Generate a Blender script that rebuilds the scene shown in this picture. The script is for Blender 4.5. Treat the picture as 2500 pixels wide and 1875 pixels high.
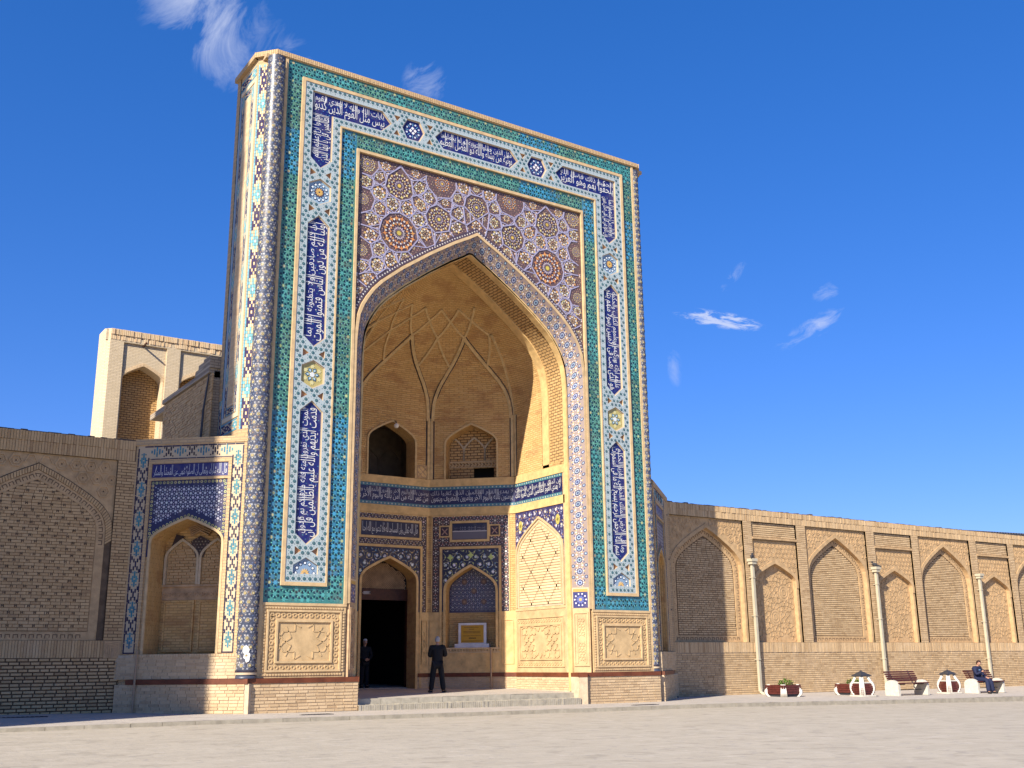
import bpy, bmesh, math, random
import numpy as np
from mathutils import Vector, Matrix, Quaternion
from mathutils.geometry import tessellate_polygon
R = math.radians
rng = np.random.default_rng(7)
random.seed(7)
S = bpy.context.scene
COL = S.collection
for o in list(bpy.data.objects):
    bpy.data.objects.remove(o, do_unlink=True)

# ------------------------------------------------------------------ camera
cam_d = bpy.data.cameras.new('camera')
cam = bpy.data.objects.new('camera', cam_d)
COL.objects.link(cam)
YAW, PITCH, ROLL = 0.592845930, 0.257161283, -0.0109997159
fw = Vector((math.sin(YAW)*math.cos(PITCH), math.cos(YAW)*math.cos(PITCH), math.sin(PITCH)))
rt = Vector((math.cos(YAW), -math.sin(YAW), 0))
up = rt.cross(fw)
rt, up = math.cos(ROLL)*rt + math.sin(ROLL)*up, -math.sin(ROLL)*rt + math.cos(ROLL)*up
m = Matrix((rt, up, -fw)).transposed().to_4x4()
m.translation = Vector((-18.3556, -29.3351, 1.5508))
cam.matrix_world = m
cam_d.sensor_fit = 'HORIZONTAL'
cam_d.sensor_width = 36.0
cam_d.lens = 36.0*2584.988/2500.0
cam_d.clip_start, cam_d.clip_end = 0.1, 3000
S.camera = cam

# ------------------------------------------------------------------ sky, sun, exposure
SUN_AZ, SUN_EL = R(27.0), R(33.0)         # direction the light travels, from +x towards +y ; height of the sun
w = bpy.data.worlds.new('World')
S.world = w
w.use_nodes = True
nt = w.node_tree
nt.nodes.clear()
N = nt.nodes.new
out = N('ShaderNodeOutputWorld'); bg = N('ShaderNodeBackground')
sky = N('ShaderNodeTexSky')
sky.sky_type = 'NISHITA'; sky.sun_disc = False
sky.sun_elevation = SUN_EL
sky.sun_rotation = math.atan2(-math.cos(SUN_AZ), -math.sin(SUN_AZ))
sky.altitude = 600; sky.air_density = 1.0; sky.dust_density = 0.25; sky.ozone_density = 4.2
bg.inputs['Strength'].default_value = 0.090
# thin cirrus: noise on the view direction, gathered where the wisps hang
tc = N('ShaderNodeTexCoord')
def wisps(yaw, el, spread, stretch, rot, seed, gain):
    d = Vector((math.sin(R(yaw))*math.cos(R(el)), math.cos(R(yaw))*math.cos(R(el)), math.sin(R(el))))
    rr = Vector((math.cos(R(yaw)), -math.sin(R(yaw)), 0)); uu = rr.cross(d)
    a = R(rot); r2 = math.cos(a)*rr + math.sin(a)*uu; u2 = -math.sin(a)*rr + math.cos(a)*uu
    def dot(v):
        n = N('ShaderNodeVectorMath'); n.operation = 'DOT_PRODUCT'
        nt.links.new(tc.outputs['Generated'], n.inputs[0]); n.inputs[1].default_value = v
        return n.outputs['Value']
    def mth(op, a_, b_=None):
        n = N('ShaderNodeMath'); n.operation = op
        for k, x in enumerate((a_, b_)):
            if x is None: continue
            if isinstance(x, (int, float)): n.inputs[k].default_value = x
            else: nt.links.new(x, n.inputs[k])
        return n.outputs[0]
    x, y, f = dot(r2), dot(u2), dot(d)
    sx, sy = spread
    e = mth('ADD', mth('POWER', mth('ABSOLUTE', mth('DIVIDE', x, sx)), 2.0), mth('POWER', mth('ABSOLUTE', mth('DIVIDE', y, sy)), 2.0))
    msk = mth('MULTIPLY', mth('MAXIMUM', mth('SUBTRACT', 1.0, e), 0.0), mth('GREATER_THAN', f, 0.0))
    cx = N('ShaderNodeCombineXYZ')
    nt.links.new(mth('MULTIPLY', x, stretch[0]), cx.inputs[0]); nt.links.new(mth('MULTIPLY', y, stretch[1]), cx.inputs[1])
    cx.inputs[2].default_value = seed
    nz = N('ShaderNodeTexNoise'); nz.inputs['Scale'].default_value = 1.0; nz.inputs['Detail'].default_value = 9; nz.inputs['Roughness'].default_value = 0.66
    nz.inputs['Distortion'].default_value = 0.6
    nt.links.new(cx.outputs[0], nz.inputs['Vector'])
    v = mth('MULTIPLY', mth('MAXIMUM', mth('SUBTRACT', mth('ADD', nz.outputs['Fac'], mth('MULTIPLY', msk, 0.16)), 0.53), 0.0), gain)
    return mth('MINIMUM', mth('MULTIPLY', v, mth('POWER', msk, 0.7)), 0.75)
WISPS = [wisps(16.2, 32.6, (.080, .052), (26, 12), -38, 1.3, 2.6), wisps(20.4, 31.0, (.040, .03), (40, 14), -62, 4.1, 1.8), wisps(28.9, 30.6, (.022, .022), (60, 26), -55, 3.1, 1.6),
         wisps(45.6, 17.75, (.044, .0085), (46, 150), -14, 5.2, 6.0), wisps(50.6, 16.9, (.040, .0105), (46, 100), 25, 8.7, 1.7),
         wisps(46.6, 20.0, (.020, .006), (50, 100), 48, 11.7, 1.3), wisps(43.0, 15.4, (.008, .022), (70, 40), 5, 2.2, 1.1), wisps(51.5, 18.7, (.016, .008), (50, 90), 18, 6.1, 1.5)]
acc = WISPS[0]
for q in WISPS[1:]:
    n = N('ShaderNodeMath'); n.operation = 'MAXIMUM'
    nt.links.new(acc, n.inputs[0]); nt.links.new(q, n.inputs[1]); acc = n.outputs[0]
mix = N('ShaderNodeMix'); mix.data_type = 'RGBA'
nt.links.new(acc, mix.inputs['Factor'])
hs = N('ShaderNodeHueSaturation'); hs.inputs['Saturation'].default_value = 1.3
nt.links.new(sky.outputs[0], hs.inputs['Color'])
gm = N('ShaderNodeGamma'); gm.inputs['Gamma'].default_value = 0.72; nt.links.new(hs.outputs[0], gm.inputs['Color'])
tn = N('ShaderNodeMix'); tn.data_type = 'RGBA'; tn.blend_type = 'MULTIPLY'; tn.inputs['Factor'].default_value = 1; tn.clamp_result = False
nt.links.new(gm.outputs[0], tn.inputs['A']); tn.inputs['B'].default_value = (.86, .98, 1.64, 1)
nt.links.new(tn.outputs['Result'], mix.inputs['A'])
mix.inputs['B'].default_value = (4.3, 4.7, 6.0, 1)
nt.links.new(mix.outputs['Result'], bg.inputs['Color'])
nt.links.new(bg.outputs[0], out.inputs[0])

sd = bpy.data.lights.new('sun', 'SUN')
sd.energy = 5.0; sd.angle = R(0.53); sd.color = (1.0, 0.93, 0.82)
sun = bpy.data.objects.new('sun', sd); COL.objects.link(sun)
LD = Vector((math.cos(SUN_AZ)*math.cos(SUN_EL), math.sin(SUN_AZ)*math.cos(SUN_EL), -math.sin(SUN_EL)))
sun.rotation_euler = LD.to_track_quat('-Z', 'Y').to_euler()
sun.location = (-40, -30, 40)
S.view_settings.view_transform = 'Standard'; S.view_settings.look = 'None'
S.view_settings.gamma = 1; S.view_settings.use_curve_mapping = False
S.view_settings.exposure = 0.88
S.render.engine = 'CYCLES'
S.cycles.max_bounces = 10; S.cycles.diffuse_bounces = 7
# ------------------------------------------------------------------ materials
MATS = {}
def newmat(name):
    mt = bpy.data.materials.new(name); mt.use_nodes = True
    t = mt.node_tree; b = t.nodes['Principled BSDF']
    MATS[name] = mt
    return mt, t, b
def nd(t, kind, **kw):
    n = t.nodes.new(kind)
    for k, v in kw.items():
        if hasattr(n, k): setattr(n, k, v)
        else: n.inputs[k].default_value = v
    return n
def mixc(t, fac, a, b, mode='MIX'):
    n = t.nodes.new('ShaderNodeMix'); n.data_type = 'RGBA'; n.blend_type = mode
    for s, v in (('Factor', fac), ('A', a), ('B', b)):
        if isinstance(v, bpy.types.NodeSocket): t.links.new(v, n.inputs[s])
        elif s == 'Factor': n.inputs[s].default_value = v
        else: n.inputs[s].default_value = (*v[:3], 1)
    return n.outputs['Result']
def math_n(t, op, a, b=0.0):
    n = t.nodes.new('ShaderNodeMath'); n.operation = op
    for k, v in enumerate((a, b)):
        if isinstance(v, bpy.types.NodeSocket): t.links.new(v, n.inputs[k])
        else: n.inputs[k].default_value = v
    return n.outputs[0]
def noise(t, scale, detail=5, rough=.6, vec=None, stretch=None):
    n = nd(t, 'ShaderNodeTexNoise', Scale=scale, Detail=detail, Roughness=rough)
    src = vec
    if src is None:
        src = t.nodes.new('ShaderNodeNewGeometry').outputs['Position']
    if stretch:
        mp = t.nodes.new('ShaderNodeMapping'); mp.inputs['Scale'].default_value = stretch
        t.links.new(src, mp.inputs['Vector']); src = mp.outputs[0]
    t.links.new(src, n.inputs['Vector'])
    return n.outputs['Fac']
def ramp(t, fac, lo, hi):
    n = nd(t, 'ShaderNodeMapRange'); n.inputs['From Min'].default_value = lo; n.inputs['From Max'].default_value = hi
    t.links.new(fac, n.inputs['Value']); return n.outputs[0]
def bump(t, b, h, strength=.4, dist=.02):
    n = t.nodes.new('ShaderNodeBump'); n.inputs['Strength'].default_value = strength; n.inputs['Distance'].default_value = dist
    t.links.new(h, n.inputs['Height']); t.links.new(n.outputs[0], b.inputs['Normal'])
def m_plain(name, c, rough=.7, var=.25, scale=6, metal=0, spec=.3, bmp=.15, c2=None):
    mt, t, b = newmat(name)
    f = noise(t, scale, 6)
    dark = tuple(x*(1-var) for x in c); lite = c2 or tuple(min(1, x*(1+var)) for x in c)
    t.links.new(mixc(t, ramp(t, f, .3, .7), dark, lite), b.inputs['Base Color'])
    b.inputs['Roughness'].default_value = rough; b.inputs['Metallic'].default_value = metal
    b.inputs['Specular IOR Level'].default_value = spec
    if bmp: bump(t, b, noise(t, scale*6, 4), bmp, .01)
    return mt
def m_brick(name, c1, c2, mortar, bw=.27, rh=.087, joint=.012, rough=.88, stain=.35, rot=False, dist=.02, soot=(.16, .1, .06), sootamt=.0):
    mt, t, b = newmat(name)
    uv = t.nodes.new('ShaderNodeUVMap').outputs[0]
    mp = t.nodes.new('ShaderNodeMapping')
    if rot: mp.inputs['Rotation'].default_value[2] = math.pi/2
    t.links.new(uv, mp.inputs['Vector'])
    # a little waviness so the courses are not ruled
    wv = t.nodes.new('ShaderNodeVectorMath'); wv.operation = 'ADD'
    nz = nd(t, 'ShaderNodeTexNoise', Scale=1.7, Detail=2); t.links.new(mp.outputs[0], nz.inputs['Vector'])
    sc = t.nodes.new('ShaderNodeVectorMath'); sc.operation = 'SCALE'; sc.inputs['Scale'].default_value = .016
    sb = t.nodes.new('ShaderNodeVectorMath'); sb.operation = 'SUBTRACT'; sb.inputs[1].default_value = (.5, .5, .5)
    t.links.new(nz.outputs['Color'], sb.inputs[0]); t.links.new(sb.outputs[0], sc.inputs[0])
    t.links.new(mp.outputs[0], wv.inputs[0]); t.links.new(sc.outputs[0], wv.inputs[1])
    br = nd(t, 'ShaderNodeTexBrick', Scale=1.0)
    br.inputs['Brick Width'].default_value = bw; br.inputs['Row Height'].default_value = rh
    br.inputs['Mortar Size'].default_value = joint; br.inputs['Mortar Smooth'].default_value = .3; br.inputs['Bias'].default_value = 0
    br.inputs['Color1'].default_value = (*c1, 1); br.inputs['Color2'].default_value = (*c2, 1); br.inputs['Mortar'].default_value = (*mortar, 1)
    t.links.new(wv.outputs[0], br.inputs['Vector'])
    col = mixc(t, math_n(t, 'MULTIPLY', ramp(t, noise(t, .55, 6, .65), .42, .72), stain), br.outputs['Color'], tuple(x*.55 for x in c1))
    col = mixc(t, math_n(t, 'MULTIPLY', ramp(t, noise(t, 9, 5), .35, .75), .35), col, tuple(min(1, x*1.2) for x in c1))
    if sootamt:
        col = mixc(t, math_n(t, 'MULTIPLY', ramp(t, noise(t, 1.1, 5, .7, stretch=(1, 1, 2.5)), .5, .62), sootamt), col, soot)
    t.links.new(col, b.inputs['Base Color'])
    b.inputs['Roughness'].default_value = rough; b.inputs['Specular IOR Level'].default_value = .2
    h = math_n(t, 'ADD', math_n(t, 'MULTIPLY', br.outputs['Fac'], -1.0), math_n(t, 'MULTIPLY', noise(t, 28, 4), .5))
    bump(t, b, h, .75, dist)
    return mt
def m_bricks(name, c1, c2, dark=None, amt=.25):
    """loose modelled bricks: every island / object gets its own tone"""
    mt, t, b = newmat(name)
    g = t.nodes.new('ShaderNodeNewGeometry'); oi = t.nodes.new('ShaderNodeObjectInfo')
    r = math_n(t, 'FRACT', math_n(t, 'ADD', g.outputs['Random Per Island'], oi.outputs['Random']))
    col = mixc(t, r, c1, c2)
    d = dark or tuple(x*.5 for x in c1)
    r2 = math_n(t, 'FRACT', math_n(t, 'MULTIPLY', r, 17.3))
    col = mixc(t, math_n(t, 'MULTIPLY', ramp(t, r2, .78, 1.0), .6), col, d)
    col = mixc(t, math_n(t, 'MULTIPLY', ramp(t, noise(t, .7, 6, .65), .42, .7), amt), col, d)
    col = mixc(t, math_n(t, 'MULTIPLY', ramp(t, noise(t, 14, 5), .4, .75), .3), col, tuple(min(1, x*1.25) for x in c2))
    # rain streaks, salt bloom
    col = mixc(t, math_n(t, 'MULTIPLY', ramp(t, noise(t, 2.4, 5, .7, stretch=(1, 1, .16)), .55, .75), .38), col, tuple(x*.8 for x in d))
    col = mixc(t, math_n(t, 'MULTIPLY', ramp(t, noise(t, .45, 6, .7), .55, .7), .4), col, (min(1, c2[0]*1.12), min(1, c2[1]*1.18), min(1, c2[2]*1.35)))
    t.links.new(col, b.inputs['Base Color'])
    b.inputs['Roughness'].default_value = .9; b.inputs['Specular IOR Level'].default_value = .2
    bump(t, b, noise(t, 40, 4), .35, .012)
    return mt
def m_tile(name, rough=.24, spec=.5, dirt=.30):
    mt, t, b = newmat(name)
    a = nd(t, 'ShaderNodeAttribute', attribute_name='Col')
    col = mixc(t, math_n(t, 'MULTIPLY', ramp(t, noise(t, 2.2, 6, .7), .5, .8), dirt), a.outputs['Color'], (.33, .24, .14))
    t.links.new(col, b.inputs['Base Color'])
    r = nd(t, 'ShaderNodeMapRange'); r.inputs['To Min'].default_value = rough; r.inputs['To Max'].default_value = rough+.35
    t.links.new(noise(t, 5, 4), r.inputs['Value']); t.links.new(r.outputs[0], b.inputs['Roughness'])
    b.inputs['Specular IOR Level'].default_value = spec
    bump(t, b, noise(t, 11, 3), .10, .02)
    return mt

BUFF1, BUFF2, MORT = (.50, .335, .17), (.58, .40, .21), (.36, .25, .13)
m_brick('buff_brick', BUFF1, BUFF2, (.40, .29, .18))
m_brick('buff_brick_upright', BUFF1, BUFF2, (.30, .21, .13), bw=.26, rh=.075, rot=True)
m_brick('vault_brick', (.56, .345, .13), (.66, .43, .185), (.42, .265, .11), rh=.08, sootamt=.45, soot=(.30, .14, .06), dist=.03)
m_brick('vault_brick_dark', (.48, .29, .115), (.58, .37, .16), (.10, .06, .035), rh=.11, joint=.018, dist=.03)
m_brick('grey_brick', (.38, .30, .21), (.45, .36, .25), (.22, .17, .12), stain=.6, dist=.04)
m_brick('tower_brick', (.62, .49, .31), (.70, .56, .37), (.48, .37, .24), rh=.07, stain=.2, dist=.03)
m_bricks('wall_bricks', (.44, .30, .16), (.56, .40, .225), dark=(.27, .165, .08))
m_bricks('plinth_bricks', (.47, .335, .19), (.58, .425, .25), dark=(.34, .22, .12))
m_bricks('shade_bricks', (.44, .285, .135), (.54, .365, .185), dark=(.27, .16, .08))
m_bricks('pale_bricks', (.60, .43, .24), (.70, .52, .31), dark=(.55, .34, .19), amt=.12)
m_plain('mortar', (.33, .25, .165), .95, .3, 5)
m_plain('dark_joint', (.12, .08, .048), .95, .3, 5)
m_plain('pale_mortar', (.50, .39, .26), .95, .2, 5)
m_plain('terracotta_carved', (.50, .345, .175), .85, .22, 3.0, bmp=.3)
m_plain('terracotta_mould', (.54, .38, .20), .85, .18, 4.0, bmp=.3)
m_plain('brown_carved', (.44, .29, .16), .88, .3, 4.0, bmp=.3)
m_plain('iwan_brick_trim', (.60, .40, .17), .85, .2, 4.0, bmp=.3)
m_plain('red_band', (.13, .038, .016), .55, .35, 2.5, bmp=.1)
m_plain('wall_relief', (.46, .305, .155), .9, .22, 5, bmp=.3)
m_tile('tile')
m_tile('tile_matt', rough=.5, spec=.3, dirt=.25)
m_tile('painted_letter', rough=.35, spec=.4, dirt=.05)
m_plain('painted_dark', (.02, .015, .012), .9, .2, 4, bmp=0)  # near-black colour painted in for the darkness inside openings and the passage
m_plain('dim_plaster', (.20, .15, .10), .9, .2, 4)
m_plain('brown_wood', (.055, .018, .009), .5, .4, 8)
m_plain('marble', (.62, .60, .58), .35, .15, 5, spec=.5, bmp=.03)
m_plain('stone_grey', (.36, .32, .245), .85, .22, 5, bmp=.3)
m_plain('kerb_stone', (.33, .29, .22), .85, .22, 4, bmp=.3)
m_plain('white_paint', (.52, .48, .41), .6, .08, 3, bmp=.05)
m_plain('cream_metal', (.43, .38, .27), .45, .1, 3, spec=.4, bmp=.02)
m_plain('pipe_brown', (.34, .24, .15), .6, .15, 6)
m_plain('maroon_wood', (.085, .018, .013), .42, .35, 9, spec=.4)
m_plain('dark_metal', (.035, .035, .04), .5, .2, 9)
m_plain('bench_stone', (.50, .46, .38), .85, .14, 9, bmp=.3)
m_plain('leaf', (.10, .17, .025), .6, .4, 30)
m_plain('petal', (.65, .45, .06), .6, .2, 30)
m_plain('soil', (.09, .06, .04), .95, .3, 12)
m_plain('roof_metal', (.05, .05, .06), .6, .2, 6)
m_plain('skin', (.42, .22, .14), .55, .12, 20, bmp=.02)
m_plain('black_cloth', (.010, .010, .012), .85, .3, 40)
m_plain('navy_cloth', (.012, .016, .045), .8, .3, 40)
m_plain('black_leather', (.012, .011, .010), .45, .2, 30)
m_plain('grey_hair', (.32, .31, .30), .8, .3, 60)
m_plain('dark_hair', (.030, .012, .007), .7, .3, 60)
m_plain('white_cloth', (.72, .71, .68), .85, .1, 30)
m_plain('blue_stripe', (.16, .32, .50), .8, .1, 30)
m_plain('pigeon', (.035, .035, .04), .7, .3, 30)
m_plain('lamp_glass', (.72, .70, .62), .25, .05, 8, spec=.5, bmp=0)
m_plain('roof_edge', (.10, .075, .06), .95, .4, 6)

def ground_mat(name, c1, c2, c3, sx, sy, joint):
    mt, t, b = newmat(name)
    pos = t.nodes.new('ShaderNodeNewGeometry').outputs['Position']
    br = nd(t, 'ShaderNodeTexBrick', Scale=1.0)
    br.inputs['Brick Width'].default_value = sx; br.inputs['Row Height'].default_value = sy
    br.inputs['Mortar Size'].default_value = joint; br.inputs['Bias'].default_value = -.1
    br.inputs['Color1'].default_value = (*c1, 1); br.inputs['Color2'].default_value = (*c2, 1); br.inputs['Mortar'].default_value = (*tuple(x*.82 for x in c1), 1)
    mp = t.nodes.new('ShaderNodeMapping'); mp.inputs['Rotation'].default_value[2] = R(0)
    t.links.new(pos, mp.inputs['Vector']); t.links.new(mp.outputs[0], br.inputs['Vector'])
    col = mixc(t, math_n(t, 'MULTIPLY', ramp(t, noise(t, 1.2, 6, .7), .5, .72), .5), br.outputs['Color'], c3)
    col = mixc(t, math_n(t, 'MULTIPLY', ramp(t, noise(t, .16, 4, .6), .4, .7), .35), col, tuple(x*.86 for x in c2))
    col = mixc(t, math_n(t, 'MULTIPLY', ramp(t, noise(t, 1.9, 3, .6, stretch=(1, 1, 1)), .56, .66), .45), col, tuple(x*.66 for x in c1))
    col = mixc(t, math_n(t, 'MULTIPLY', ramp(t, noise(t, 4.6, 3, .6), .60, .70), .5), col, (.26, .235, .225))
    col = mixc(t, math_n(t, 'MULTIPLY', ramp(t, noise(t, 3.1, 3, .6, stretch=(1, 1, 1.7)), .62, .72), .4), col, (.58, .51, .42))
    t.links.new(col, b.inputs['Base Color'])
    b.inputs['Roughness'].default_value = .85; b.inputs['Specular IOR Level'].default_value = .25
    h = math_n(t, 'ADD', math_n(t, 'MULTIPLY', br.outputs['Fac'], -.6), math_n(t, 'MULTIPLY', noise(t, 5, 6, .7), 1.2))
    bump(t, b, h, .5, .03)
    return mt
ground_mat('plaza_paving', (.40, .345, .262), (.445, .385, .295), (.50, .44, .345), .62, .31, .006)
ground_mat('pavement_paving', (.43, .375, .31), (.46, .405, .335), (.50, .44, .37), .6, .6, .006)

# ------------------------------------------------------------------ mesh builder
class Fr:
    """a vertical drawing plane: u runs along e, z is up, d is out of the wall"""
    def __init__(s, P, e):
        e = np.array(e, float); e = e/np.linalg.norm(e)
        s.P, s.e, s.n = np.array(P, float), e, np.array((e[1], -e[0]))
    def pt(s, uz, d=0.0):
        uz = np.asarray(uz, float); d = np.asarray(d, float)
        xy = s.P + uz[..., :1]*s.e + (d[..., None] if d.ndim else d)*s.n
        return np.concatenate([xy, uz[..., 1:2]], -1)
WHITE = (1., 1., 1.)
class MB:
    def __init__(s): s.V, s.F, s.C, s.U, s.n, s.M = [], [], [], [], 0, []
    def polys(s, A, col=WHITE, uv=None, mi=0):
        """A (n,k,3) separate polygons"""
        A = np.asarray(A, float); n, k = A.shape[:2]
        if n == 0: return
        s.V.append(A.reshape(-1, 3)); s.F.append((np.arange(n*k)+s.n).reshape(n, k)); s.n += n*k
        c = np.asarray(col, float); c = np.broadcast_to(c, (n, 3)); s.C.append(c)
        s.U.append(np.zeros((n*k, 2)) if uv is None else np.broadcast_to(np.asarray(uv, float), (n, k, 2)).reshape(-1, 2))
        s.M.append(np.full(n, mi))
    def grid(s, G, uv=None, col=WHITE):
        """G (a,b,3) joined sheet"""
        G = np.asarray(G, float); a, b = G.shape[:2]
        idx = np.arange(a*b).reshape(a, b)+s.n
        q = np.stack([idx[:-1, :-1], idx[:-1, 1:], idx[1:, 1:], idx[1:, :-1]], -1).reshape(-1, 4)
        s.V.append(G.reshape(-1, 3)); s.F.append(q); s.n += a*b
        s.C.append(np.broadcast_to(np.asarray(col, float), (len(q), 3)))
        if uv is None: s.U.append(np.zeros((len(q)*4, 2)))
        else: s.U.append(np.asarray(uv, float).reshape(-1, 2)[q.reshape(-1)-idx[0, 0]])
        s.M.append(np.zeros(len(q), int))
    def boxes(s, fr, B, d0, d1, col=WHITE, back=False):
        """B (n,4) u0 u1 z0 z1"""
        B = np.atleast_2d(np.asarray(B, float)); n = len(B)
        if n == 0: return
        d0 = np.broadcast_to(np.asarray(d0, float), (n,)); d1 = np.broadcast_to(np.asarray(d1, float), (n,))
        q = [(0, 2), (1, 2), (1, 3), (0, 3)]
        uz = np.stack([B[:, [a, b]] for a, b in q], 1)
        Fv = fr.pt(uz, np.repeat(d1[:, None], 4, 1)); Bk = fr.pt(uz, np.repeat(d0[:, None], 4, 1))
        V = np.concatenate([Fv, Bk], 1)
        faces = [(0, 1, 2, 3), (3, 2, 6, 7), (0, 4, 5, 1), (1, 5, 6, 2), (0, 3, 7, 4)]
        if back: faces.append((4, 7, 6, 5))
        base = (np.arange(n)*8+s.n)[:, None, None]
        F_ = (np.array(faces)[None]+base).reshape(-1, 4)
        s.V.append(V.reshape(-1, 3)); s.F.append(F_); s.n += 8*n
        c = np.broadcast_to(np.asarray(col, float), (n, 3)); s.C.append(np.repeat(c, len(faces), 0))
        uvp = np.stack([np.concatenate([uz, uz+np.array((.02, .02))], 1)[:, f] for f in np.array(faces)], 1)
        s.U.append(uvp.reshape(-1, 2)); s.M.append(np.zeros(len(F_), int))
    def box(s, fr, u0, u1, z0, z1, d0, d1, col=WHITE, back=False): s.boxes(fr, [(u0, u1, z0, z1)], d0, d1, col, back)
    def flat(s, fr, pts, d=0., col=WHITE, holes=()):
        loops = [list(map(tuple, pts))]+[list(map(tuple, h)) for h in holes]
        allp = np.array([p for l in loops for p in l])
        tri = tessellate_polygon([[Vector((p[0], p[1], 0)) for p in l] for l in loops])
        T = allp[np.array(tri)]
        # drop degenerate, orient outwards
        ar = (T[:, 1, 0]-T[:, 0, 0])*(T[:, 2, 1]-T[:, 0, 1])-(T[:, 2, 0]-T[:, 0, 0])*(T[:, 1, 1]-T[:, 0, 1])
        T[ar < 0] = T[ar < 0][:, ::-1]
        T = T[np.abs(ar) > 1e-9]
        s.polys(fr.pt(T, np.full(T.shape[:2], d)), col, T)
    def rim(s, fr, pts, d0, d1, col=WHITE, closed=True):
        P = np.asarray(pts, float); Q = np.roll(P, -1, 0)
        if not closed: P, Q = P[:-1], Q[:-1]
        n = len(P)
        A = np.stack([fr.pt(P, np.full(n, d0)), fr.pt(Q, np.full(n, d0)), fr.pt(Q, np.full(n, d1)), fr.pt(P, np.full(n, d1))], 1)
        L = np.concatenate([[0], np.cumsum(np.linalg.norm(Q-P, axis=1))])
        w_ = abs(d1-d0)
        uv = np.stack([np.stack([L[:-1], np.zeros(n)], -1), np.stack([L[1:], np.zeros(n)], -1), np.stack([L[1:], np.full(n, w_)], -1), np.stack([L[:-1], np.full(n, w_)], -1)], 1)
        s.polys(A, col, uv)
    def prism(s, fr, pts, d0, d1, col=WHITE, holes=()):
        s.flat(fr, pts, d1, col, holes); s.rim(fr, pts, d0, d1, col)
        for h in holes: s.rim(fr, h, d0, d1, col)
    def strip(s, fr, pts, wd, d0, d1, col=WHITE, closed=False, side=0):
        """raised band along a polyline; side 0 centred, +1 left of travel, -1 right"""
        P = np.asarray(pts, float)
        if closed: T = np.roll(P, -1, 0)-np.roll(P, 1, 0); A = P-np.roll(P, 1, 0); B = np.roll(P, -1, 0)-P
        else:
            A = np.vstack([P[1]-P[0], P[1:]-P[:-1]]); B = np.vstack([P[1:]-P[:-1], P[-1]-P[-2]])
        A = A/np.linalg.norm(A, axis=1)[:, None]; B = B/np.linalg.norm(B, axis=1)[:, None]
        nA = np.stack([-A[:, 1], A[:, 0]], -1); nB = np.stack([-B[:, 1], B[:, 0]], -1)
        nn = nA+nB; nn = nn/np.maximum(1e-6, np.linalg.norm(nn, axis=1))[:, None]
        k = np.clip(1/np.maximum(.3, (nn*nA).sum(1)), 1, 2.5)[:, None]
        lo, hi = {0: (-.5, .5), 1: (0, 1), -1: (-1, 0)}[side]
        X, Y = P+nn*k*wd*lo, P+nn*k*wd*hi
        if closed: X, Y = np.vstack([X, X[:1]]), np.vstack([Y, Y[:1]])
        n = len(X)
        G = np.stack([fr.pt(X, np.full(n, d0)), fr.pt(X, np.full(n, d1)), fr.pt(Y, np.full(n, d1)), fr.pt(Y, np.full(n, d0))], 1)
        L = np.concatenate([[0], np.cumsum(np.linalg.norm(np.diff(np.vstack([X]), axis=0), axis=1))])
        uv = np.stack([np.stack([L, np.full(n, q)], -1) for q in (0, .02, .02+wd, .04+wd)], 1)
        q = [[(i, j), (i, j+1), (i+1, j+1), (i+1, j)] for i in range(n-1) for j in range(3)]
        A_ = np.array([[G[a] for a in f] for f in q]); U_ = np.array([[uv[a] for a in f] for f in q])
        s.polys(A_, col, U_)
    def segs(s, fr, P, Q, wd, d0, d1, col=WHITE):
        """many separate straight raised bars"""
        P, Q = np.asarray(P, float), np.asarray(Q, float)
        if len(P) == 0: return
        D = Q-P; L = np.linalg.norm(D, axis=1)[:, None]; D = D/np.maximum(L, 1e-6); Nn = np.stack([-D[:, 1], D[:, 0]], -1)*wd/2
        a, b, c, d = P+Nn, P-Nn, Q-Nn, Q+Nn
        n = len(P); f0, f1 = np.full((n, 4), d0), np.full((n, 4), d1)
        top = np.stack([b, c, d, a], 1); s.polys(fr.pt(top, f1), col, top)
        for x, y in ((b, c), (d, a)):
            A = np.stack([fr.pt(x, np.full(n, d0)), fr.pt(y, np.full(n, d0)), fr.pt(y, np.full(n, d1)), fr.pt(x, np.full(n, d1))], 1)
            s.polys(A, col, np.stack([x, y, y, x], 1))
    def tube(s, pts, rad, seg=8, col=WHITE, cap=True):
        P = [Vector(p) for p in pts]; n = len(P)
        rad = [rad]*n if isinstance(rad, (int, float)) else rad
        G = []
        prev = None
        for i in range(n):
            t_ = (P[min(i+1, n-1)]-P[max(i-1, 0)]).normalized()
            a = prev if prev else (Vector((0, 0, 1)) if abs(t_.z) < .9 else Vector((1, 0, 0)))
            x = t_.cross(a).normalized() if not prev else (prev-t_*prev.dot(t_)).normalized()
            y = t_.cross(x); prev = x
            G.append([P[i]+(x*math.cos(k*2*math.pi/seg)+y*math.sin(k*2*math.pi/seg))*rad[i] for k in range(seg+1)])
        G = np.array([[list(v) for v in r] for r in G])
        uv = np.stack(np.meshgrid(np.arange(n), np.arange(seg+1)*.1, indexing='ij'), -1)
        s.grid(G, uv, col)
        if cap:
            s.polys(G[0][None, :-1], col); s.polys(G[-1][None, :-1], col)
    def lathe(s, c, prof, seg=24, col=WHITE, a0=0, a1=2*math.pi):
        prof = np.asarray(prof, float); a = np.linspace(a0, a1, seg+1)
        G = np.stack([np.stack([c[0]+p[0]*np.cos(a), c[1]+p[0]*np.sin(a), np.full_like(a, c[2]+p[1])], -1) for p in prof], 0)
        uv = np.stack([np.stack([a*max(prof[:, 0]), np.full_like(a, p[1])], -1) for p in prof], 0)
        s.grid(G, uv, col)
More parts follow.
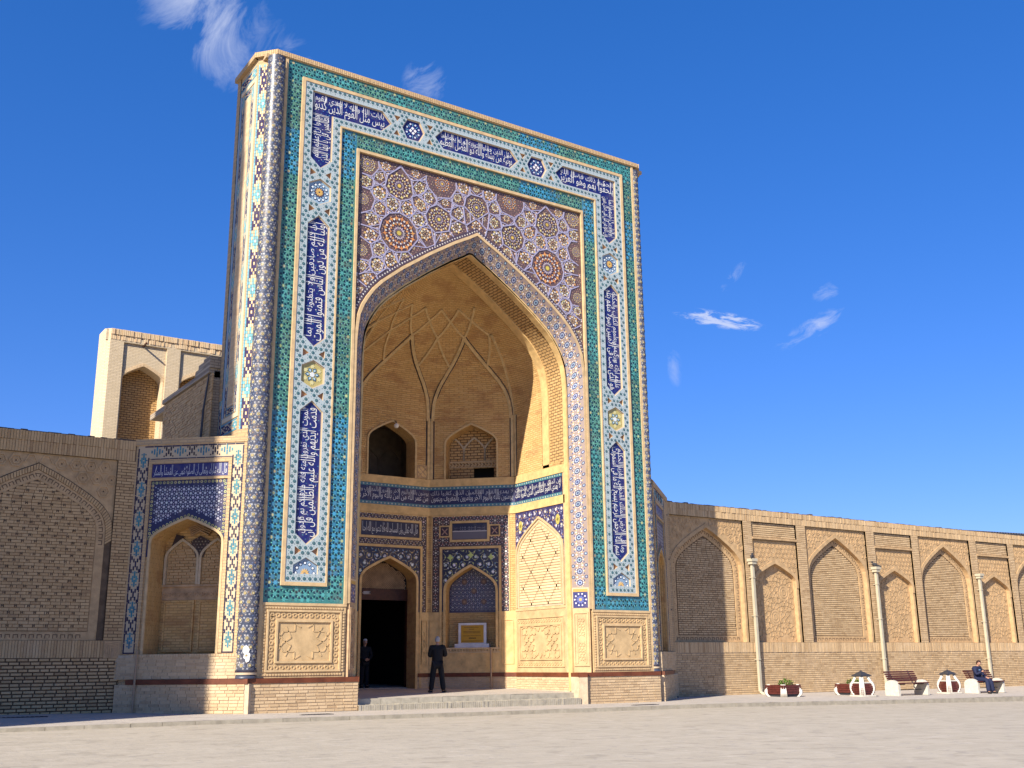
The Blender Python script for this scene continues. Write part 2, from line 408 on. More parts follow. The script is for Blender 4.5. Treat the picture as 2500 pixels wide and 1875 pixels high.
    def wbox(s, x0, x1, y0, y1, z0, z1, col=WHITE):
        s.boxes(Fr((x0, y1), (1, 0)), [(0, x1-x0, z0, z1)], 0, y1-y0, col, back=True)
    def mesh(s, name, origin=(0, 0, 0), smooth=False):
        V = np.concatenate(s.V)-np.array(origin, float)
        me = bpy.data.meshes.new(name)
        me.vertices.add(len(V)); me.vertices.foreach_set('co', V.ravel().astype(np.float32))
        tot = np.concatenate([np.full(len(f), f.shape[1]) for f in s.F]); idx = np.concatenate([f.ravel() for f in s.F])
        me.loops.add(len(idx)); me.loops.foreach_set('vertex_index', idx.astype(np.int32))
        me.polygons.add(len(tot)); me.polygons.foreach_set('loop_start', np.concatenate([[0], np.cumsum(tot)[:-1]]).astype(np.int32))
        me.polygons.foreach_set('loop_total', tot.astype(np.int32))
        me.polygons.foreach_set('material_index', np.concatenate(s.M).astype(np.int32))
        uvl = me.uv_layers.new(name='UVMap'); uvl.data.foreach_set('uv', np.concatenate(s.U).ravel().astype(np.float32))
        at = me.attributes.new('Col', 'FLOAT_COLOR', 'FACE')
        C = np.concatenate(s.C); at.data.foreach_set('color', np.concatenate([C, np.ones((len(C), 1))], 1).ravel().astype(np.float32))
        me.polygons.foreach_set('use_smooth', np.full(len(tot), smooth))
        me.update(calc_edges=True)
        return me
    def build(s, name, mat, parent=None, smooth=False, kind=None, label=None):
        """ONE object, its origin at its parent's origin (or at the foot of the mesh)"""
        if not s.V: return None
        if parent is not None: org = parent_origin(parent)
        else:
            V = np.concatenate(s.V); org = ((V[:, 0].min()+V[:, 0].max())/2, (V[:, 1].min()+V[:, 1].max())/2, V[:, 2].min())
        me = s.mesh(name, org, smooth)
        for q in (mat if isinstance(mat, (list, tuple)) else [mat]): me.materials.append(MATS[q])
        o = bpy.data.objects.new(name, me); COL.objects.link(o)
        if parent is not None: o.parent = parent
        else: o.location = org
        if kind: o['kind'] = kind
        if label: o['label'] = label
        return o
def parent_origin(p):
    v = Vector((0, 0, 0)); 
    while p is not None: v += Vector(p.location); p = p.parent
    return tuple(v)
def thing(name, label, cat, loc, group=None):
    o = bpy.data.objects.new(name, None); COL.objects.link(o); o.location = loc
    o.empty_display_size = .3
    o['label'] = label; o['category'] = cat
    if group: o['group'] = group
    return o
def tag(o, label, cat, group=None):
    o['label'] = label; o['category'] = cat
    if group: o['group'] = group
    return o
def jit(c, n, amt=.15):
    """n jittered copies of a colour"""
    c = np.asarray(c, float)
    return np.clip(c*(1+rng.uniform(-amt, amt, (n, 1)))*(1+rng.uniform(-amt*.4, amt*.4, (n, 3))), 0, 1)

# pointed (four-centred) arch, measured on the great portal
AP = np.array([(1, 0), (.999, .06), (.993, .14), (.98, .235), (.95, .31), (.915, .368), (.865, .435), (.80, .50), (.64, .622), (.41, .772), (.2, .895), (.08, .955), (0, 1)])
def arch_half(a, zs, h, flat_=0):
    return np.stack([AP[:, 0]*a, zs+AP[:, 1]*h], -1)
def arch(uc, a, zs, h, z0=None):
    r_ = arch_half(a, zs, h); l_ = r_[::-1].copy()*(-1, 1); l_ = l_
    top = np.vstack([r_[:-1], (0, zs+h), (r_[:-1][::-1]*(-1, 1))])   # right spring -> apex -> left spring
    if z0 is not None: top = np.vstack([(a, z0), top, (-a, z0)])
    return top+(uc, 0)
def arch_w(z, a, zs, h):
    """half width at height z"""
    t_ = np.clip((np.asarray(z, float)-zs)/h, 0, 1)
    return np.where(t_ >= 1, 0, np.interp(t_, AP[:, 1], AP[:, 0]))*a
def rect(u0, u1, z0, z1): return np.array([(u0, z0), (u1, z0), (u1, z1), (u0, z1)])
def ngon(c, r, n, rot=0., sq=1.):
    a = np.arange(n)*2*math.pi/n+rot
    return np.stack([c[0]+r*np.cos(a), c[1]+r*np.sin(a)*sq], -1)
def star(c, r0, r1, n, rot=0.):
    a = np.arange(2*n)*math.pi/n+rot; r = np.where(np.arange(2*n) % 2 == 0, r0, r1)
    return np.stack([c[0]+r*np.cos(a), c[1]+r*np.sin(a)], -1)

# ------------------------------------------------------------------ brick laying
def lay(intervals, z0, z1, ch, bl, joint, half=True, jl=.0):
    """courses between z0 and z1; intervals(zc) -> [(a,b),..]; returns (n,4)"""
    out = []; z = z0; k = 0
    while z+ch*.6 <= z1:
        top = min(z+ch, z1)
        for a, b in intervals((z+top)/2):
            if b-a < .04: continue
            u = a-(bl/2 if (k % 2 and half) else 0)-(rng.uniform(0, .04) if jl else 0)
            while u < b-.02:
                l_ = bl*(1+rng.uniform(-jl, jl))
                x0, x1 = max(u, a), min(u+l_, b)
                if x1-x0 > .035: out.append((x0+joint/2, x1-joint/2, z+joint/2, top-joint/2))
                u += l_
        z += ch; k += 1
    return np.array(out) if out else np.zeros((0, 4))
UNIT = {}
def brick_mesh(mat):
    """unit brick, five faces, shared by every modelled single brick"""
    if mat not in UNIT:
        b = MB(); b.boxes(Fr((0, 0), (1, 0)), [(-.5, .5, -.5, .5)], 0, 1)
        me = b.mesh('brick'); me.materials.append(MATS[mat]); UNIT[mat] = me
    return UNIT[mat]
CAMP = np.array((-18.36, -29.33, 1.55))
def put_bricks(fr, B, d0, d1, parent, mat, single=0, name='brick', rest='brickwork', skew=.004):
    """the `single` bricks that show largest become objects, the rest one joined mesh"""
    n = len(B); d1 = np.broadcast_to(np.asarray(d1, float), (n,))+rng.uniform(-skew, skew, n)
    c = np.stack([(B[:, 0]+B[:, 1])/2, (B[:, 2]+B[:, 3])/2], -1); W = fr.pt(c)
    area = (B[:, 1]-B[:, 0])*(B[:, 3]-B[:, 2])/(np.linalg.norm(W-CAMP, axis=1)**2)
    order = np.argsort(-area); pick = order[:single]; other = order[single:]
    me = brick_mesh(mat) if single else None
    ang = math.atan2(fr.e[1], fr.e[0]); org = Vector(parent_origin(parent))
    for i in pick:
        o = bpy.data.objects.new(name, me); o.parent = parent
        p0 = fr.pt(c[i], np.array(d0)); o.location = Vector(p0)-org; o.rotation_euler = (0, 0, ang)
        o.scale = (B[i, 1]-B[i, 0], d1[i]-d0, B[i, 3]-B[i, 2])
        COL.objects.link(o)
    if len(other):
        mb = MB(); mb.boxes(fr, B[other], d0, d1[other]); return mb.build(rest, mat, parent, kind='stuff')

# ------------------------------------------------------------------ star patterns
def pic_star(n, c, ap, rot, th):
    tn = math.tan(math.pi/n); t_ = ap*tn/(math.cos(th)+math.sin(th)*tn)
    ri = math.hypot(ap-t_*math.sin(th), t_*math.cos(th))
    k = np.arange(n); a = rot+k*2*math.pi/n
    Mp = np.stack([c[0]+ap*np.cos(a), c[1]+ap*np.sin(a)], -1); b = a+math.pi/n
    I = np.stack([c[0]+ri*np.cos(b), c[1]+ri*np.sin(b)], -1)
    return np.concatenate([Mp, I]), np.concatenate([I, np.roll(Mp, -1, 0)])
def girih(a, org, bounds, th=R(64)):
    """straps of a 4-6-12 star pattern; returns P,Q and centres of the 12-, 6- and 4-fold cells"""
    u0, u1, z0, z1 = bounds; L = a*(3+math.sqrt(3)); P, Q = [], []; c12, c6, c4 = [], [], []
    ap12, ap6, ap4 = a/2/math.tan(math.pi/12), a/2/math.tan(math.pi/6), a/2
    v1, v2 = np.array((L, 0)), np.array((L/2, L*math.sqrt(3)/2))
    K = int(max(u1-u0, z1-z0)/L*1.3)+4
    for i in range(-K, K):
        for j in range(-K, K):
            c = np.array(org)+i*v1+j*v2
            if not (u0-L < c[0] < u1+L and z0-L < c[1] < z1+L): continue
            c12.append(c); p_, q_ = pic_star(12, c, ap12, 0, th); P.append(p_); Q.append(q_)
            for e_ in (v1, v2, v2-v1):
                m_ = c+e_/2; ang = math.atan2(e_[1], e_[0]); c4.append((*m_, ang)); p_, q_ = pic_star(4, m_, ap4, ang, th); P.append(p_); Q.append(q_)
            for g in ((v1+v2)/3, (v2+v2-v1)/3):
                c6.append(c+g); p_, q_ = pic_star(6, c+g, ap6, R(30), th); P.append(p_); Q.append(q_)
    return np.concatenate(P), np.concatenate(Q), np.array(c12), np.array(c6), np.array(c4)
def hexlat(a, bounds, org=(0, 0)):
    u0, u1, z0, z1 = bounds; h = a*math.sqrt(3)/2
    out = []; ids = []
    for j in range(int((z0-org[1])/h)-1, int((z1-org[1])/h)+2):
        us = np.arange(math.floor((u0-org[0])/a)-1, math.ceil((u1-org[0])/a)+2)
        out.append(np.stack([org[0]+us*a+(a/2 if j % 2 else 0), np.full(len(us), org[1]+j*h)], -1)); ids.append(np.stack([us, np.full(len(us), j)], -1))
    return np.concatenate(out), np.concatenate(ids).astype(int)
def scatter(mb, fr, C, shape, d, col, inside, amt=.15, rots=None):
    """copies of a small flat tile at the centres C, kept where wholly inside"""
    shape = np.asarray(shape, float)
    if len(C) == 0: return
    if rots is None: V = C[:, None, :2]+shape[None]
    else:
        c_, s_ = np.cos(rots)[:, None], np.sin(rots)[:, None]
        V = np.stack([C[:, None, 0]+shape[None, :, 0]*c_-shape[None, :, 1]*s_, C[:, None, 1]+shape[None, :, 0]*s_+shape[None, :, 1]*c_], -1)
    ok = inside(V[..., 0], V[..., 1]).all(1); V = V[ok]
    if len(V) == 0: return
    col = np.asarray(col, float)
    cc = jit(col, len(V), amt) if col.ndim == 1 else np.clip(col[ok]*(1+rng.uniform(-amt, amt, (len(V), 1))), 0, 1)
    mb.polys(fr.pt(V, np.full(V.shape[:2], d)), cc, V)

# ------------------------------------------------------------------ Arabic lettering
FORMS = {}
for ch, base, dual in [('\u0627', 0xFE8D, 0), ('\u0628', 0xFE8F, 1), ('\u062A', 0xFE95, 1), ('\u062B', 0xFE99, 1), ('\u062C', 0xFE9D, 1), ('\u062D', 0xFEA1, 1), ('\u062E', 0xFEA5, 1),
                       ('\u062F', 0xFEA9, 0), ('\u0630', 0xFEAB, 0), ('\u0631', 0xFEAD, 0), ('\u0632', 0xFEAF, 0), ('\u0633', 0xFEB1, 1), ('\u0634', 0xFEB5, 1), ('\u0635', 0xFEB9, 1),
                       ('\u0636', 0xFEBD, 1), ('\u0637', 0xFEC1, 1), ('\u0638', 0xFEC5, 1), ('\u0639', 0xFEC9, 1), ('\u063A', 0xFECD, 1), ('\u0641', 0xFED1, 1), ('\u0642', 0xFED5, 1),
                       ('\u0643', 0xFED9, 1), ('\u0644', 0xFEDD, 1), ('\u0645', 0xFEE1, 1), ('\u0646', 0xFEE5, 1), ('\u0647', 0xFEE9, 1), ('\u0648', 0xFEED, 0), ('\u064A', 0xFEF1, 1),
                       ('\u0629', 0xFE93, 0), ('\u0649', 0xFEEF, 0)]:
    FORMS[ch] = (base, dual)
def shape_ar(txt):
    """joined letter forms, laid out right to left"""
    out = []; n = len(txt); i = 0
    def joins_prev(k): return k >= 0 and txt[k] in FORMS and FORMS[txt[k]][1]
    while i < n:
        c = txt[i]
        if c == '\u0644' and i+1 < n and txt[i+1] == '\u0627':
            out.append(chr(0xFEFC if joins_prev(i-1) else 0xFEFB)); i += 2; continue
        if c not in FORMS: out.append(c); i += 1; continue
        b_, dual = FORMS[c]; pv = joins_prev(i-1); nx = dual and i+1 < n and txt[i+1] in FORMS
        out.append(chr(b_+(3 if pv and nx else 2 if nx else 1 if pv else 0))); i += 1
    return ''.join(reversed(out))
def text_tris(body, tall=3.2, res=2):
    c = bpy.data.curves.new('lettering', 'FONT'); c.body = body; c.resolution_u = res; c.offset = -.002
    o = bpy.data.objects.new('lettering', c); COL.objects.link(o)
    dg = bpy.context.evaluated_depsgraph_get(); dg.update()
    me = bpy.data.meshes.new_from_object(o.evaluated_get(dg))
    me.calc_loop_triangles()
    v = np.array([x.co[:2] for x in me.vertices]); t_ = np.array([x.vertices[:] for x in me.loop_triangles])
    bpy.data.objects.remove(o); bpy.data.curves.remove(c); bpy.data.meshes.remove(me)
    if len(t_) == 0: return np.zeros((0, 3, 2))
    # tall-shafted hand: letters above the body height are drawn out
    y = v[:, 1]; base = .52; y = np.where(y > base, base+(y-base)*tall, np.where(y > -.05, y, y*.8)); v[:, 1] = y
    v = (v-v.min(0))/(v.max(0)-v.min(0))
    return v[t_]
TEXTS = {}
m_plain('rib_stone', (.56, .40, .19), .85, .2, 6, bmp=.3)
m_plain('rib_outline', (.045, .035, .04), .8, .3, 6)
m_plain('niche_rib_stone', (.50, .40, .26), .8, .15, 6)
def lettering(mb, fr, txt, u0, u1, z0, z1, d, col, turn=0, tall=3.6):
    """fit a line of text in the box; turn=+1 reads upwards (tops to the right side), -1 downwards"""
    if (txt, tall) not in TEXTS: TEXTS[txt, tall] = text_tris(shape_ar(txt), tall)
    T = TEXTS[txt, tall]
    if turn == 0: X, Z = u0+T[..., 0]*(u1-u0), z0+T[..., 1]*(z1-z0)
    elif turn == -1: X, Z = u1-T[..., 1]*(u1-u0), z0+T[..., 0]*(z1-z0)       # text right end at the top, tops to the left
    else: X, Z = u0+T[..., 1]*(u1-u0), z1-T[..., 0]*(z1-z0)                  # text right end at the bottom, tops to the right
    V = np.stack([X, Z], -1)
    mb.polys(fr.pt(V, np.full(V.shape[:2], d)), col, V)
# ------------------------------------------------------------------ the ground
XS = [-300, -40, -14, -9.7, -7.5, -3, 4.4, 7.4, 16.2, 24.5, 34, 45, 300]
ZW = [.6, .6, .38, .31, .27, .23, .175, .16, .16, .13, .10, .08, .08]
ZK = [.5, .5, .28, .28, .26, .23, .19, .185, .05, -.03, -.12, -.2, -.2]
ZP = [.4, .4, .20, .19, .165, .13, .08, .065, -.08, -.22, -.32, -.40, -.4]
YK = -3.2
def pave_z(x, y):
    t_ = min(max((y-YK)/6.4, 0), 1)
    return float(np.interp(x, XS, ZK)*(1-t_)+np.interp(x, XS, ZW)*t_)
def plaza_z(x): return float(np.interp(x, XS, ZP))
gx = np.concatenate([[-300, -120, -60], np.arange(-40, 60.1, 2), [90, 150, 300]])
b = MB()
gy = np.array([-300, -120, -60, -40, -30, -20, -12, -7, YK+.02])
b.grid(np.array([[(x, y, plaza_z(x)) for y in gy] for x in gx])); b.build('plaza', 'plaza_paving', kind='structure')
b = MB()
gy = np.array([YK+.16, -1.5, 0, 1.6, 3.3, 12, 40, 300])
b.grid(np.array([[(x, y, pave_z(x, y)) for y in gy] for x in gx])); pav = b.build('pavement', 'pavement_paving', kind='structure')
# kerb: each stone a piece
kerb = bpy.data.objects.new('kerb', None); COL.objects.link(kerb); kerb['kind'] = 'structure'; kerb.location = (0, YK, 0)
x = -17.5; rest = []
kfr = Fr((0, YK), (1, 0)); KB = MB()
kbase = MB(); kbase.grid(np.array([[(x_, y_, pave_z(x_, YK)-.03) for y_ in (YK+.03, YK+.2)] for x_ in np.arange(-60, 70, 2.)])); kbase.build('bedding', 'mortar', kerb)
while x < 31:
    l_ = random.uniform(.7, 1.25)
    q = MB(); z0, z1 = plaza_z(x)-.1, (pave_z(x, YK)+pave_z(x+l_, YK))/2+random.uniform(-.004, .006)
    q.box(Fr((x, YK+.18), (1, 0)), .006, l_-.006, 0, z1-z0, 0, .18+random.uniform(-.006, .006), back=True)
    me = q.mesh('kerb_stone'); me.materials.append(MATS['kerb_stone'])
    o = bpy.data.objects.new('kerb_stone', me); COL.objects.link(o); o.parent = kerb; o.location = Vector((0, 0, z0))-Vector((0, YK, 0))
    x += l_
for x, y, l_, lab in [(-13.0, .95, 1.1, 'dark slot drain in the shaded pavement below the left wall'), (-6.2, -1.75, .9, 'dark slot drain in the pavement before the left pier of the portal'), (4.9, -2.25, 1.0, 'dark slot drain in the pavement near the right pier of the portal')]:
    t = thing('drain_grate', lab, 'drain', (x, y, pave_z(x, y)), 'slot drains in the pavement')
    q = MB(); z = pave_z(x, y); q.wbox(x-l_/2, x+l_/2, y-.11, y+.11, z-.02, z+.012); q.build('frame', 'dark_metal', t)
    for k in range(9):
        q = MB(); x0 = x-l_/2+.05+k*(l_-.1)/9; q.wbox(x0, x0+.05, y-.08, y+.08, z+.008, z+.020); q.build('bar', 'dark_metal', t)

# ------------------------------------------------------------------ THE PORTAL
G0 = .18
por = thing('mosque_gateway', 'tall tiled gateway with a deep pointed arch, turquoise borders and blue inscriptions', 'gateway', (0, 0, G0))
F0 = Fr((0, 0), (1, 0))
ZT, ZB = 20.594, 3.276
def U3(xo, xi, zo, zi, zb): return [(-xo, -xi, zb, zo), (xi, xo, zb, zo), (-xi, xi, zi, zo)]
# core of the gateway: front sheet, side faces, chamfers, roof and back
b = MB()
op = arch(0, 4.5, 11.2, 4.85, .2)
b.flat(F0, np.vstack([(-7.3, .1), (-4.5, .1), op[::-1][1:-1], (4.5, .1), (7.3, .1), (7.3, 20.62), (-7.3, 20.62)]), -.1)
for sx in (-1, 1):
    fs = Fr((-8.03, 2.4), (0, -1)) if sx < 0 else Fr((8.03, .55), (0, 1))
    b.box(fs, 0, 1.85, .2, 20.62, -.4, -.03)
    fc = Fr((-8.03, .55), (.48, -.55)) if sx < 0 else Fr((7.55, 0), (.48, .55))
    b.box(fc, 0, .73, .2, 20.62, -.3, -.03)
b.boxes(Fr((8.03, 2.4), (-1, 0)), [(0, 2.8, 9.5, 20.62), (13.26, 16.06, 9.5, 20.62), (2.8, 13.26, 15.75, 20.62)], -.3, 0)
b.wbox(-7.9, 7.9, .12, 2.35, 20.5, 20.63)
b.build('masonry_core', 'buff_brick', por)
# rear mass with its shaded side and stepped parapet
b = MB(); fs = Fr((-8.3, 7.5), (0, -1))
b.wbox(-8.26, -7.8, 2.45, 7.5, .1, 10.5); b.wbox(7.8, 8.26, 2.45, 7.5, .1, 10.5)
b.wbox(-7.8, -2.3, 7.1, 7.5, .1, 10.5); b.wbox(2.3, 7.8, 7.1, 7.5, .1, 10.5); b.wbox(-8.2, -4.9, 2.45, 9.6, 10.3, 10.5); b.wbox(4.9, 8.2, 2.45, 9.6, 10.3, 10.5)
b.wbox(-5.2, -4.9, 2.45, 6.6, 10.5, 15.7); b.wbox(4.9, 5.2, 2.45, 6.6, 10.5, 15.7); b.wbox(-5.2, 5.2, 6.6, 6.85, 11.1, 15.9); b.wbox(-5.2, 5.2, 2.5, 6.6, 15.7, 15.9)
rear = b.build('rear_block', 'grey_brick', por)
B = lay(lambda z: [(0, 5.2)], 7.6, 10.45, .085, .27, .014, jl=.1)
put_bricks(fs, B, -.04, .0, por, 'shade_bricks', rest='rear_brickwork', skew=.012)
b = MB()
for k, (y0, y1, z0, z1) in enumerate([(2.5, 7.55, 10.45, 10.60), (2.45, 3.9, 10.6, 10.78), (2.45, 3.6, 10.78, 10.92), (2.45, 3.1, 10.92, 11.0)]): b.wbox(-8.36, -7.7, y0, y1, z0, z1)
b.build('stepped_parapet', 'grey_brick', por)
b = MB()
b.tube([(-8.36, 2.9, 8.0), (-8.37, 2.75, 9.3), (-8.35, 2.5, 10.4)], .022, 6); b.tube([(-8.36, 3.02, 8.0), (-8.37, 2.85, 9.3), (-8.35, 2.55, 10.3)], .018, 6)
b.build('cable', 'dark_metal', por)
# roof coping
b = MB()
for sx in (-1, 1):
    fc = Fr((-8.13, .57), (.55, -.63)) if sx < 0 else Fr((7.58, -.06), (.55, .63))
    b.box(fc, 0, .84, 20.62, 20.79, -.5, .02)
    fs = Fr((-8.13, 2.45), (0, -1)) if sx < 0 else Fr((8.13, .57), (0, 1))
    b.box(fs, 0, 1.88, 20.62, 20.79, -.5, 0)
b.box(F0, -7.58, 7.50, 20.62, 20.78, -.6, .07)
b.build('coping', 'buff_brick_upright', por)

# turquoise bands -----------------------------------------------------------
TEALS = np.array((1.5, 1.12, 1.02))*np.array([(.040, .165, .140), (.030, .165, .165), (.022, .150, .225), (.045, .150, .115), (.030, .175, .185), (.020, .150, .265)])
def teal_tone(c):
    key = np.floor(np.where(np.abs(c[:, 0]) > 4.65, c[:, 1]*.62+np.abs(c[:, 0])*.1, c[:, 0]*.55+40)).astype(int)
    prob = np.array([0, 1, 2, 3, 4, 5, 0, 3, 1, 4, 2, 5, 3, 0, 1])
    # lower courses were relaid in bluer tile
    k = prob[(key*7+3) % 15]; low = c[:, 1] < 9
    k = np.where(low & (c[:, 0] < 0), np.array([2, 5, 4, 2, 5, 1])[k], k)
    return TEALS[k]
def teal_field(mb, fr, boxes, d):
    for (u0, u1, z0, z1) in boxes:
        n_ = max(1, int(max(u1-u0, z1-z0)/.4)); vert = z1-z0 > u1-u0
        ed = np.linspace(z0 if vert else u0, z1 if vert else u1, n_+1)
        bb = np.array([(u0, u1, a_, c_) if vert else (a_, c_, z0, z1) for a_, c_ in zip(ed[:-1], ed[1:])])
        cen = np.stack([(bb[:, 0]+bb[:, 1])/2, (bb[:, 2]+bb[:, 3])/2], -1)
        mb.boxes(fr, bb, d-.1, d, teal_tone(cen)*.95)
        ins = lambda U, Z: (U > u0+.004) & (U < u1-.004) & (Z > z0+.004) & (Z < z1-.004)
        C, ids = hexlat(.185, (u0, u1, z0, z1)); tone = teal_tone(C)
        yel = (ids[:, 0] % 2 == 0) & (ids[:, 1] % 4 == 0)
        scatter(mb, fr, C[~yel], star((0, 0), .085, .045, 6), d+.004, np.clip(tone[~yel]*1.3+.006, 0, 1), ins, .35)
        scatter(mb, fr, C[yel], star((0, 0), .062, .036, 8), d+.004, (.30, .32, .16), ins, .4)
        dark = np.concatenate([C+(.10, .0577), C+(.10, -.0577)])
        scatter(mb, fr, dark, ngon((0, 0), .040, 6), d+.004, (.003, .028, .050), ins, .4)
        H_ = np.concatenate([C+(.1, 0), C+(.05, .0866), C+(.05, -.0866)]); scatter(mb, fr, H_, ngon((0, 0), .022, 5), d+.005, (.10, .30, .26), ins, .5)
b = MB(); teal_field(b, F0, U3(7.2, 6.70, ZT, 20.09, ZB), 0); b.build('turquoise_tile_band', 'tile', por, kind='stuff')
b = MB(); teal_field(b, F0, U3(5.27, 4.70, 18.66, 18.09, ZB), 0)
b.build('turquoise_tile_band', 'tile', por, kind='stuff')
b = MB(); teal_field(b, F0, [(-6.70, -5.27, ZB, 3.766), (5.27, 6.70, ZB, 3.766)], 0); b.build('turquoise_tile_band', 'tile', por, kind='stuff')
# brick mouldings
b = MB()
b.boxes(F0, U3(7.30, 7.20, 20.64, 20.594, 1.2), -.1, .03)
b.boxes(F0, U3(6.70, 6.59, 20.09, 19.98, 3.766), -.09, .065)
b.boxes(F0, U3(5.325, 5.27, 18.715, 18.66, 3.766), -.09, .065)
b.boxes(F0, [(-6.59, -5.325, 3.766, 3.87), (5.325, 6.59, 3.766, 3.87)], -.09, .068)
b.boxes(F0, U3(4.70, 4.61, 18.09, 17.99, ZB), -.1, .05)
b.boxes(F0, [(-7.2, -4.61, 3.20, ZB), (4.61, 7.2, 3.20, ZB)], -.1, .045)
b.build('brick_moulding', 'terracotta_mould', por)
# white star band with sunk panels -------------------------------------------
PX = 5.957
def hexv(c, hw, hh, sh): return np.array([(c[0], c[1]-hh), (c[0]+hw, c[1]-hh+sh), (c[0]+hw, c[1]+hh-sh), (c[0], c[1]+hh), (c[0]-hw, c[1]+hh-sh), (c[0]-hw, c[1]-hh+sh)])
def hexh(c, hw, hh, sh): return np.array([(c[0]-hw, c[1]), (c[0]-hw+sh, c[1]-hh), (c[0]+hw-sh, c[1]-hh), (c[0]+hw, c[1]), (c[0]+hw-sh, c[1]+hh), (c[0]-hw+sh, c[1]+hh)])
ZC = 19.345
panels = []
for sx in (-1, 1):
    panels.append((hexv((sx*PX, 13.2), .37, 2.185, .33), 'v'))
    panels.append((hexv((sx*PX, 7.135), .37, 2.185, .33), 'v'))
    Lp = np.array([(-6.327, 19.715), (-6.327, 17.35), (-5.957, 17.02), (-5.587, 17.35), (-5.587, 18.975), (-3.80, 18.975), (-3.44, ZC), (-3.80, 19.715)])
    panels.append((Lp if sx < 0 else (Lp*(-1, 1))[::-1], 'L'))
panels.append((hexh((0, ZC), 1.75, .37, .34), 'h'))
meds = [(hexv((sx*PX, z), .38, .455, .2), k) for sx in (-1, 1) for z, k in ((16.2, 'flower'), (10.14, 'yellow'))]+[(hexh((sx*2.6, ZC), .44, .38, .2), 'star') for sx in (-1, 1)]
halfm = [np.array([(sx*PX-.39, 4.11), (sx*PX+.39, 4.11), (sx*PX+.39, 4.36), (sx*PX, 4.59), (sx*PX-.39, 4.36)]) for sx in (-1, 1)]
tris = []
for sx in (-1, 1):
    for z in (16.83, 15.57, 10.80, 9.48, 4.77):
        for s2 in (-1, 1): tris.append(np.array([(sx*PX+s2*.16, z), (sx*PX+s2*.36, z+.13), (sx*PX+s2*.36, z-.13)]))
    for x in (3.24, 1.96):
        for s2 in (-1, 1): tris.append(np.array([(sx*x, ZC+s2*.16), (sx*x-.13, ZC+s2*.36), (sx*x+.13, ZC+s2*.36)]))
holes = [p for p, _ in panels]+[p for p, _ in meds]+halfm+tris
Uo = np.array([(-6.59, 3.87), (-5.325, 3.87), (-5.325, 18.715), (5.325, 18.715), (5.325, 3.87), (6.59, 3.87), (6.59, 19.98), (-6.59, 19.98)])
WB = (.37, .43, .43)
def inpoly(P):
    P = np.asarray(P)
    def f(U, Z):
        ok = np.zeros(U.shape, bool); n_ = len(P)
        for i in range(n_):
            (x1, y1), (x2, y2) = P[i], P[(i+1) % n_]
            c_ = ((y1 > Z) != (y2 > Z)); 
            if y1 != y2: ok ^= c_ & (U < (x2-x1)*(Z-y1)/(y2-y1)+x1)
        return ok
    return f
b = MB(); b.flat(F0, Uo, .045, WB, holes)
for h in holes: b.rim(F0, h, -.03, .045, (.55, .40, .24))
band = b.build('white_star_band', 'tile', por)
hp = [inpoly(h) for h in holes]; up_ = inpoly(Uo)
def inband(U, Z):
    ok = up_(U, Z)
    for f in hp: ok &= ~f(U, Z)
    return ok
C, ids = hexlat(.172, (-6.6, 6.6, 3.8, 20.05), org=(-6.50, 3.97))
def ring_in(C, r_): return inband(*np.moveaxis(C[:, None, :]+ngon((0, 0), r_, 8)[None], -1, 0)).all(1)
C8 = C[ring_in(C, .056)]
dist = np.linalg.norm(F0.pt(C8)-CAMP, axis=1); order = np.argsort(dist)
q = MB(); q.prism(Fr((0, 0), (1, 0)), ngon((0, 0), .054, 8, R(22.5)), 0, .006, (.028, .095, .110)); q.flat(Fr((0, 0), (1, 0)), star((0, 0), .036, .018, 8), .009, (.22, .36, .38)); q.flat(Fr((0, 0), (1, 0)), ngon((0, 0), .018, 6), .012, (.01, .05, .07))
rm = q.mesh('rosette_tile'); rm.materials.append(MATS['tile'])
for i in order[:300]:
    o = bpy.data.objects.new('rosette_tile', rm); COL.objects.link(o); o.parent = band; o.location = (C8[i, 0], -.045, C8[i, 1]-G0)
b = MB(); Cr = C8[order[300:]]; every = lambda U, Z: np.ones(U.shape, bool)
scatter(b, F0, Cr, ngon((0, 0), .054, 8, R(22.5)), .051, (.028, .095, .110), every, .25); scatter(b, F0, Cr, star((0, 0), .036, .018, 8), .054, (.22, .36, .38), every, .2); scatter(b, F0, Cr, ngon((0, 0), .018, 6), .057, (.01, .05, .07), every)
T_ = np.concatenate([C+(.086, .0496), C+(.086, -.0496)])
scatter(b, F0, T_, ngon((0, 0), .021, 3), .0495, (.10, .20, .23), inband, .3)
b.build('small_star_tiles', 'tile', por, kind='stuff')
# inscription panels
NAVY = (.010, .013, .115)
VERSE = {'R1': 'بسم الله الرحمن الرحيم يسبح لله ما في السموات', 'R1b': 'وما في الارض الملك القدوس العزيز الحكيم',
         'R2': 'هو الذي بعث في الاميين رسولا منهم يتلو', 'R2b': 'عليهم اياته ويزكيهم ويعلمهم الكتاب والحكمة',
         'LR': 'وان كانوا من قبل لفي ضلال مبين', 'LRb': 'واخرين منهم لما', 'LRh': 'يلحقوا بهم وهو العزيز', 'LRhb': 'الحكيم ذلك فضل الله',
         'T': 'يؤتيه من يشاء والله ذو الفضل العظيم'.replace('ؤ', 'و'), 'Tb': 'مثل الذين حملوا التورية ثم لم يحملوها',
         'LLh': 'بئس مثل القوم الذين كذبوا'.replace('ئ', 'ي'), 'LLhb': 'بايات الله والله لا يهدي القوم', 'LL': 'الظالمين قل يا ايها الذين', 'LLb': 'هادوا ان زعمتم انكم',
         'L2': 'اولياء لله من دون الناس فتمنوا الموت'.replace('ء', ''), 'L2b': 'ان كنتم صادقين ولا يتمنونه ابدا بما',
         'L3': 'قدمت ايديهم والله عليم بالظالمين قل ان', 'L3b': 'الموت الذي تفرون منه فانه ملاقيكم ثم تردون'}
LW, LT = (.66, .65, .61), (.10, .24, .34)
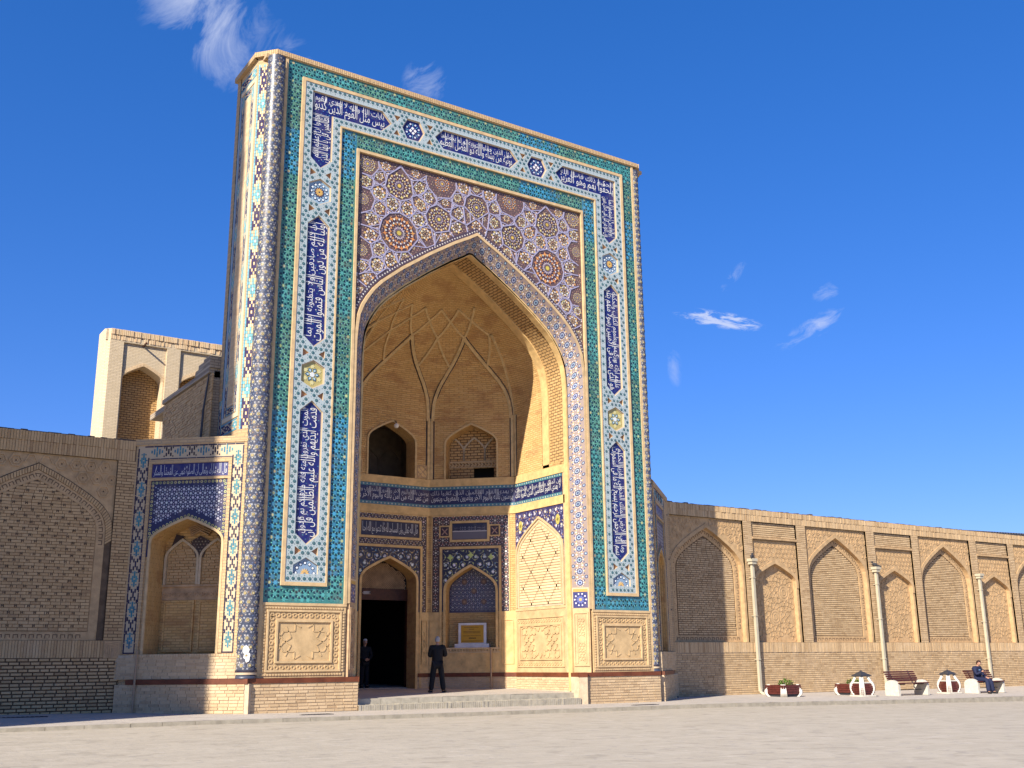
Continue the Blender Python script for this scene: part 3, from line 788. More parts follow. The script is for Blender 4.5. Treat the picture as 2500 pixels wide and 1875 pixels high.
def vtext(mb, k, sx, z0, z1, d):
    turn = -1 if sx < 0 else 1; c = sx*PX; out_ = -1 if sx < 0 else 1
    n_ = 2 if z1-z0 > 3 else 1
    a0, a1 = sorted((c-out_*.33, c+out_*.33)); o0, o1 = sorted((c-out_*.02, c+out_*.33))
    lettering(mb, F0, VERSE[k], a0, a1, z0, z1, d+.008, LW, turn)
    lettering(mb, F0, VERSE[k+'b'], o0, o1, z0+.1, z1-.05, d+.006, (.60, .60, .60), turn, 1.3)
def panel_obj(poly, place):
    b = MB(); b.flat(F0, poly, -.02, NAVY)
    c = np.mean(poly, 0)
    C, _ = hexlat(.16, (poly[:, 0].min(), poly[:, 0].max(), poly[:, 1].min(), poly[:, 1].max())); C = C+rng.uniform(-.03, .03, C.shape)
    scatter(b, F0, C, star((0, 0), .036, .012, 5), -.016, (.045, .13, .24), inpoly(poly), .4, rng.uniform(0, 6, len(C)))
    P = b.build('inscription_panel', 'tile', por)
    t_ = MB(); place(t_); t_.build('lettering', 'painted_letter', P)
    ed = MB(); ed.strip(F0, poly, .028, -.02, -.004, (.42, .36, .26), closed=True, side=1); ed.build('edging', 'tile', P)
panel_obj(panels[0][0], lambda m_: vtext(m_, 'L2', -1, 11.25, 15.15, -.02))
panel_obj(panels[1][0], lambda m_: vtext(m_, 'L3', -1, 5.2, 9.1, -.02))
panel_obj(panels[3][0], lambda m_: vtext(m_, 'R2', 1, 11.25, 15.15, -.02))
panel_obj(panels[4][0], lambda m_: vtext(m_, 'R1', 1, 5.2, 9.1, -.02))
def htext(m_, k1, k2, u0, u1):
    lettering(m_, F0, k1, u0, u1, 19.02, 19.68, -.012, LW); lettering(m_, F0, k2, u0+.04, u1-.02, 19.34, 19.67, -.014, (.60, .60, .60), 0, 1.3)
def pl(m_):
    vtext(m_, 'LL', -1, 17.3, 18.95, -.02)
    htext(m_, VERSE['LLh'], VERSE['LLhb'], -6.27, -3.70)
panel_obj(panels[2][0], pl)
def prr(m_):
    vtext(m_, 'LR', 1, 17.3, 18.95, -.02)
    htext(m_, VERSE['LRh'], VERSE['LRhb'], 3.70, 6.27)
panel_obj(panels[5][0], prr)
def pt_(m_):
    htext(m_, VERSE['T'], VERSE['Tb'], -1.52, 1.52)
panel_obj(panels[6][0], pt_)
# medallions: every petal and dot a piece
def pieces(name, parent, items):
    for pts, d, col in items:
        q = MB(); q.prism(F0, pts, d-.012, d, col); q.build(name, 'tile', parent)
def petal(c, r0, r1, wd, a):
    p_ = np.array([(r0, 0), ((r0+r1)/2, -wd/2), (r1, 0), ((r0+r1)/2, wd/2)]); ca, sa = math.cos(a), math.sin(a)
    return np.stack([c[0]+p_[:, 0]*ca-p_[:, 1]*sa, c[1]+p_[:, 0]*sa+p_[:, 1]*ca], -1)
for poly, kind in meds:
    c = np.mean(poly, 0); b = MB(); base = {'flower': (.24, .36, .46), 'yellow': (.40, .34, .12), 'star': NAVY}[kind]
    b.flat(F0, poly, -.02, base); P = b.build('hexagon_medallion', 'tile', por)
    ed = MB(); ed.strip(F0, poly, .03, -.02, .0, (.5, .42, .30), closed=True, side=1); ed.build('edging', 'tile', P)
    I = []
    if kind == 'flower':
        for k in range(12): I.append((ngon(c+.27*np.array((math.cos(k*R(30)), math.sin(k*R(30)))), .058, 8), -.012, (.012, .03, .10)))
        for k in range(12): I.append((ngon(c+.27*np.array((math.cos(k*R(30)), math.sin(k*R(30)))), .036, 8), -.004, (.68, .74, .76)))
        I.append((star(c, .20, .15, 12), -.012, (.012, .015, .08)))
        for k in range(12): I.append((petal(c, .02, .15, .055, k*R(30)), -.004, (.62, .38, .10)))
    elif kind == 'yellow':
        for k in range(6): I.append((petal(c, .07, .24, .14, k*R(60)), -.012, (.02, .08, .15))); I.append((petal(c, .09, .20, .07, k*R(60)), -.004, (.38, .50, .52)))
        for k in range(6): I.append((star(c+.26*np.array((math.cos(k*R(60)+R(30)), math.sin(k*R(60)+R(30)))), .08, .05, 6), -.012, (.55, .50, .24)))
        I.append((ngon(c, .08, 10), -.008, (.60, .62, .60)))
    else:
        for k in range(4): I.append((petal(c, .03, .15, .13, k*R(90)+R(8)), -.006, (.74, .72, .70)))
        for k in range(8): I.append((ngon(c+.25*np.array((math.cos(k*R(45)+R(22)), math.sin(k*R(45)+R(22)))), .036, 7), -.008, (.55, .60, .66)))
        for k in range(8): I.append((petal(c, .14, .30, .035, k*R(45)), -.012, (.10, .26, .40)))
    pieces('petal', P, I)
for poly in halfm:
    c = np.array((np.mean(poly[:, 0]), 4.11)); b = MB(); b.flat(F0, poly, -.02, (.20, .30, .42)); P = b.build('half_medallion', 'tile', por)
    I = []
    for k in range(7):
        a = R(k*30); o_ = c+.29*np.array((math.cos(a)*.98, math.sin(a)))+(0, .03)
        if inpoly(poly)(o_[:1]*1.0, o_[1:]*1.0)[0]: I += [(ngon(o_, .055, 8), -.012, (.012, .03, .10)), (ngon(o_, .035, 8), -.004, (.70, .75, .76))]
    for k in range(7): I.append((petal(c+(0, .02), .02, .15, .05, R(k*30)), -.008, (.62, .40, .14)))
    pieces('petal', P, I)
for t_ in tris:
    b = MB(); b.flat(F0, t_, -.03, (.34, .20, .12)); b.build('triangle_inset', 'tile_matt', por)

# the spandrel with its star strapwork ---------------------------------------
AO = (4.57, 11.2, 4.9)
sp_out = np.vstack([(-4.61, 17.99), (-4.61, 11.0), arch(0, *AO)[::-1], (4.61, 11.0), (4.61, 17.99)])
b = MB(); b.flat(F0, sp_out[::-1], -.045, (.105, .062, .060)); spn = b.build('spandrel', 'tile', por)
insp = lambda U, Z: (np.abs(U) < 4.58) & (Z < 17.95) & ((Z > AO[1]+AO[2]) | (np.abs(U) > arch_w(Z, *AO)+.2))
BIG = [(-3.05, 15.46, .66), (-3.07, 17.17, .47), (-1.52, 16.31, .44), (-1.40, 17.67, .54), (-4.27, 17.67, .40), (-4.39, 16.37, .38), (-4.39, 14.57, .34)]
SMALL = [(-3.82, 17.34), (-3.59, 17.78), (-4.32, 17.04), (-3.82, 16.72), (-3.32, 16.47), (-3.81, 16.18), (-4.07, 15.72), (-2.74, 16.42), (-2.30, 17.30), (-2.45, 17.80), (-1.95, 17.02), (-2.26, 16.68), (-2.33, 16.10), (-1.27, 17.00), (-.79, 17.30), (-.55, 17.74), (-.72, 16.70), (-2.05, 15.66), (-.83, 16.18),
         (-4.10, 15.15), (-3.80, 14.72), (-3.36, 14.44), (-3.82, 14.17), (-2.49, 15.05), (-4.38, 14.05), (-1.30, 15.66), (-2.84, 14.61), (-4.15, 13.62), (-4.42, 13.15), (-4.30, 12.6), (-4.42, 12.1), (-3.5, 13.8), (-.30, 16.75)]
sites = [(x, z, r_) for x, z, r_ in BIG]+[(x, z, .21) for x, z in SMALL]
sites = sites+[(-x, z, r_) for x, z, r_ in sites]+[(0, 17.12, .42), (0, 17.83, .22), (0, 16.40, .21)]
def cell_of(i):
    """straight-edged cell of one rosette among its neighbours"""
    x, z, r_ = sites[i]; P_ = [(-4.60, 11), (4.60, 11), (4.60, 17.98), (-4.60, 17.98)]
    for j, (a, b_, q) in enumerate(sites):
        if j == i or math.hypot(a-x, b_-z) > 2.2: continue
        n0, n1 = a-x, b_-z; k_ = (a*a+b_*b_-q*q-x*x-z*z+r_*r_)/2
        out = []
        for m_ in range(len(P_)):
            p_, q_ = P_[m_], P_[(m_+1) % len(P_)]; dp, dq = p_[0]*n0+p_[1]*n1-k_, q_[0]*n0+q_[1]*n1-k_
            if dp <= 0: out.append(p_)
            if dp*dq < 0: t_ = dp/(dp-dq); out.append((p_[0]+(q_[0]-p_[0])*t_, p_[1]+(q_[1]-p_[1])*t_))
        P_ = out
        if len(P_) < 3: return None
    return np.array(P_)
b = MB(); q = MB(); edges = set()
def clear_r(cp, c_):
    w_ = np.roll(cp, -1, 0)-cp; d_ = c_-cp
    return float((np.abs(w_[:, 0]*d_[:, 1]-w_[:, 1]*d_[:, 0])/np.maximum(np.linalg.norm(w_, axis=1), 1e-6)).min())
WH, CR, OR, DKK, LV = (.60, .54, .48), (.60, .44, .17), (.58, .25, .07), (.055, .030, .040), (.33, .31, .43)
def put(mb, pts, d, col):
    pts = np.asarray(pts)
    if insp(pts[:, 0], pts[:, 1]).all(): mb.flat(F0, pts, d, jit(col, 1, .2)[0])
for i, (x, z, r_) in enumerate(sites):
    cp = cell_of(i)
    if cp is None: continue
    c_ = np.array((x, z)); n_ = len(cp)
    for m_ in range(n_):
        p_, w_ = cp[m_], cp[(m_+1) % n_]
        if np.linalg.norm(p_-w_) < .04: continue
        key = (float(p_[0]+w_[0])/2, float(p_[1]+w_[1])/2)
        if any(abs(key[0]-k_[0])+abs(key[1]-k_[1]) < .03 for k_ in edges): continue
        edges.add(key); t_ = np.linspace(0, 1, max(2, int(np.linalg.norm(p_-w_)/.12)+1))[:, None]; L_ = p_+(w_-p_)*t_
        ok = insp(L_[:, 0], L_[:, 1]); ok = ok[:-1] & ok[1:]; b.segs(F0, L_[:-1][ok], L_[1:][ok], .040, -.045, -.024, LV)
    # inner straps cut off each corner: small triangles holding one white dot
    mid = (cp+np.roll(cp, -1, 0))/2
    if r_ < .3:
        for m_ in range(n_):
            a_, b2 = mid[m_-1], mid[m_]; L_ = np.array([a_, (a_+b2)/2, b2])
            if np.linalg.norm(a_-b2) < .08: continue
            if insp(L_[:, 0], L_[:, 1]).all(): b.segs(F0, L_[:-1], L_[1:], .028, -.045, -.026-random.uniform(0, .004), LV)
            v_ = cp[m_]*.62+((a_+b2)/2)*.38; put(q, ngon(v_, .030, 6), -.036, WH); put(q, star(v_, .052, .03, 3, random.random()*6), -.040, OR)
        rr = min(clear_r(cp, c_)*.97, .26); k7 = 7 if n_ % 2 else 8
        put(q, ngon(c_, rr*.96, 16), -.0425, DKK)
        for m_ in range(k7):
            a = m_*2*math.pi/k7+.3*i; u_ = np.array((math.cos(a), math.sin(a))); v_ = np.array((math.cos(a+math.pi/k7), math.sin(a+math.pi/k7)))
            put(q, ngon(c_+u_*rr*.62, rr*.17, 7), -.037, WH if i % 3 else (.58, .50, .36)); put(q, star(c_+v_*rr*.80, rr*.27, rr*.11, 4, a), -.039, CR if i % 2 else (.62, .36, .12)); put(q, petal(c_, rr*.12, rr*.50, rr*.14, a+math.pi/k7), -.038, (.50, .34, .16))
    else:
        m_ = MB(); rr = min(clear_r(cp, c_)*.98, r_*1.02); N_ = 16 if r_ > .6 else 12; om = OR if r_ > .5 else CR
        put(m_, ngon(c_, rr*.97, 24), -.0425, DKK)
        for k in range(N_):
            a = k*2*math.pi/N_; u_ = np.array((math.cos(a), math.sin(a))); a2 = a+math.pi/N_; v_ = np.array((math.cos(a2), math.sin(a2)))
            for pts, col, dd in ((star(c_+v_*rr*.86, rr*.17, rr*.06, 4, a2), om, -.038), (ngon(c_+u_*rr*.80, rr*.065, 6), WH, -.037), (petal(c_, rr*.42, rr*.72, rr*.10, a), (.16, .08, .09), -.039), (ngon(c_+v_*rr*.60, rr*.055, 6), WH, -.036), (star(c_+u_*rr*.52, rr*.10, rr*.04, 4, a), om, -.037), (petal(c_, rr*.16, rr*.44, rr*.06, a2), (.42, .34, .40), -.038), (ngon(c_+u_*rr*.30, rr*.03, 5), WH, -.036)): put(m_, pts, dd, col)
        put(m_, star(c_, rr*.17, rr*.11, 12), -.035, (.60, .42, .08)); 
        if m_.V: m_.build('great_rosette', 'tile', spn, kind='stuff')
b.build('strapwork', 'tile', spn, kind='stuff'); q.build('small_rosettes', 'tile', spn, kind='stuff')
b = MB(); C, _ = hexlat(.105, (-4.6, 4.6, 11, 18)); C = C+rng.uniform(-.02, .02, C.shape)
scatter(b, F0, C, ngon((0, 0), .020, 5), -.0435, (.36, .24, .16), insp, .5); b.build('ground_tiles', 'tile', spn, kind='stuff')
# arch mouldings round the opening
b = MB()
outl = arch(0, 4.555, 11.2, 4.885, 3.3)
b.strip(F0, outl, .10, -.1, .035); por_m = b.build('arch_moulding', 'terracotta_mould', por)
b = MB(); guard = arch(0, 4.68, 11.3, 4.93)
b.strip(F0, guard, .16, -.045, -.03, (.06, .04, .06))
L_ = np.cumsum(np.r_[0, np.linalg.norm(np.diff(guard, axis=0), axis=1)]); s_ = np.arange(.08, L_[-1], .115)
gc = np.stack([np.interp(s_, L_, guard[:, 0]), np.interp(s_, L_, guard[:, 1])], -1)
scatter(b, F0, gc, ngon((0, 0), .042, 3), -.026, (.60, .56, .50), lambda U, Z: (np.abs(U) < 4.6) & (Z > 10), .15, rng.uniform(0, 6, len(gc)))
b.build('guard_band', 'tile', por, kind='stuff')
# splayed tile lining
AA, AB = arch(0, 4.5, 11.2, 4.84, 4.0), arch(0, 4.10, 11.0, 4.55, 4.0)
def dens(P, n_):
    L_ = np.cumsum(np.r_[0, np.linalg.norm(np.diff(P, axis=0), axis=1)]); s_ = np.linspace(0, L_[-1], n_)
    return np.stack([np.interp(s_, L_, P[:, 0]), np.interp(s_, L_, P[:, 1])], -1)
NS = 160
DA, DB = dens(AA, NS), dens(AB, NS)
LEN = float(np.linalg.norm(np.diff(DA, axis=0), axis=1).sum())
def splay(s, t_, off=0.):
    i = np.clip(s, 0, 1)*(NS-1)
    A = np.stack([np.interp(i, np.arange(NS), DA[:, k]) for k in (0, 1)], -1); B_ = np.stack([np.interp(i, np.arange(NS), DB[:, k]) for k in (0, 1)], -1)
    p = A*(1-t_)[..., None]+B_*t_[..., None]
    ctr = np.array((0, 12.0)); dirn = ctr-p; dirn[..., 1] = np.where(p[..., 1] < 11.2, 0, dirn[..., 1]); dirn = dirn/np.maximum(np.linalg.norm(dirn, axis=-1), 1e-6)[..., None]
    p = p+dirn*off*.7
    return np.stack([p[..., 0], -.02+t_*.47-off*.7, p[..., 1]], -1)
b = MB(); ss, tt = np.meshgrid(np.linspace(0, 1, NS), np.linspace(0, 1, 3), indexing='ij')
b.grid(splay(ss, tt), col=(.27, .205, .18)); lin = b.build('arch_tile_lining', 'tile_matt', por)
def on_splay(mb, s, t_, r_, n_, col, off, amt=.2, sq=1.):
    """little polygons laid on the splay at arc position s (m), across t (0..1)"""
    g = ngon((0, 0), r_, n_); S_ = (np.asarray(s)[:, None]+g[None, :, 0])/LEN; T2 = np.asarray(t_)[:, None]+g[None, :, 1]/.60*sq
    ok = (T2 > .02).all(1) & (T2 < .98).all(1) & (S_ > 0).all(1) & (S_ < 1).all(1)
    if ok.any(): mb.polys(splay(S_[ok], T2[ok], off), jit(col, ok.sum(), amt))
sr = np.arange(.2, LEN, .40); b = MB()
for dx, tcen in ((0, .5),): 
    on_splay(b, sr+dx, np.full(len(sr), tcen), .105, 10, (.03, .04, .11), .004); on_splay(b, sr+dx, np.full(len(sr), tcen), .075, 10, (.26, .32, .40), .008); on_splay(b, sr+dx, np.full(len(sr), tcen), .04, 8, (.04, .05, .14), .012)
for tc_ in (.13, .87):
    on_splay(b, sr+.2, np.full(len(sr), tc_), .062, 8, (.03, .04, .11), .004); on_splay(b, sr+.2, np.full(len(sr), tc_), .035, 8, (.28, .33, .40), .008)
for k in range(6):
    a = R(60*k+30); on_splay(b, sr+.17*math.cos(a), np.full(len(sr), .5)+.17*math.sin(a)/.6, .028, 6, (.45, .30, .12), .004)
for tc_ in (.25, .75):
    for dx in (.08, .32): on_splay(b, sr+dx, np.full(len(sr), tc_), .026, 6, (.05, .06, .15), .004)
for tc_ in (.34, .66):
    for dx in (.0, .2): on_splay(b, sr+dx, np.full(len(sr), tc_), .034, 6, (.55, .50, .50), .003)
for k in range(12):
    a = R(30*k); on_splay(b, sr+.135*math.cos(a), np.full(len(sr), .5)+.135*math.sin(a)/.6, .017, 5, (.62, .58, .58), .005)
b.build('lining_rosettes', 'tile_matt', lin, kind='stuff')
b = MB()
for P_, y_ in ((AB, .45),):
    fr_ = Fr((0, y_), (1, 0)); b.strip(fr_, arch(0, 4.09, 11.0, 4.53, .6), .10, -.2, .02)
b.build('arch_moulding', 'iwan_brick_trim', por)
# foot of the splay: square tile and carved dado
for sx in (-1, 1):
    fj = Fr((-4.5, -.02), (.40, .47)) if sx < 0 else Fr((4.10, .45), (.40, -.47)); LJ = .617
    if sx < 0: fj = Fr((-4.5, -.02), (.40, .47))
    b = MB(); b.box(fj, 0, LJ, .3, 3.34, -.2, 0)
    b.strip(fj, rect(.04, LJ-.04, 1.4, 3.2), .05, 0, .03, closed=True, side=1)
    b.segs(fj, [(.16, 1.5), (.46, 1.5)], [(.16, 3.1), (.46, 3.1)], .03, 0, .02)
    P, Q, *_ = girih(.10, (.31, 2.3), (.1, .52, 1.5, 3.1)); k_ = (np.abs(P[:, 0]-.31) < .14) & (np.abs(Q[:, 0]-.31) < .14) & (P[:, 1] > 1.55) & (P[:, 1] < 3.05) & (Q[:, 1] > 1.55) & (Q[:, 1] < 3.05)
    b.segs(fj, P[k_], Q[k_], .022, 0, .018)
    b.build('carved_jamb', 'terracotta_carved' if sx > 0 else 'brown_carved', por)
    b = MB(); b.box(fj, .05, LJ-.05, 3.34, 3.98, -.1, .006, NAVY)
    b.flat(fj, star((LJ/2, 3.62), .16, .10, 10), .010, (.08, .10, .28)); b.flat(fj, ngon((LJ/2, 3.62), .05, 8), .014, (.60, .34, .08))
    for k in range(10): b.flat(fj, ngon((LJ/2+.2*math.cos(k*R(36)), 3.62+.2*math.sin(k*R(36))), .03, 6), .012, (.60, .58, .60))
    b.box(fj, .05, LJ-.05, 3.88, 3.98, .006, .012, (.45, .26, .05)); b.box(fj, 0, LJ, 3.98, 4.03, -.1, .012, (.5, .36, .22)); b.box(fj, 0, .05, 3.34, 3.98, -.1, .012, (.5, .36, .22)); b.box(fj, LJ-.05, LJ, 3.34, 3.98, -.1, .012, (.5, .36, .22))
    b.build('foot_tile', 'tile', por)

# carved dado panels of the two piers ----------------------------------------
for sx in (-1, 1):
    u0, u1 = (-7.2, -4.62) if sx < 0 else (4.62, 7.2)
    b = MB(); b.box(F0, u0, u1, 1.2, 3.2, -.1, .02); P_ = b.build('carved_dado', 'terracotta_carved', por)
    b = MB()
    B = [(u0+.03+k*.085, u0+.03+k*.085+.06, z, z+.055) for k in range(int((u1-u0-.06)/.085)) for z in (1.26, 3.11)]+[(u_, u_+.055, 1.36+k*.085, 1.42+k*.085) for k in range(20) for u_ in (u0+.05, u1-.105)]
    b.boxes(F0, B, .02, .045); b.build('bead_course', 'terracotta_mould', P_, kind='stuff')
    b = MB(); b.strip(F0, rect(u0+.14, u1-.14, 1.36, 3.08), .055, .02, .06, closed=True, side=1); b.strip(F0, rect(u0+.42, u1-.42, 1.60, 2.80), .06, .02, .065, closed=True, side=1)
    b.build('frame', 'terracotta_mould', P_)
    b = MB(); P, Q, *_ = girih(.30, ((u0+u1)/2, 2.2), (u0, u1, 1.2, 3.2), R(58))
    k_ = (np.minimum(P[:, 0], Q[:, 0]) > u0+.49) & (np.maximum(P[:, 0], Q[:, 0]) < u1-.49) & (np.minimum(P[:, 1], Q[:, 1]) > 1.67) & (np.maximum(P[:, 1], Q[:, 1]) < 2.73)
    b.segs(F0, P[k_], Q[k_], .035, .02, .034)
    x_ = np.arange(u0+.3, u1-.25, .17)
    for z in (1.48, 2.93):
        for k, xx in enumerate(x_): b.strip(F0, ngon((xx, z), .055, 6), .03, .02, .04, closed=True)
    for z in np.arange(1.65, 2.85, .17):
        for xx in (u0+.30, u1-.30): b.strip(F0, ngon((xx, z), .055, 6), .03, .02, .04, closed=True)
    b.build('carved_relief', 'terracotta_carved', P_)
    b = MB(); b.box(F0, *((-7.3, -7.2) if sx < 0 else (7.2, 7.30)), 1.2, 3.2, -.1, .028); b.build('brick_moulding', 'terracotta_mould', por)

# corner columns ---------------------------------------------------------------
def column(cx, cy, r_, a0, a1, lab):
    b = MB(); K = 24; aa = np.linspace(a0, a1, K+1)
    zs = np.array([1.2, 1.27, 1.271, 20.5]); rr = np.array([r_+.015, r_+.015, r_, r_])
    G = np.stack([np.stack([cx+q*np.cos(aa), cy+q*np.sin(aa), np.full_like(aa, z)], -1) for z, q in zip(zs, rr)]); 
    col = (.045, .052, .078)
    b.grid(G, col=col); b.build_ = None
    me_o = b.build('corner_column', 'tile', por, smooth=True, label=lab)
    # fine star tile: thousands of tiny pieces
    m_ = MB(); hgt = 19.1
    C, _ = hexlat(.105, (a0*r_, a1*r_, 1.45, 20.45)); C = C+rng.uniform(-.022, .022, C.shape)
    shp = star((0, 0), .040, .016, 5); V = C[:, None]+shp[None]; ok = ((V[..., 0] > a0*r_) & (V[..., 0] < a1*r_) & (V[..., 1] < 20.45) & (V[..., 1] > 1.42)).all(1); V = V[ok]
    a = V[..., 0]/r_; rad = r_+.004
    pal = np.array([(.36, .36, .37), (.34, .31, .28), (.10, .13, .22), (.24, .16, .11), (.32, .32, .33)])
    cc = pal[rng.integers(0, 5, len(V))]*(1+rng.uniform(-.2, .15, (len(V), 1)))
    m_.polys(np.stack([cx+rad*np.cos(a), cy+rad*np.sin(a), V[..., 1]], -1), np.clip(cc, 0, 1)); m_.build('star_tiles', 'tile', me_o, kind='stuff')
    # rings, one by one
    k = 0; zr = 1.55
    while zr < 20.4:
        for j in range(8):
            ac = R(j*45+(22.5 if k % 2 else 0))-R(180)
            ac = (ac-a0) % (2*math.pi)+a0
            if ac+.3 > a1 or ac-.3 < a0: continue
            # only the rings that face the square
            if math.cos(ac)*(CAMP[0]-cx)+math.sin(ac)*(CAMP[1]-cy) < -.05*30: continue
            q = MB()
            for (ri, ro, dd, col) in ((.050, .066, .006, (.36, .35, .34)), (.036, .052, .011, (.012, .010, .03)), (.017, .038, .015, (.46, .36, .11)), (0, .019, .013, (.05, .05, .14) if j % 2 else (.55, .50, .42))):
                g0, g1 = ngon((0, 0), max(ri, .001), 12), ngon((0, 0), ro, 12)
                A = np.stack([g0, g1, np.roll(g1, -1, 0), np.roll(g0, -1, 0)], 1); al = ac+A[..., 0]/r_; rd = r_+dd
                q.polys(np.stack([cx+rd*np.cos(al), cy+rd*np.sin(al), zr+A[..., 1]], -1), col)
            q.build('ring_tile', 'tile', me_o)
        zr += .245; k += 1
    if cx < 0:    # patch of bare plaster where the tile has fallen
        q = MB(); ac = math.atan2(CAMP[1]-cy, CAMP[0]-cx)
        for (da, zz, w_, h_) in ((-.10, 1.98, .10, .13), (.05, 1.80, .10, .13), (.10, 1.72, .06, .10)):
            g = np.array([(w_*random.uniform(.7, 1.1)*math.cos(k*.7), h_*random.uniform(.7, 1.1)*math.sin(k*.7)) for k in range(9)])
            al = ac+da+g[:, 0]/r_; q.polys(np.stack([cx+(r_+.017)*np.cos(al), cy+(r_+.017)*np.sin(al), zz+g[:, 1]], -1)[None], (.72, .70, .66))
        q.build('bare_plaster', 'tile_matt', me_o)
    b = MB(); b.lathe((cx, cy, 0), [(r_+.02, 1.36), (r_+.022, 1.42)], 24, (.02, .015, .03), a0, a1); b.lathe((cx, cy, 0), [(r_+.018, 1.30), (r_+.018, 1.36)], 24, (.5, .38, .24), a0, a1); b.build('foot_band', 'tile', me_o)
column(-7.57, .05, .285, R(-225), R(-20), 'left corner column, broad and fully seen')
column(7.42, .12, .19, R(-180), R(20), 'right corner column, narrow, half turned away')
# ------------------------------------------------------------------ upper side face with mosaic frame (both flanks)
def cross_motif(dark):
    """little mosaic bricks of a stepped cross, cells of one brick"""
    if dark: rows = ['#...#', '##.##', '#.#.#', '.###.', '.#.#.', '.###.', '#.#.#', '##.##', '#...#']
    else: rows = ['..+..', '.+++.', '++o++', '.+++.', '+.+.+', '..+..']
    return rows
def mosaic_run(mb, fr, u0, u1, z0, z1, d, horiz=False):
    """dark stepped crosses alternating with turquoise ones, every piece its own tile"""
    wd = (z1-z0) if horiz else (u1-u0); cw = wd/7; chh = .105
    pos = (u0 if horiz else z0); end = (u1 if horiz else z1); k = 0
    B, Cc = [], []
    while pos < end-.15:
        rows = cross_motif(k % 2 == 0)
        for r_ in rows:
            if pos+chh > end: break
            for i, ch in enumerate(r_):
                col = {'#': (.030, .018, .095), '.': (.64, .50, .30), '+': (.16, .40, .44), 'o': (.66, .66, .60)}[ch]
                a0, a1 = (i+1)*cw+.006, (i+2)*cw-.006
                if horiz: B.append((pos+.005, pos+chh-.005, z0+a0, z0+a1))
                else: B.append((u0+a0, u0+a1, pos+.005, pos+chh-.005))
                Cc.append(np.array(col)*random.uniform(.8, 1.15))
            for i in (0, 6):
                a0, a1 = i*cw+.006, (i+1)*cw-.006
                col = np.array((.13, .34, .42))*random.uniform(.75, 1.1)
                if horiz: B.append((pos+.005, pos+chh-.005, z0+a0, z0+a1))
                else: B.append((u0+a0, u0+a1, pos+.005, pos+chh-.005))
                Cc.append(col)
            pos += chh
        k += 1
    mb.boxes(fr, B, d, d+.014, np.array(Cc))
for sx in (-1, 1):
    fc = Fr((-8.03, .55), (.48, -.55)) if sx < 0 else Fr((7.55, 0), (.48, .55))
    fs = Fr((-8.03, 2.4), (0, -1)) if sx < 0 else Fr((8.03, .55), (0, 1))
    b = MB()
    ca, cb = (.04, .46) if sx < 0 else (.27, .69)
    mosaic_run(b, fc, ca, cb, 8.3, 20.45, -.03)
    b.boxes(fc, [((.48, .56, 8.1, 20.6) if sx < 0 else (.17, .25, 8.1, 20.6))], -.03, -.005, (.66, .52, .32))
    L = 1.85
    f = (lambda a: (a[0], a[1])) if sx < 0 else (lambda a: (L-a[1], L-a[0]))
    for (a, c) in ((.03, .33),): u0, u1 = f((a, c)); mosaic_run(b, fs, u0, u1, 8.3, 20.45, -.03)
    u0, u1 = f((.36, 1.80)); mosaic_run(b, fs, u0, u1, 20.05, 20.42, -.03, True); mosaic_run(b, fs, u0, u1, 8.32, 8.69, -.03, True)
    for (z0, z1) in ((8.72, 8.86), (19.88, 20.02)): b.box(fs, *f((.40, 1.80)), z0, z1, -.03, -.008, (.66, .52, .32))
    b.box(fs, *f((1.62, 1.80)), 8.86, 19.88, -.03, -.010, (.66, .52, .32)); b.box(fs, *f((.36, .46)), 8.86, 19.88, -.03, -.010, (.30, .36, .44))
    mosaic_run(b, fs, *f((1.36, 1.60)), 8.9, 19.85, -.03); mosaic_run(b, fs, *f((.48, .74)), 8.9, 19.85, -.03); mosaic_run(b, fs, *f((.76, 1.34)), 8.90, 9.14, -.03, True); mosaic_run(b, fs, *f((.76, 1.34)), 19.6, 19.85, -.03, True)
    b.build('mosaic_frame', 'tile_matt', por, kind='stuff')
    b = MB(); u0, u1 = f((.76, 1.34)); B = lay(lambda z: [(u0, u1)], 9.16, 19.58, .075, .30, .012)
    b.boxes(fs, B, -.03, -.008); b.build('side_brickwork', 'pale_bricks', por, kind='stuff')

# ------------------------------------------------------------------ inside the great arch
XI = 4.15
FR_B, FR_R, FR_L = Fr((-1.68, 6.2), (1, 0)), Fr((XI, 3.95), (0, -1)), Fr((-XI, .45), (0, 1))
FR_D, FR_DL = Fr((1.68, 6.2), (XI-1.68, -2.25)), Fr((-XI, 3.95), (XI-1.68, 2.25))
LB, LDG, LR = 3.36, float(np.hypot(XI-1.68, 2.25)), 3.5
ZV, HV = 10.75, 4.80
WIN = (1.0, 9.70, .86); DOOR = (1.14, 4.45, .92); NIC = (.96, 4.10, .98)
def wall_face(fr, L, holes, name='iwan_wall'):
    b = MB(); b.flat(fr, rect(0, L, .3, ZV), 0, holes=holes); return b.build(name, 'vault_brick', por)
door_h = arch(1.68, *DOOR, .66)[::-1]; win_b = arch(1.70, *WIN, 8.44)[::-1]
wall_face(FR_B, LB, [door_h, win_b])
nic_h = arch(1.62, *NIC, 2.08)[::-1]; win_d = arch(1.64, *WIN, 8.44)[::-1]
wall_face(FR_D, LDG, [nic_h, win_d])
wall_face(FR_DL, LDG, [nic_h*(-1, 1)+(LDG, 0), win_d*(-1, 1)+(LDG, 0)])
for fr, pts in ((FR_R, [(0, .3), (LR, .3), (LR, 8.43), (1.98, 8.43), (1.98, ZV), (0, ZV)]), (FR_L, [(0, .3), (LR, .3), (LR, ZV), (LR-1.98, ZV), (LR-1.98, 8.43), (0, 8.43)])):
    b = MB(); b.flat(fr, pts, 0); b.build('iwan_wall', 'vault_brick', por)
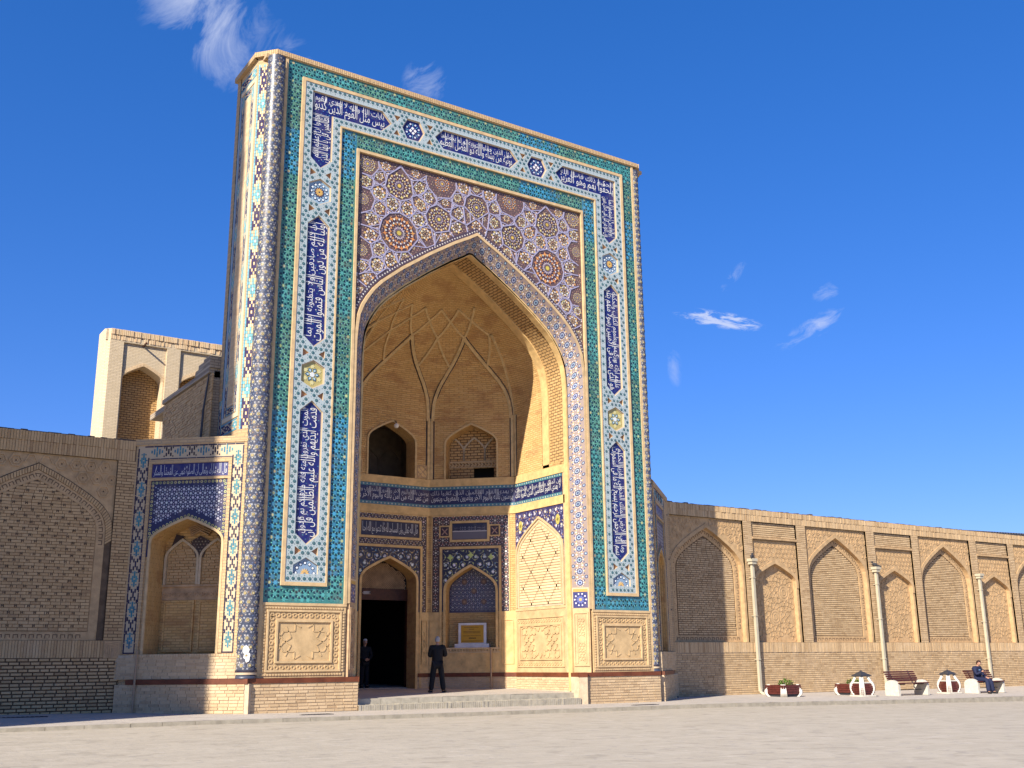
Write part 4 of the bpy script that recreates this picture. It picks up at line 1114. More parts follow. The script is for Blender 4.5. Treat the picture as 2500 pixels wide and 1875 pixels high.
# vault surface
CV = np.array((0, 1.9)); PLAN = np.array([(XI, 1.9), (XI, 3.95), (1.68, 6.2), (-1.68, 6.2), (-XI, 3.95), (-XI, 1.9)])
def rplan(th):
    d = np.array((math.cos(th), math.sin(th))); best = 9
    for p_, q_ in zip(PLAN[:-1], PLAN[1:]):
        e = q_-p_; M_ = np.array([[d[0], -e[0]], [d[1], -e[1]]]); det = np.linalg.det(M_)
        if abs(det) < 1e-9: continue
        t_, s_ = np.linalg.solve(M_, p_-CV)
        if t_ > 0 and -1e-6 <= s_ <= 1+1e-6: best = min(best, t_)
    return best
def vs(th, z, off=0.):
    k = float(arch_w(z, 1, ZV, HV)); bl = min(1, max(0, (z-ZV)/2.6)); bl = bl*bl*(3-2*bl)
    r_ = k*(rplan(th)*(1-bl)+4.22*bl)-off
    return (CV[0]+max(r_, .0)*math.cos(th), CV[1]+max(r_, .0)*math.sin(th), z-(off*.5 if z > 13 else 0))
ths = np.radians(np.linspace(0, 180, 73)); zs_ = np.concatenate([np.linspace(ZV, 14.6, 26), np.linspace(14.75, ZV+HV-.002, 10)])
b = MB(); G = np.array([[vs(t_, z) for z in zs_] for t_ in ths])
Lz = np.cumsum(np.r_[0, np.linalg.norm(np.diff(G[36], axis=0), axis=1)])
uv = np.array([[(t_*3.0, 10+l_) for l_ in Lz] for t_ in ths]); b.grid(G, uv); b.build('half_dome', 'vault_brick', por, smooth=True)
# barrel behind the front arch, with its sunk brick panel
ps = dens(arch(0, XI, ZV, HV, 8.44), 120)
bl_ = float(np.linalg.norm(np.diff(ps, axis=0), axis=1).sum()); sl = np.linspace(0, bl_, 120)
def barrel(y0, y1, off, z_from=8.44):
    P_ = ps.copy(); c_ = np.array((0, 10.0)); dr = c_-P_; dr[:, 1] = np.where(P_[:, 1] < ZV, 0, dr[:, 1]); dr = dr/np.linalg.norm(dr, axis=1)[:, None]
    P_ = P_+dr*off
    G = np.stack([np.stack([P_[:, 0], np.full(120, y), P_[:, 1]], -1) for y in (y0, y1)], 1)
    return G, np.stack([np.stack([np.full(120, y), sl], -1) for y in (y0, y1)], 1)
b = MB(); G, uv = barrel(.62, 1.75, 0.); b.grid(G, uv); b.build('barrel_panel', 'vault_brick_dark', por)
b = MB()
for y0, y1 in ((.43, .72), (1.62, 2.02)):
    G, uv = barrel(y0, y1, .05); b.grid(G, uv)
    for y in (y0, y1):
        g0, _ = barrel(y, y, -.02); g1, _ = barrel(y, y, .05); b.grid(np.stack([g0[:, 0], g1[:, 0]], 1))
b.build('barrel_band', 'iwan_brick_trim', por)
# ribs
def rib(pts, wd=.10, n_=10, off=.05, line=False):
    """raised rib across the vault through (theta deg, z) points"""
    P_ = []
    for (t0, z0), (t1, z1) in zip(pts[:-1], pts[1:]):
        for s_ in np.linspace(0, 1, n_, endpoint=False): P_.append((t0+(t1-t0)*s_, z0+(z1-z0)*s_))
    P_.append(pts[-1])
    C_ = np.array([vs(R(t_), z) for t_, z in P_]); T = np.gradient(C_, axis=0)
    inn = np.array([(0, 2.2, 11.5)])-C_; inn /= np.linalg.norm(inn, axis=1)[:, None]
    sd_ = np.cross(T, inn); sd_ /= np.linalg.norm(sd_, axis=1)[:, None]; nn = np.cross(sd_, T); nn /= np.linalg.norm(nn, axis=1)[:, None]
    nn *= np.sign((nn*inn).sum(1))[:, None]
    G = np.stack([C_-sd_*wd/2-nn*.02, C_-sd_*wd/2+nn*off, C_+sd_*wd/2+nn*off, C_+sd_*wd/2-nn*.02], 1)
    q = MB(); q.grid(G)
    H_ = np.stack([C_-sd_*(wd/2+.035)+nn*.012, C_+sd_*(wd/2+.035)+nn*.012], 1); h_ = MB(); h_.grid(H_)
    if line: h_.build('rib_outline', 'rib_outline', por)
    return q
tc1 = math.degrees(math.atan2(4.3, 1.68)); tc2 = math.degrees(math.atan2(2.05, XI)); td = (tc1+tc2)/2
cor = [tc2, tc1, 180-tc1, 180-tc2]; mid = [td, 90, 180-td]
ribs = []
def arch_rib(ta, tm, zpk=13.65, wd=.12):
    pr = [(ta+(tm-ta)*(1-x_), ZV+(zpk-ZV)*y_) for x_, y_ in AP[::-1][::-1]]
    return rib(pr, wd, 3, .07, True)
for a_, m_, c_ in ((tc2, td, tc1), (tc1, 90, 180-tc1), (180-tc1, 180-td, 180-tc2)):
    dlt = 1.2
    arch_rib(a_+dlt, m_).build('arch_rib', 'rib_stone', por); arch_rib(c_-dlt, m_).build('arch_rib', 'rib_stone', por)
nodes_mid, nodes_cor = [td, 90, 180-td], cor
allc = sorted(nodes_mid+nodes_cor)
zA, zB_, zC_, zL = 13.65, 14.12, 14.45, 12.85
for i in range(len(allc)-1):
    h_ = (allc[i]+allc[i+1])/2
    for s_, e_ in ((allc[i], h_), (allc[i+1], h_)):
        rib([(s_, zA), (e_, zB_)], .08).build('vault_rib', 'rib_stone', por)
        rib([(e_, zB_), (s_, zC_)], .08).build('vault_rib', 'rib_stone', por)
    # from the arch flank up to the crossing over the corner
    cc, mm = (allc[i], allc[i+1]) if allc[i] in nodes_cor else (allc[i+1], allc[i])
    rib([(cc+(mm-cc)*.45, 12.75), (cc, zA)], .08).build('vault_rib', 'rib_stone', por)
for a_, s_ in ((tc2, -1), (180-tc2, 1)): 
    rib([(a_, ZV), (a_+s_*0, 12.0), (a_+s_*2, zA)], .09).build('vault_rib', 'rib_stone', por)
# corner shafts between the faces
def shafts(fr, u_, z0=8.44, z1=ZV+.1):
    b = MB(); b.boxes(fr, [(u_-.05, u_+.05, z0, z1)], -.05, .06); b.build('corner_shaft', 'rib_stone', por)
    b = MB(); b.boxes(fr, [(u_+(-.10 if u_ > 1 else .06), u_+(-.06 if u_ > 1 else .10), z0, z1)], -.02, .012); b.build('shaft_outline', 'rib_outline', por)
for fr, L in ((FR_B, LB), (FR_D, LDG), (FR_DL, LDG)): shafts(fr, .08); shafts(fr, L-.08)
shafts(FR_R, .08); shafts(FR_L, LR-.08)
# upper wall panel on the flank
for fr, s_ in ((FR_R, 1), (FR_L, -1)):
    f = (lambda a, c: (a, c)) if s_ > 0 else (lambda a, c: (LR-c, LR-a))
    b = MB(); b.boxes(fr, [(*f(.05, 1.3), 8.44, ZV), (*f(1.3, 1.88), 8.44, ZV)], -.05, [.004, .044]); b.box(fr, *f(1.8, 3.0), 8.43, 8.55, 0, .05); b.build('flank_brickwork', 'vault_brick', por)
# ledges, inscription band
TXT_B = ['من عمر الله من امن بالله واليوم الاخر واقام', 'يومنون بالله واليوم الاخر ويامرون بالمعروف وينهون', 'لا يهدي القوم الظالمين الذين كفروا ذلك', 'عن المنكر ويسارعون في الخيرات']
for k, (fr, L, u1) in enumerate(((FR_B, LB, LB), (FR_D, LDG, LDG), (FR_R, LR, 3.05), (FR_DL, LDG, LDG), (FR_L, LR, LR))):
    u0 = 0 if k != 4 else .45
    b = MB(); b.boxes(fr, [(0, L, 8.14, 8.43)], -.05, .05); b.boxes(fr, [(0, L, 7.03, 7.33)], -.05, .04); b.build('brick_ledge', 'iwan_brick_trim', por)
    b = MB(); b.box(fr, u0, u1, 7.33, 8.14, -.05, .02, (.012, .015, .075))
    for z0 in (7.33, 8.02):
        b.box(fr, u0, u1, z0, z0+.12, .02, .026, (.05, .16, .20)); cs = np.stack([np.arange(u0+.08, u1-.06, .15), np.full(len(np.arange(u0+.08, u1-.06, .15)), z0+.06)], -1)
        scatter(b, fr, cs, ngon((0, 0), .034, 6), .030, (.36, .40, .34), lambda U, Z: (U > u0) & (U < u1), .2)
    bb = b.build('inscription_band', 'tile', por)
    if k < 3:
        b = MB(); lettering(b, fr, TXT_B[k], u0+.08, u1-.08, 7.49, 7.98, .03, (.62, .61, .58)); lettering(b, fr, TXT_B[(k+1) % 4], u0+.06, u1-.06, 7.74, 7.99, .028, (.45, .45, .45), 0, 1.2); b.build('lettering', 'painted_letter', bb)
# dark tile fields ---------------------------------------------------------------
def dark_field(mb, fr, bounds, inside, d, bgc=(.032, .026, .060), star_c=(.66, .58, .50), dot=(.30, .20, .16), a=.25):
    C, ids = hexlat(a, bounds)
    scatter(mb, fr, C, star((0, 0), a*.20, a*.10, 8), d, star_c, inside, .2)
    for k in range(6):
        v_ = a*.36*np.array((math.cos(R(60*k+30)), math.sin(R(60*k+30)))); scatter(mb, fr, C+v_, ngon((0, 0), a*.075, 6), d, tuple(x*.75 for x in star_c), inside, .25)
    scatter(mb, fr, np.concatenate([C+(a/2, a*.2887), C+(a/2, -a*.2887)]), star((0, 0), a*.15, a*.07, 3), d, dot, inside, .3)
    H = C+(a/2, 0); scatter(mb, fr, H, ngon((0, 0), a*.05, 5), d, (.10, .22, .30), inside, .3)
def scroll_field(mb, fr, bounds, inside, d, cols):
    """floral scrolls: spiral tendrils with blossoms"""
    u0, u1, z0, z1 = bounds; C, _ = hexlat(.33, bounds)
    for c in C:
        sgn = random.choice((-1, 1)); a0 = random.uniform(0, 6.28)
        t_ = np.linspace(0, 1, 14); r_ = .17*(1-t_*.8); a = a0+sgn*t_*7
        P_ = np.stack([c[0]+r_*np.cos(a), c[1]+r_*np.sin(a)], -1); ok = inside(P_[:, 0], P_[:, 1]); ok = ok[:-1] & ok[1:]
        mb.segs(fr, P_[:-1][ok], P_[1:][ok], .016, d-.004, d, cols[0])
        for p_ in P_[2::3]:
            g = np.array([p_])
            scatter(mb, fr, g, star((0, 0), .040, .018, 5), d+.003, cols[1+random.randrange(len(cols)-1)], inside, .2)
        scatter(mb, fr, np.array([c]), star((0, 0), .07, .04, 6), d+.004, cols[1], inside, .2)
def frame_strip(fr, poly, wd, d0, d1, name='brick_frame', mat='iwan_brick_trim'):
    b = MB(); b.strip(fr, poly, wd, d0, d1, closed=True, side=1); return b.build(name, mat, por)
for fr, L, kind in ((FR_B, LB, 'door'), (FR_D, LDG, 'niche'), (FR_DL, LDG, 'niche')):
    if kind == 'door': A_ = (1.68, *DOOR); ua, ub = .30, 3.28; sq = (.39, 2.97, 5.76)
    else: A_ = (1.62, *NIC); ua, ub = .10, 3.12; sq = (.52, 2.70, 5.74)
    if fr is FR_DL: A_ = (LDG-A_[0], *A_[1:]); ua, ub = LDG-ub, LDG-ua; sq = (LDG-sq[1], LDG-sq[0], sq[2])
    outer = rect(ua, ub, 3.40, 7.02); hole = rect(sq[0], sq[1], 3.39, sq[2]); 
    ring = np.array([(ua, 3.40), (sq[0], 3.40), (sq[0], sq[2]), (sq[1], sq[2]), (sq[1], 3.40), (ub, 3.40), (ub, 7.02), (ua, 7.02)])
    sg = (.47, 2.92, 6.16, 6.72) if kind == 'door' else (.90, 2.26, 6.09, 6.72)
    if fr is FR_DL: sg = (LDG-sg[1], LDG-sg[0], sg[2], sg[3])
    b = MB(); b.flat(fr, ring, .012, (.055, .030, .030), [rect(*sg)[::-1]]); b.rim(fr, ring, 0, .012)
    rp = inpoly(ring); ins = lambda U, Z: rp(U, Z) & ~((U > sg[0]-.09) & (U < sg[1]+.09) & (Z > sg[2]-.09) & (Z < sg[3]+.09)) & (U > ua+.02) & (U < ub-.02) & ((U < sq[0]-.10) | (U > sq[1]+.10) | (Z > sq[2]+.10))
    dark_field(b, fr, (ua, ub, 3.4, 7.02), ins, .016, dot=(.40, .15, .10) if kind == 'niche' else (.42, .28, .12), a=.27)
    b.build('mosaic_surround', 'tile', por, kind='stuff')
    q_ = MB(); q_.strip(fr, [(ua, 3.40), (ua, 7.02), (ub, 7.02), (ub, 3.40)], .04, 0, .03, side=-1); q_.build('brick_frame', 'iwan_brick_trim', por)
    frame_strip(fr, rect(*sg)[::-1], .085, 0, .045)
    b = MB()
    fr_pts = np.array([(sq[0], .7 if kind == 'door' else 2.0), (sq[0], sq[2]), (sq[1], sq[2]), (sq[1], .7 if kind == 'door' else 2.0)])
    b.strip(fr, fr_pts, .09, 0, .045, side=1); b.build('brick_frame', 'iwan_brick_trim', por)
    # spandrel over the small arch
    zl = 3.40
    spp = np.vstack([(sq[0], zl), (sq[1], zl), (sq[1], sq[2]), (sq[0], sq[2])])
    ah = np.vstack([(A_[0]+A_[1]+.07, zl), arch(A_[0], A_[1]+.07, A_[2], A_[3]+.06), (A_[0]-A_[1]-.07, zl)])
    U_ = np.vstack([(sq[0], zl), ah[::-1], (sq[1], zl), (sq[1], sq[2]), (sq[0], sq[2])])
    b = MB(); b.flat(fr, U_, .008, (.012, .016, .045)); pu = inpoly(U_); ins2 = lambda U, Z: pu(U, Z) & (U > sq[0]+.03) & (U < sq[1]-.03) & (Z < sq[2]-.03)
    scroll_field(b, fr, (sq[0], sq[1], 4.0, sq[2]), ins2, .014, [(.38, .36, .20) if kind == 'niche' else (.36, .27, .13), (.62, .62, .62), (.14, .26, .40), (.52, .40, .12) if kind == 'door' else (.50, .52, .16)])
    if kind == 'niche':
        for du in (-.78, 0, .78): b.flat(fr, star((A_[0]+du, 5.42 if du else 5.50), .13, .07, 4), .019, (.45, .52, .14))
    b.build('floral_spandrel', 'tile', por)
    b = MB(); b.strip(fr, arch(A_[0], A_[1]+.035, A_[2], A_[3]+.03, 2.08 if kind == 'niche' else .66), .09, 0, .05); b.build('arch_moulding', 'iwan_brick_trim', por)
    # panel above
    b = MB(); b.flat(fr, rect(*sg), .004, (.012, .013, .04)); sp_ = b.build('sign_panel', 'tile', por)
    b = MB()
    if kind == 'door':
        lettering(b, fr, 'قال الله تعالى وان المساجد لله فلا تدعوا مع الله احدا', sg[0]+.07, sg[1]-.07, sg[2]+.05, sg[3]-.05, .012, LW, 0, 2.6)
        b.build('lettering', 'painted_letter', sp_)
    else:
        b.box(fr, sg[0]+.02, sg[1]-.02, (sg[2]+sg[3])/2-.02, (sg[2]+sg[3])/2+.02, 0, .02, (.45, .42, .40)); b.box(fr, sg[0]+.02, sg[1]-.02, sg[2]+.02, (sg[2]+sg[3])/2-.03, 0, .008, (.13, .12, .14))
        for z in (.44, .52): lettering(b, fr, 'في عهد السلطان العادل عبد', sg[0]+.08, sg[1]-.08, sg[2]+z-.1, sg[2]+z-.03, .012, (.34, .33, .36))
        b.build('lettering', 'painted_letter', sp_)
        for (a, c) in ((sg[0]-.45, sg[0]-.12), (sg[1]+.12, sg[1]+.45)):
            frame_strip(fr, rect(a, c, sg[2]+.15, sg[3]-.13)[::-1], .05, 0, .04); b = MB(); b.flat(fr, rect(a, c, sg[2]+.15, sg[3]-.13), .018, (.05, .035, .05)); b.strip(fr, [(a+.06, sg[2]+.2), (c-.06, sg[3]-.2)], .04, .01, .024, (.36, .22, .16)); b.strip(fr, [(a+.06, sg[3]-.2), (c-.06, sg[2]+.2)], .04, .01, .026, (.36, .22, .16)); b.build('knot_tile', 'tile_matt', por)
    # lower wall, red band, plinth
    cut = [(0, A_[0]-A_[1]-.10), (A_[0]+A_[1]+.10, L)] if kind == 'door' else [(0, L)]
    for c0, c1 in cut: b = MB(); b.box(fr, c0, c1, 1.2, 2.02 if kind == 'niche' else 3.40, 0, .02); b.build('carved_dado', 'iwan_brick_trim', por)
    b = MB()
    if kind == 'niche': b.boxes(fr, [(0, sq[0], 2.02, 3.40), (sq[1], L, 2.02, 3.40)], 0, .02)
    for c0, c1 in ([(.06, sq[0]-.08), (sq[1]+.08, L-.1)] if kind == 'niche' else [(sq[1]+.06, L-.06)]):
        b.strip(fr, rect(c0, c1, 1.5, 3.1), .03, .02, .045, closed=True, side=1)
    P, Q, *_ = girih(.16, (L/2, 1.6), (0, L, 1.2, 3.4)); k_ = np.zeros(len(P), bool)
    for c0, c1, z0, z1 in ([(sq[0]+.1, sq[1]-.1, 1.35, 1.85)] if kind == 'niche' else [(sq[1]+.08, L-.1, 1.55, 3.05)]):
        k_ |= (np.minimum(P[:, 0], Q[:, 0]) > c0) & (np.maximum(P[:, 0], Q[:, 0]) < c1) & (np.minimum(P[:, 1], Q[:, 1]) > z0) & (np.maximum(P[:, 1], Q[:, 1]) < z1)
    b.segs(fr, P[k_], Q[k_], .03, .02, .035); b.build('carved_relief', 'iwan_brick_trim', por, kind='stuff')
    b = MB()
    for c0, c1 in cut: b.box(fr, c0, c1, 1.06, 1.2, 0, .05)
    b.build('red_band', 'red_band', por)
    for c0, c1 in cut:
        q = MB(); q.box(fr, c0, c1, .4, 1.06, -.05, .015); q.build('joint_bed', 'pale_mortar', por)
        put_bricks(fr, lay(lambda z: [(c0, c1)], .66, 1.06, .08, .27, .018, jl=.06), 0, .03, por, 'plinth_bricks', rest='plinth_brickwork')
# the sunlit flank --------------------------------------------------------------
for fr, s_ in ((FR_R, 1), (FR_L, -1)):
    f = (lambda a, c: (a, c)) if s_ > 0 else (lambda a, c: (LR-c, LR-a))
    b = MB(); b.box(fr, *f(0, 3.12), 1.2, 3.42, 0, .02); P_ = b.build('carved_dado', 'terracotta_carved', por)
    b = MB(); ua, ub = f(.10, 3.0)
    b.strip(fr, rect(ua, ub, 1.38, 3.12), .04, .02, .05, closed=True, side=1); b.strip(fr, rect(ua+.16, ub-.16, 1.62, 2.86), .05, .02, .055, closed=True, side=1)
    P, Q, *_ = girih(.30, ((ua+ub)/2, 2.24), (ua, ub, 1.2, 3.2), R(58)); lo, hi = np.minimum(P, Q), np.maximum(P, Q)
    k_ = (lo[:, 0] > ua+.22) & (hi[:, 0] < ub-.22) & (lo[:, 1] > 1.68) & (hi[:, 1] < 2.8); b.segs(fr, P[k_], Q[k_], .045, .02, .045)
    for z in (1.50, 2.99):
        for xx in np.arange(ua+.1, ub-.08, .16): b.strip(fr, ngon((xx, z), .05, 6), .028, .02, .04, closed=True)
    b.build('carved_relief', 'terracotta_carved', P_)
    b = MB(); b.box(fr, *f(3.12, 3.5), 1.2, 8.14, 0, .04); b.box(fr, *f(0, 3.12), 3.38, 3.46, 0, .04); b.build('flank_pilaster', 'terracotta_mould', por)
    uc, aw = (f(0, 3.12)[0]+f(0, 3.12)[1])/2, 1.50
    AH = (aw, 5.25, 1.45)
    oa, ob = f(0.02, 3.12)
    U_ = np.vstack([(oa, 4.9), (uc-aw, 4.9), arch(uc, *AH)[::-1], (uc+aw, 4.9), (ob, 4.9), (ob, 7.02), (oa, 7.02)])
    b = MB(); b.flat(fr, U_, .012, (.035, .030, .10)); pu = inpoly(U_); ins2 = lambda U, Z: pu(U, Z) & (Z < 6.98)
    scroll_field(b, fr, (oa, ob, 5, 7.02), ins2, .016, [(.20, .20, .34), (.58, .55, .55), (.45, .20, .10), (.35, .36, .50), (.50, .36, .12)])
    for du in (-1.18, 1.18): b.flat(fr, ngon((uc+du, 6.5), .13, 10, sq=1.5), .022, (.45, .38, .10)); b.flat(fr, star((uc+du, 6.5), .08, .04, 6), .026, (.20, .16, .04))
    b.build('floral_spandrel', 'tile', por)
    for dd, wd in ((0, .07), (.16, .05)):
        b = MB(); b.strip(fr, arch(uc, aw-dd-.02, AH[1], AH[2]-dd, 3.48+dd*.4), wd, 0, .05-dd*.1); b.build('arch_moulding', 'terracotta_mould', por)
    inn_ = (aw-.22, AH[1], AH[2]-.22)
    B = lay(lambda z: [(uc-float(arch_w(z, *inn_)), uc+float(arch_w(z, *inn_)))] if z < 6.45 else [], 3.56, 6.5, .096, 5.0, .0, half=False)
    B[:, 3] -= .024
    b = MB(); b.boxes(fr, B, 0, .03); b.build('course_brickwork', 'pale_bricks', por, kind='stuff')
    b = MB(); b.flat(fr, arch(uc, aw-.02, AH[1], AH[2]-.02, 3.48)[::-1], .006); b.build('joint_bed', 'pale_mortar', por)
    D_ = []
    for k in range(int((6.4-3.6)/.096)):
        z = 3.56+k*.096; ph = (k % 12)
        off_ = abs(ph-6)/6*.52
        for base in (-1.04, 0, 1.04):
            for sg_ in (-1, 1):
                u_ = uc+base+sg_*off_
                if abs(u_-uc) < float(arch_w(z+.05, *inn_))-.08 and k % 1 == 0: D_.append((u_-.035, u_+.035, z+.0, z+.072))
    b = MB(); b.boxes(fr, np.array(D_), 0, .034); b.build('dark_header', 'brown_carved', por, kind='stuff')
    b = MB(); b.box(fr, *f(0, 3.9), 1.06, 1.2, -.2, .05); b.build('red_band', 'red_band', por)
    q = MB(); q.box(fr, *f(0, 3.7), .35, 1.06, -.2, .015); q.build('joint_bed', 'pale_mortar', por)
    c0, c1 = f(0, 3.7); put_bricks(fr, lay(lambda z: [(c0, c1)], .62, 1.06, .08, .27, .018, jl=.06), 0, .03, por, 'plinth_bricks', rest='plinth_brickwork')

# door, its lattice and the dark passage behind ------------------------------------
b = MB(); b.rim(FR_B, arch(1.68, *DOOR, .66), -.75, 0, closed=False); b.build('door_reveal', 'vault_brick', por)
fi = Fr((-1.68, 6.92), (1, 0))
b = MB(); b.box(fi, .54, 2.82, 3.88, 4.27, -.12, .06); b.box(fi, .54, 2.82, 3.86, 3.90, -.12, .075); b.build('door_lintel', 'brown_wood', por)
b = MB()
for sgn in (1, -1):
    for k in np.arange(-3, 6, .115):
        P_ = []
        for t_ in np.linspace(0, 1.1, 9):
            P_.append((.54+k*.7+t_ if sgn > 0 else 2.82-k*.7-t_, 4.27+t_))
        P_ = np.array(P_); w_ = arch_w(P_[:, 1], 1.1, 4.45, .9); ok = np.abs(P_[:, 0]-1.68) < w_; ok = ok[:-1] & ok[1:]
        b.segs(fi, P_[:-1][ok], P_[1:][ok], .03, -.03, 0)
b.build('door_lattice', 'brown_carved', por)
b = MB(); b.flat(Fr((-1.68, 6.97), (1, 0)), rect(.4, 3.0, 3.9, 5.5), 0); b.build('dark_lattice_backing', 'painted_dark', por)  # near-black sheet, paints the darkness behind the lattice
b = MB(); b.boxes(fi, [(.46, .56, .6, 4.0), (2.80, 2.90, .6, 4.0)], -.1, .05); b.build('door_jamb', 'brown_wood', por)
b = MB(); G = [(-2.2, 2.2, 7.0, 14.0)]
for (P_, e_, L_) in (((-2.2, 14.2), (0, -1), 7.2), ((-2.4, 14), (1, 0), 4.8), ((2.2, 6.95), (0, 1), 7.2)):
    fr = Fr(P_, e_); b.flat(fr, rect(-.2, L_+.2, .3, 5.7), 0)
b.polys(np.array([[(-2.2, 7.0, 5.6), (2.2, 7.0, 5.6), (2.2, 14, 5.6), (-2.2, 14, 5.6)]])); b.build('passage', 'painted_dark', por)
b = MB(); b.box(FR_B, .55, 2.8, .60, .70, -.7, -.55); b.build('door_sill', 'stone_grey', por)
# windows
def ribs_niche(fr, uc, zbase, zs, a, h, dep, parent_mat='iwan_brick_trim'):
    b = MB(); b.rim(fr, arch(uc, a, zs, h, zbase), -dep, 0, closed=False); b.build('window_reveal', 'vault_brick', por)
for fr_, u_ in ((FR_B, 1.70), (FR_D, 1.64)):
    b = MB(); b.strip(fr_, arch(u_, 1.03, 9.7, .89, 8.44), .07, 0, .04); b.build('window_arch', 'rib_stone', por)
ribs_niche(FR_B, 1.70, 8.44, 9.7, 1.0, .86, .7); ribs_niche(FR_D, 1.64, 8.44, 9.7, 1.0, .86, .75)
fw_ = Fr((-1.68, 9.4), (1, 0))
b = MB(); b.flat(fw_, rect(-.4, 3.8, 8.2, 11), 0); b.flat(Fr((-2.1, 9.4), (0, -1)), rect(0, 2.5, 8.2, 11), 0); b.flat(Fr((2.1, 6.9), (0, 1)), rect(0, 2.5, 8.2, 11), 0)
b.polys(np.array([[(-2.1, 6.9, 11), (2.1, 6.9, 11), (2.1, 9.4, 11), (-2.1, 9.4, 11)], [(-2.1, 6.9, 8.35), (2.1, 6.9, 8.35), (2.1, 9.4, 8.35), (-2.1, 9.4, 8.35)]])); b.build('upper_room', 'dim_plaster', por)
b = MB(); b.strip(fw_, arch(2.2, .55, 9.5, .7, 8.3), .06, 0, .05); b.strip(fw_, arch(3.3, .5, 9.5, .7, 8.3), .06, 0, .05); b.build('room_arch', 'dim_plaster', por)
fd_ = Fr(FR_D.P-FR_D.n*.72, FR_D.e)
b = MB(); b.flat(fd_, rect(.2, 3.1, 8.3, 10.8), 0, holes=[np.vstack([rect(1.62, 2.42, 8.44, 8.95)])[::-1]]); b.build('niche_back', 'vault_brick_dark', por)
b = MB(); b.flat(Fr(fd_.P-fd_.n*.5, fd_.e), rect(1.3, 2.8, 8.3, 9.2), 0); b.build('window_dark', 'painted_dark', por)  # near-black sheet painted for the unlit depth behind the hole
b = MB()
for uc, a in ((1.64, .42), (.84, .38), (2.44, .38)): b.strip(fd_, arch(uc, a, 9.55, .62, 9.25), .06, 0, .06)
b.build('niche_rib', 'niche_rib_stone', por)
b = MB(); b.boxes(fd_, [(.5, 2.8, 9.18, 9.24), (.5, 2.8, 8.98, 9.02)], 0, .05)
for u_ in np.arange(.6, 2.7, .13): b.strip(fd_, [(u_, 9.03), (u_+.08, 9.10), (u_, 9.17)], .04, 0, .04)
b.build('chevron_band', 'terracotta_mould', por)
for fr, us in ((FR_B, (.20, 3.05)), ):
    for u_ in us:
        q = MB(); w_ = .27; q.box(fr, u_-w_, u_+w_, 8.46, 8.98, 0, .02); P_ = q.build('knot_panel', 'iwan_brick_trim', por)
        q = MB(); q.strip(fr, rect(u_-w_+.02, u_+w_-.02, 8.48, 8.96), .03, .02, .035, closed=True, side=1)
        for (a, c) in (((-.2, -.2), (.2, .2)), ((-.2, .2), (.2, -.2)), ((0, .22), (.22, 0)), ((0, -.22), (-.22, 0))): q.strip(fr, [(u_+a[0], 8.72+a[1]), (u_+c[0], 8.72+c[1])], .035, .02, .032)
        q.build('knot', 'brown_carved', P_)
# plaque niche lining
b = MB(); b.rim(FR_D, arch(1.62, *NIC, 2.08), -.7, 0, closed=False); b.build('niche_reveal', 'vault_brick', por)
fn_ = Fr(FR_D.P-FR_D.n*.68, FR_D.e)
b = MB(); b.flat(fn_, rect(.5, 2.8, 1.9, 5.2), 0); b.build('niche_back', 'vault_brick', por)
b = MB(); ni = lambda U, Z: (np.abs(U-1.62) < arch_w(Z, .95, NIC[1], NIC[2])-.02) & (Z > 3.44)
b.flat(fn_, arch(1.62, .96, 4.1, .98, 3.40)[::-1], .01, (.035, .03, .07)); dark_field(b, fn_, (.6, 2.6, 3.4, 5.1), ni, .016, star_c=(.55, .52, .52), dot=(.12, .16, .30), a=.16)
for (u_, z_) in ((1.25, 4.55), (2.0, 4.55), (1.62, 4.2), (1.25, 3.8), (2.0, 3.8)): b.flat(fn_, star((u_, z_), .13, .10, 10), .02, (.12, .06, .04)); b.flat(fn_, star((u_, z_), .07, .04, 8), .024, (.28, .16, .08))
b.build('niche_mosaic', 'tile', por, kind='stuff')
b = MB(); b.boxes(FR_D, [(.5, 2.72, 1.90, 1.96), (.5, 2.72, 2.04, 2.10)], -.7, [.06, .09])
b.boxes(FR_D, [(u_, u_+.06, 1.965, 2.035) for u_ in np.arange(.52, 2.66, .11)], 0, .07); b.build('niche_sill', 'terracotta_mould', por)
fl_ = MB(); fl_.grid(np.array([[(x_, y_, .555+.0175*max(0, y_-.15)) for y_ in (.14, 3, 6.3, 14)] for x_ in (-4.6, 0, 4.5)])); fl_.build('floor', 'pavement_paving', por)

# ------------------------------------------------------------------ plinths of the piers, steps
def plinth(fr, L, zb, single, d1=.15, u0=0., ret=None):
    b = MB(); b.box(fr, u0, L, zb-.3, 1.06, -.3, d1-.018); b.build('joint_bed', 'pale_mortar', por)
    put_bricks(fr, lay(lambda z: [(u0, L)], zb-.1, 1.06, .088, .29, .02, jl=.14), d1-.06, d1, por, 'plinth_bricks', single=single, rest='plinth_brickwork', skew=.007)
    b = MB(); b.box(fr, u0-.0, L+.01, 1.06, 1.195, -.3, d1+.02); b.build('red_band', 'red_band', por)
plinth(Fr((-7.6, 0), (1, 0)), 3.38, .26, 120); plinth(Fr((3.87, 0), (1, 0)), 3.60, .17, 110)
for fr, L in ((Fr((-4.22, -.15), (.3, .75)), .8), (Fr((4.10, .55), (-.23, -.70)), .737)):
    b = MB(); b.box(fr, 0, L, .1, 1.06, -.3, -.015); b.build('joint_bed', 'pale_mortar', por)
    put_bricks(fr, lay(lambda z: [(0, L)], .2, 1.06, .088, .29, .02, jl=.1), -.05, 0, por, 'plinth_bricks', rest='plinth_brickwork')
    b = MB(); b.box(fr, -.02, L+.02, 1.06, 1.195, -.3, .02); b.build('red_band', 'red_band', por)
fst = Fr((-4.22, -.22), (1, 0))
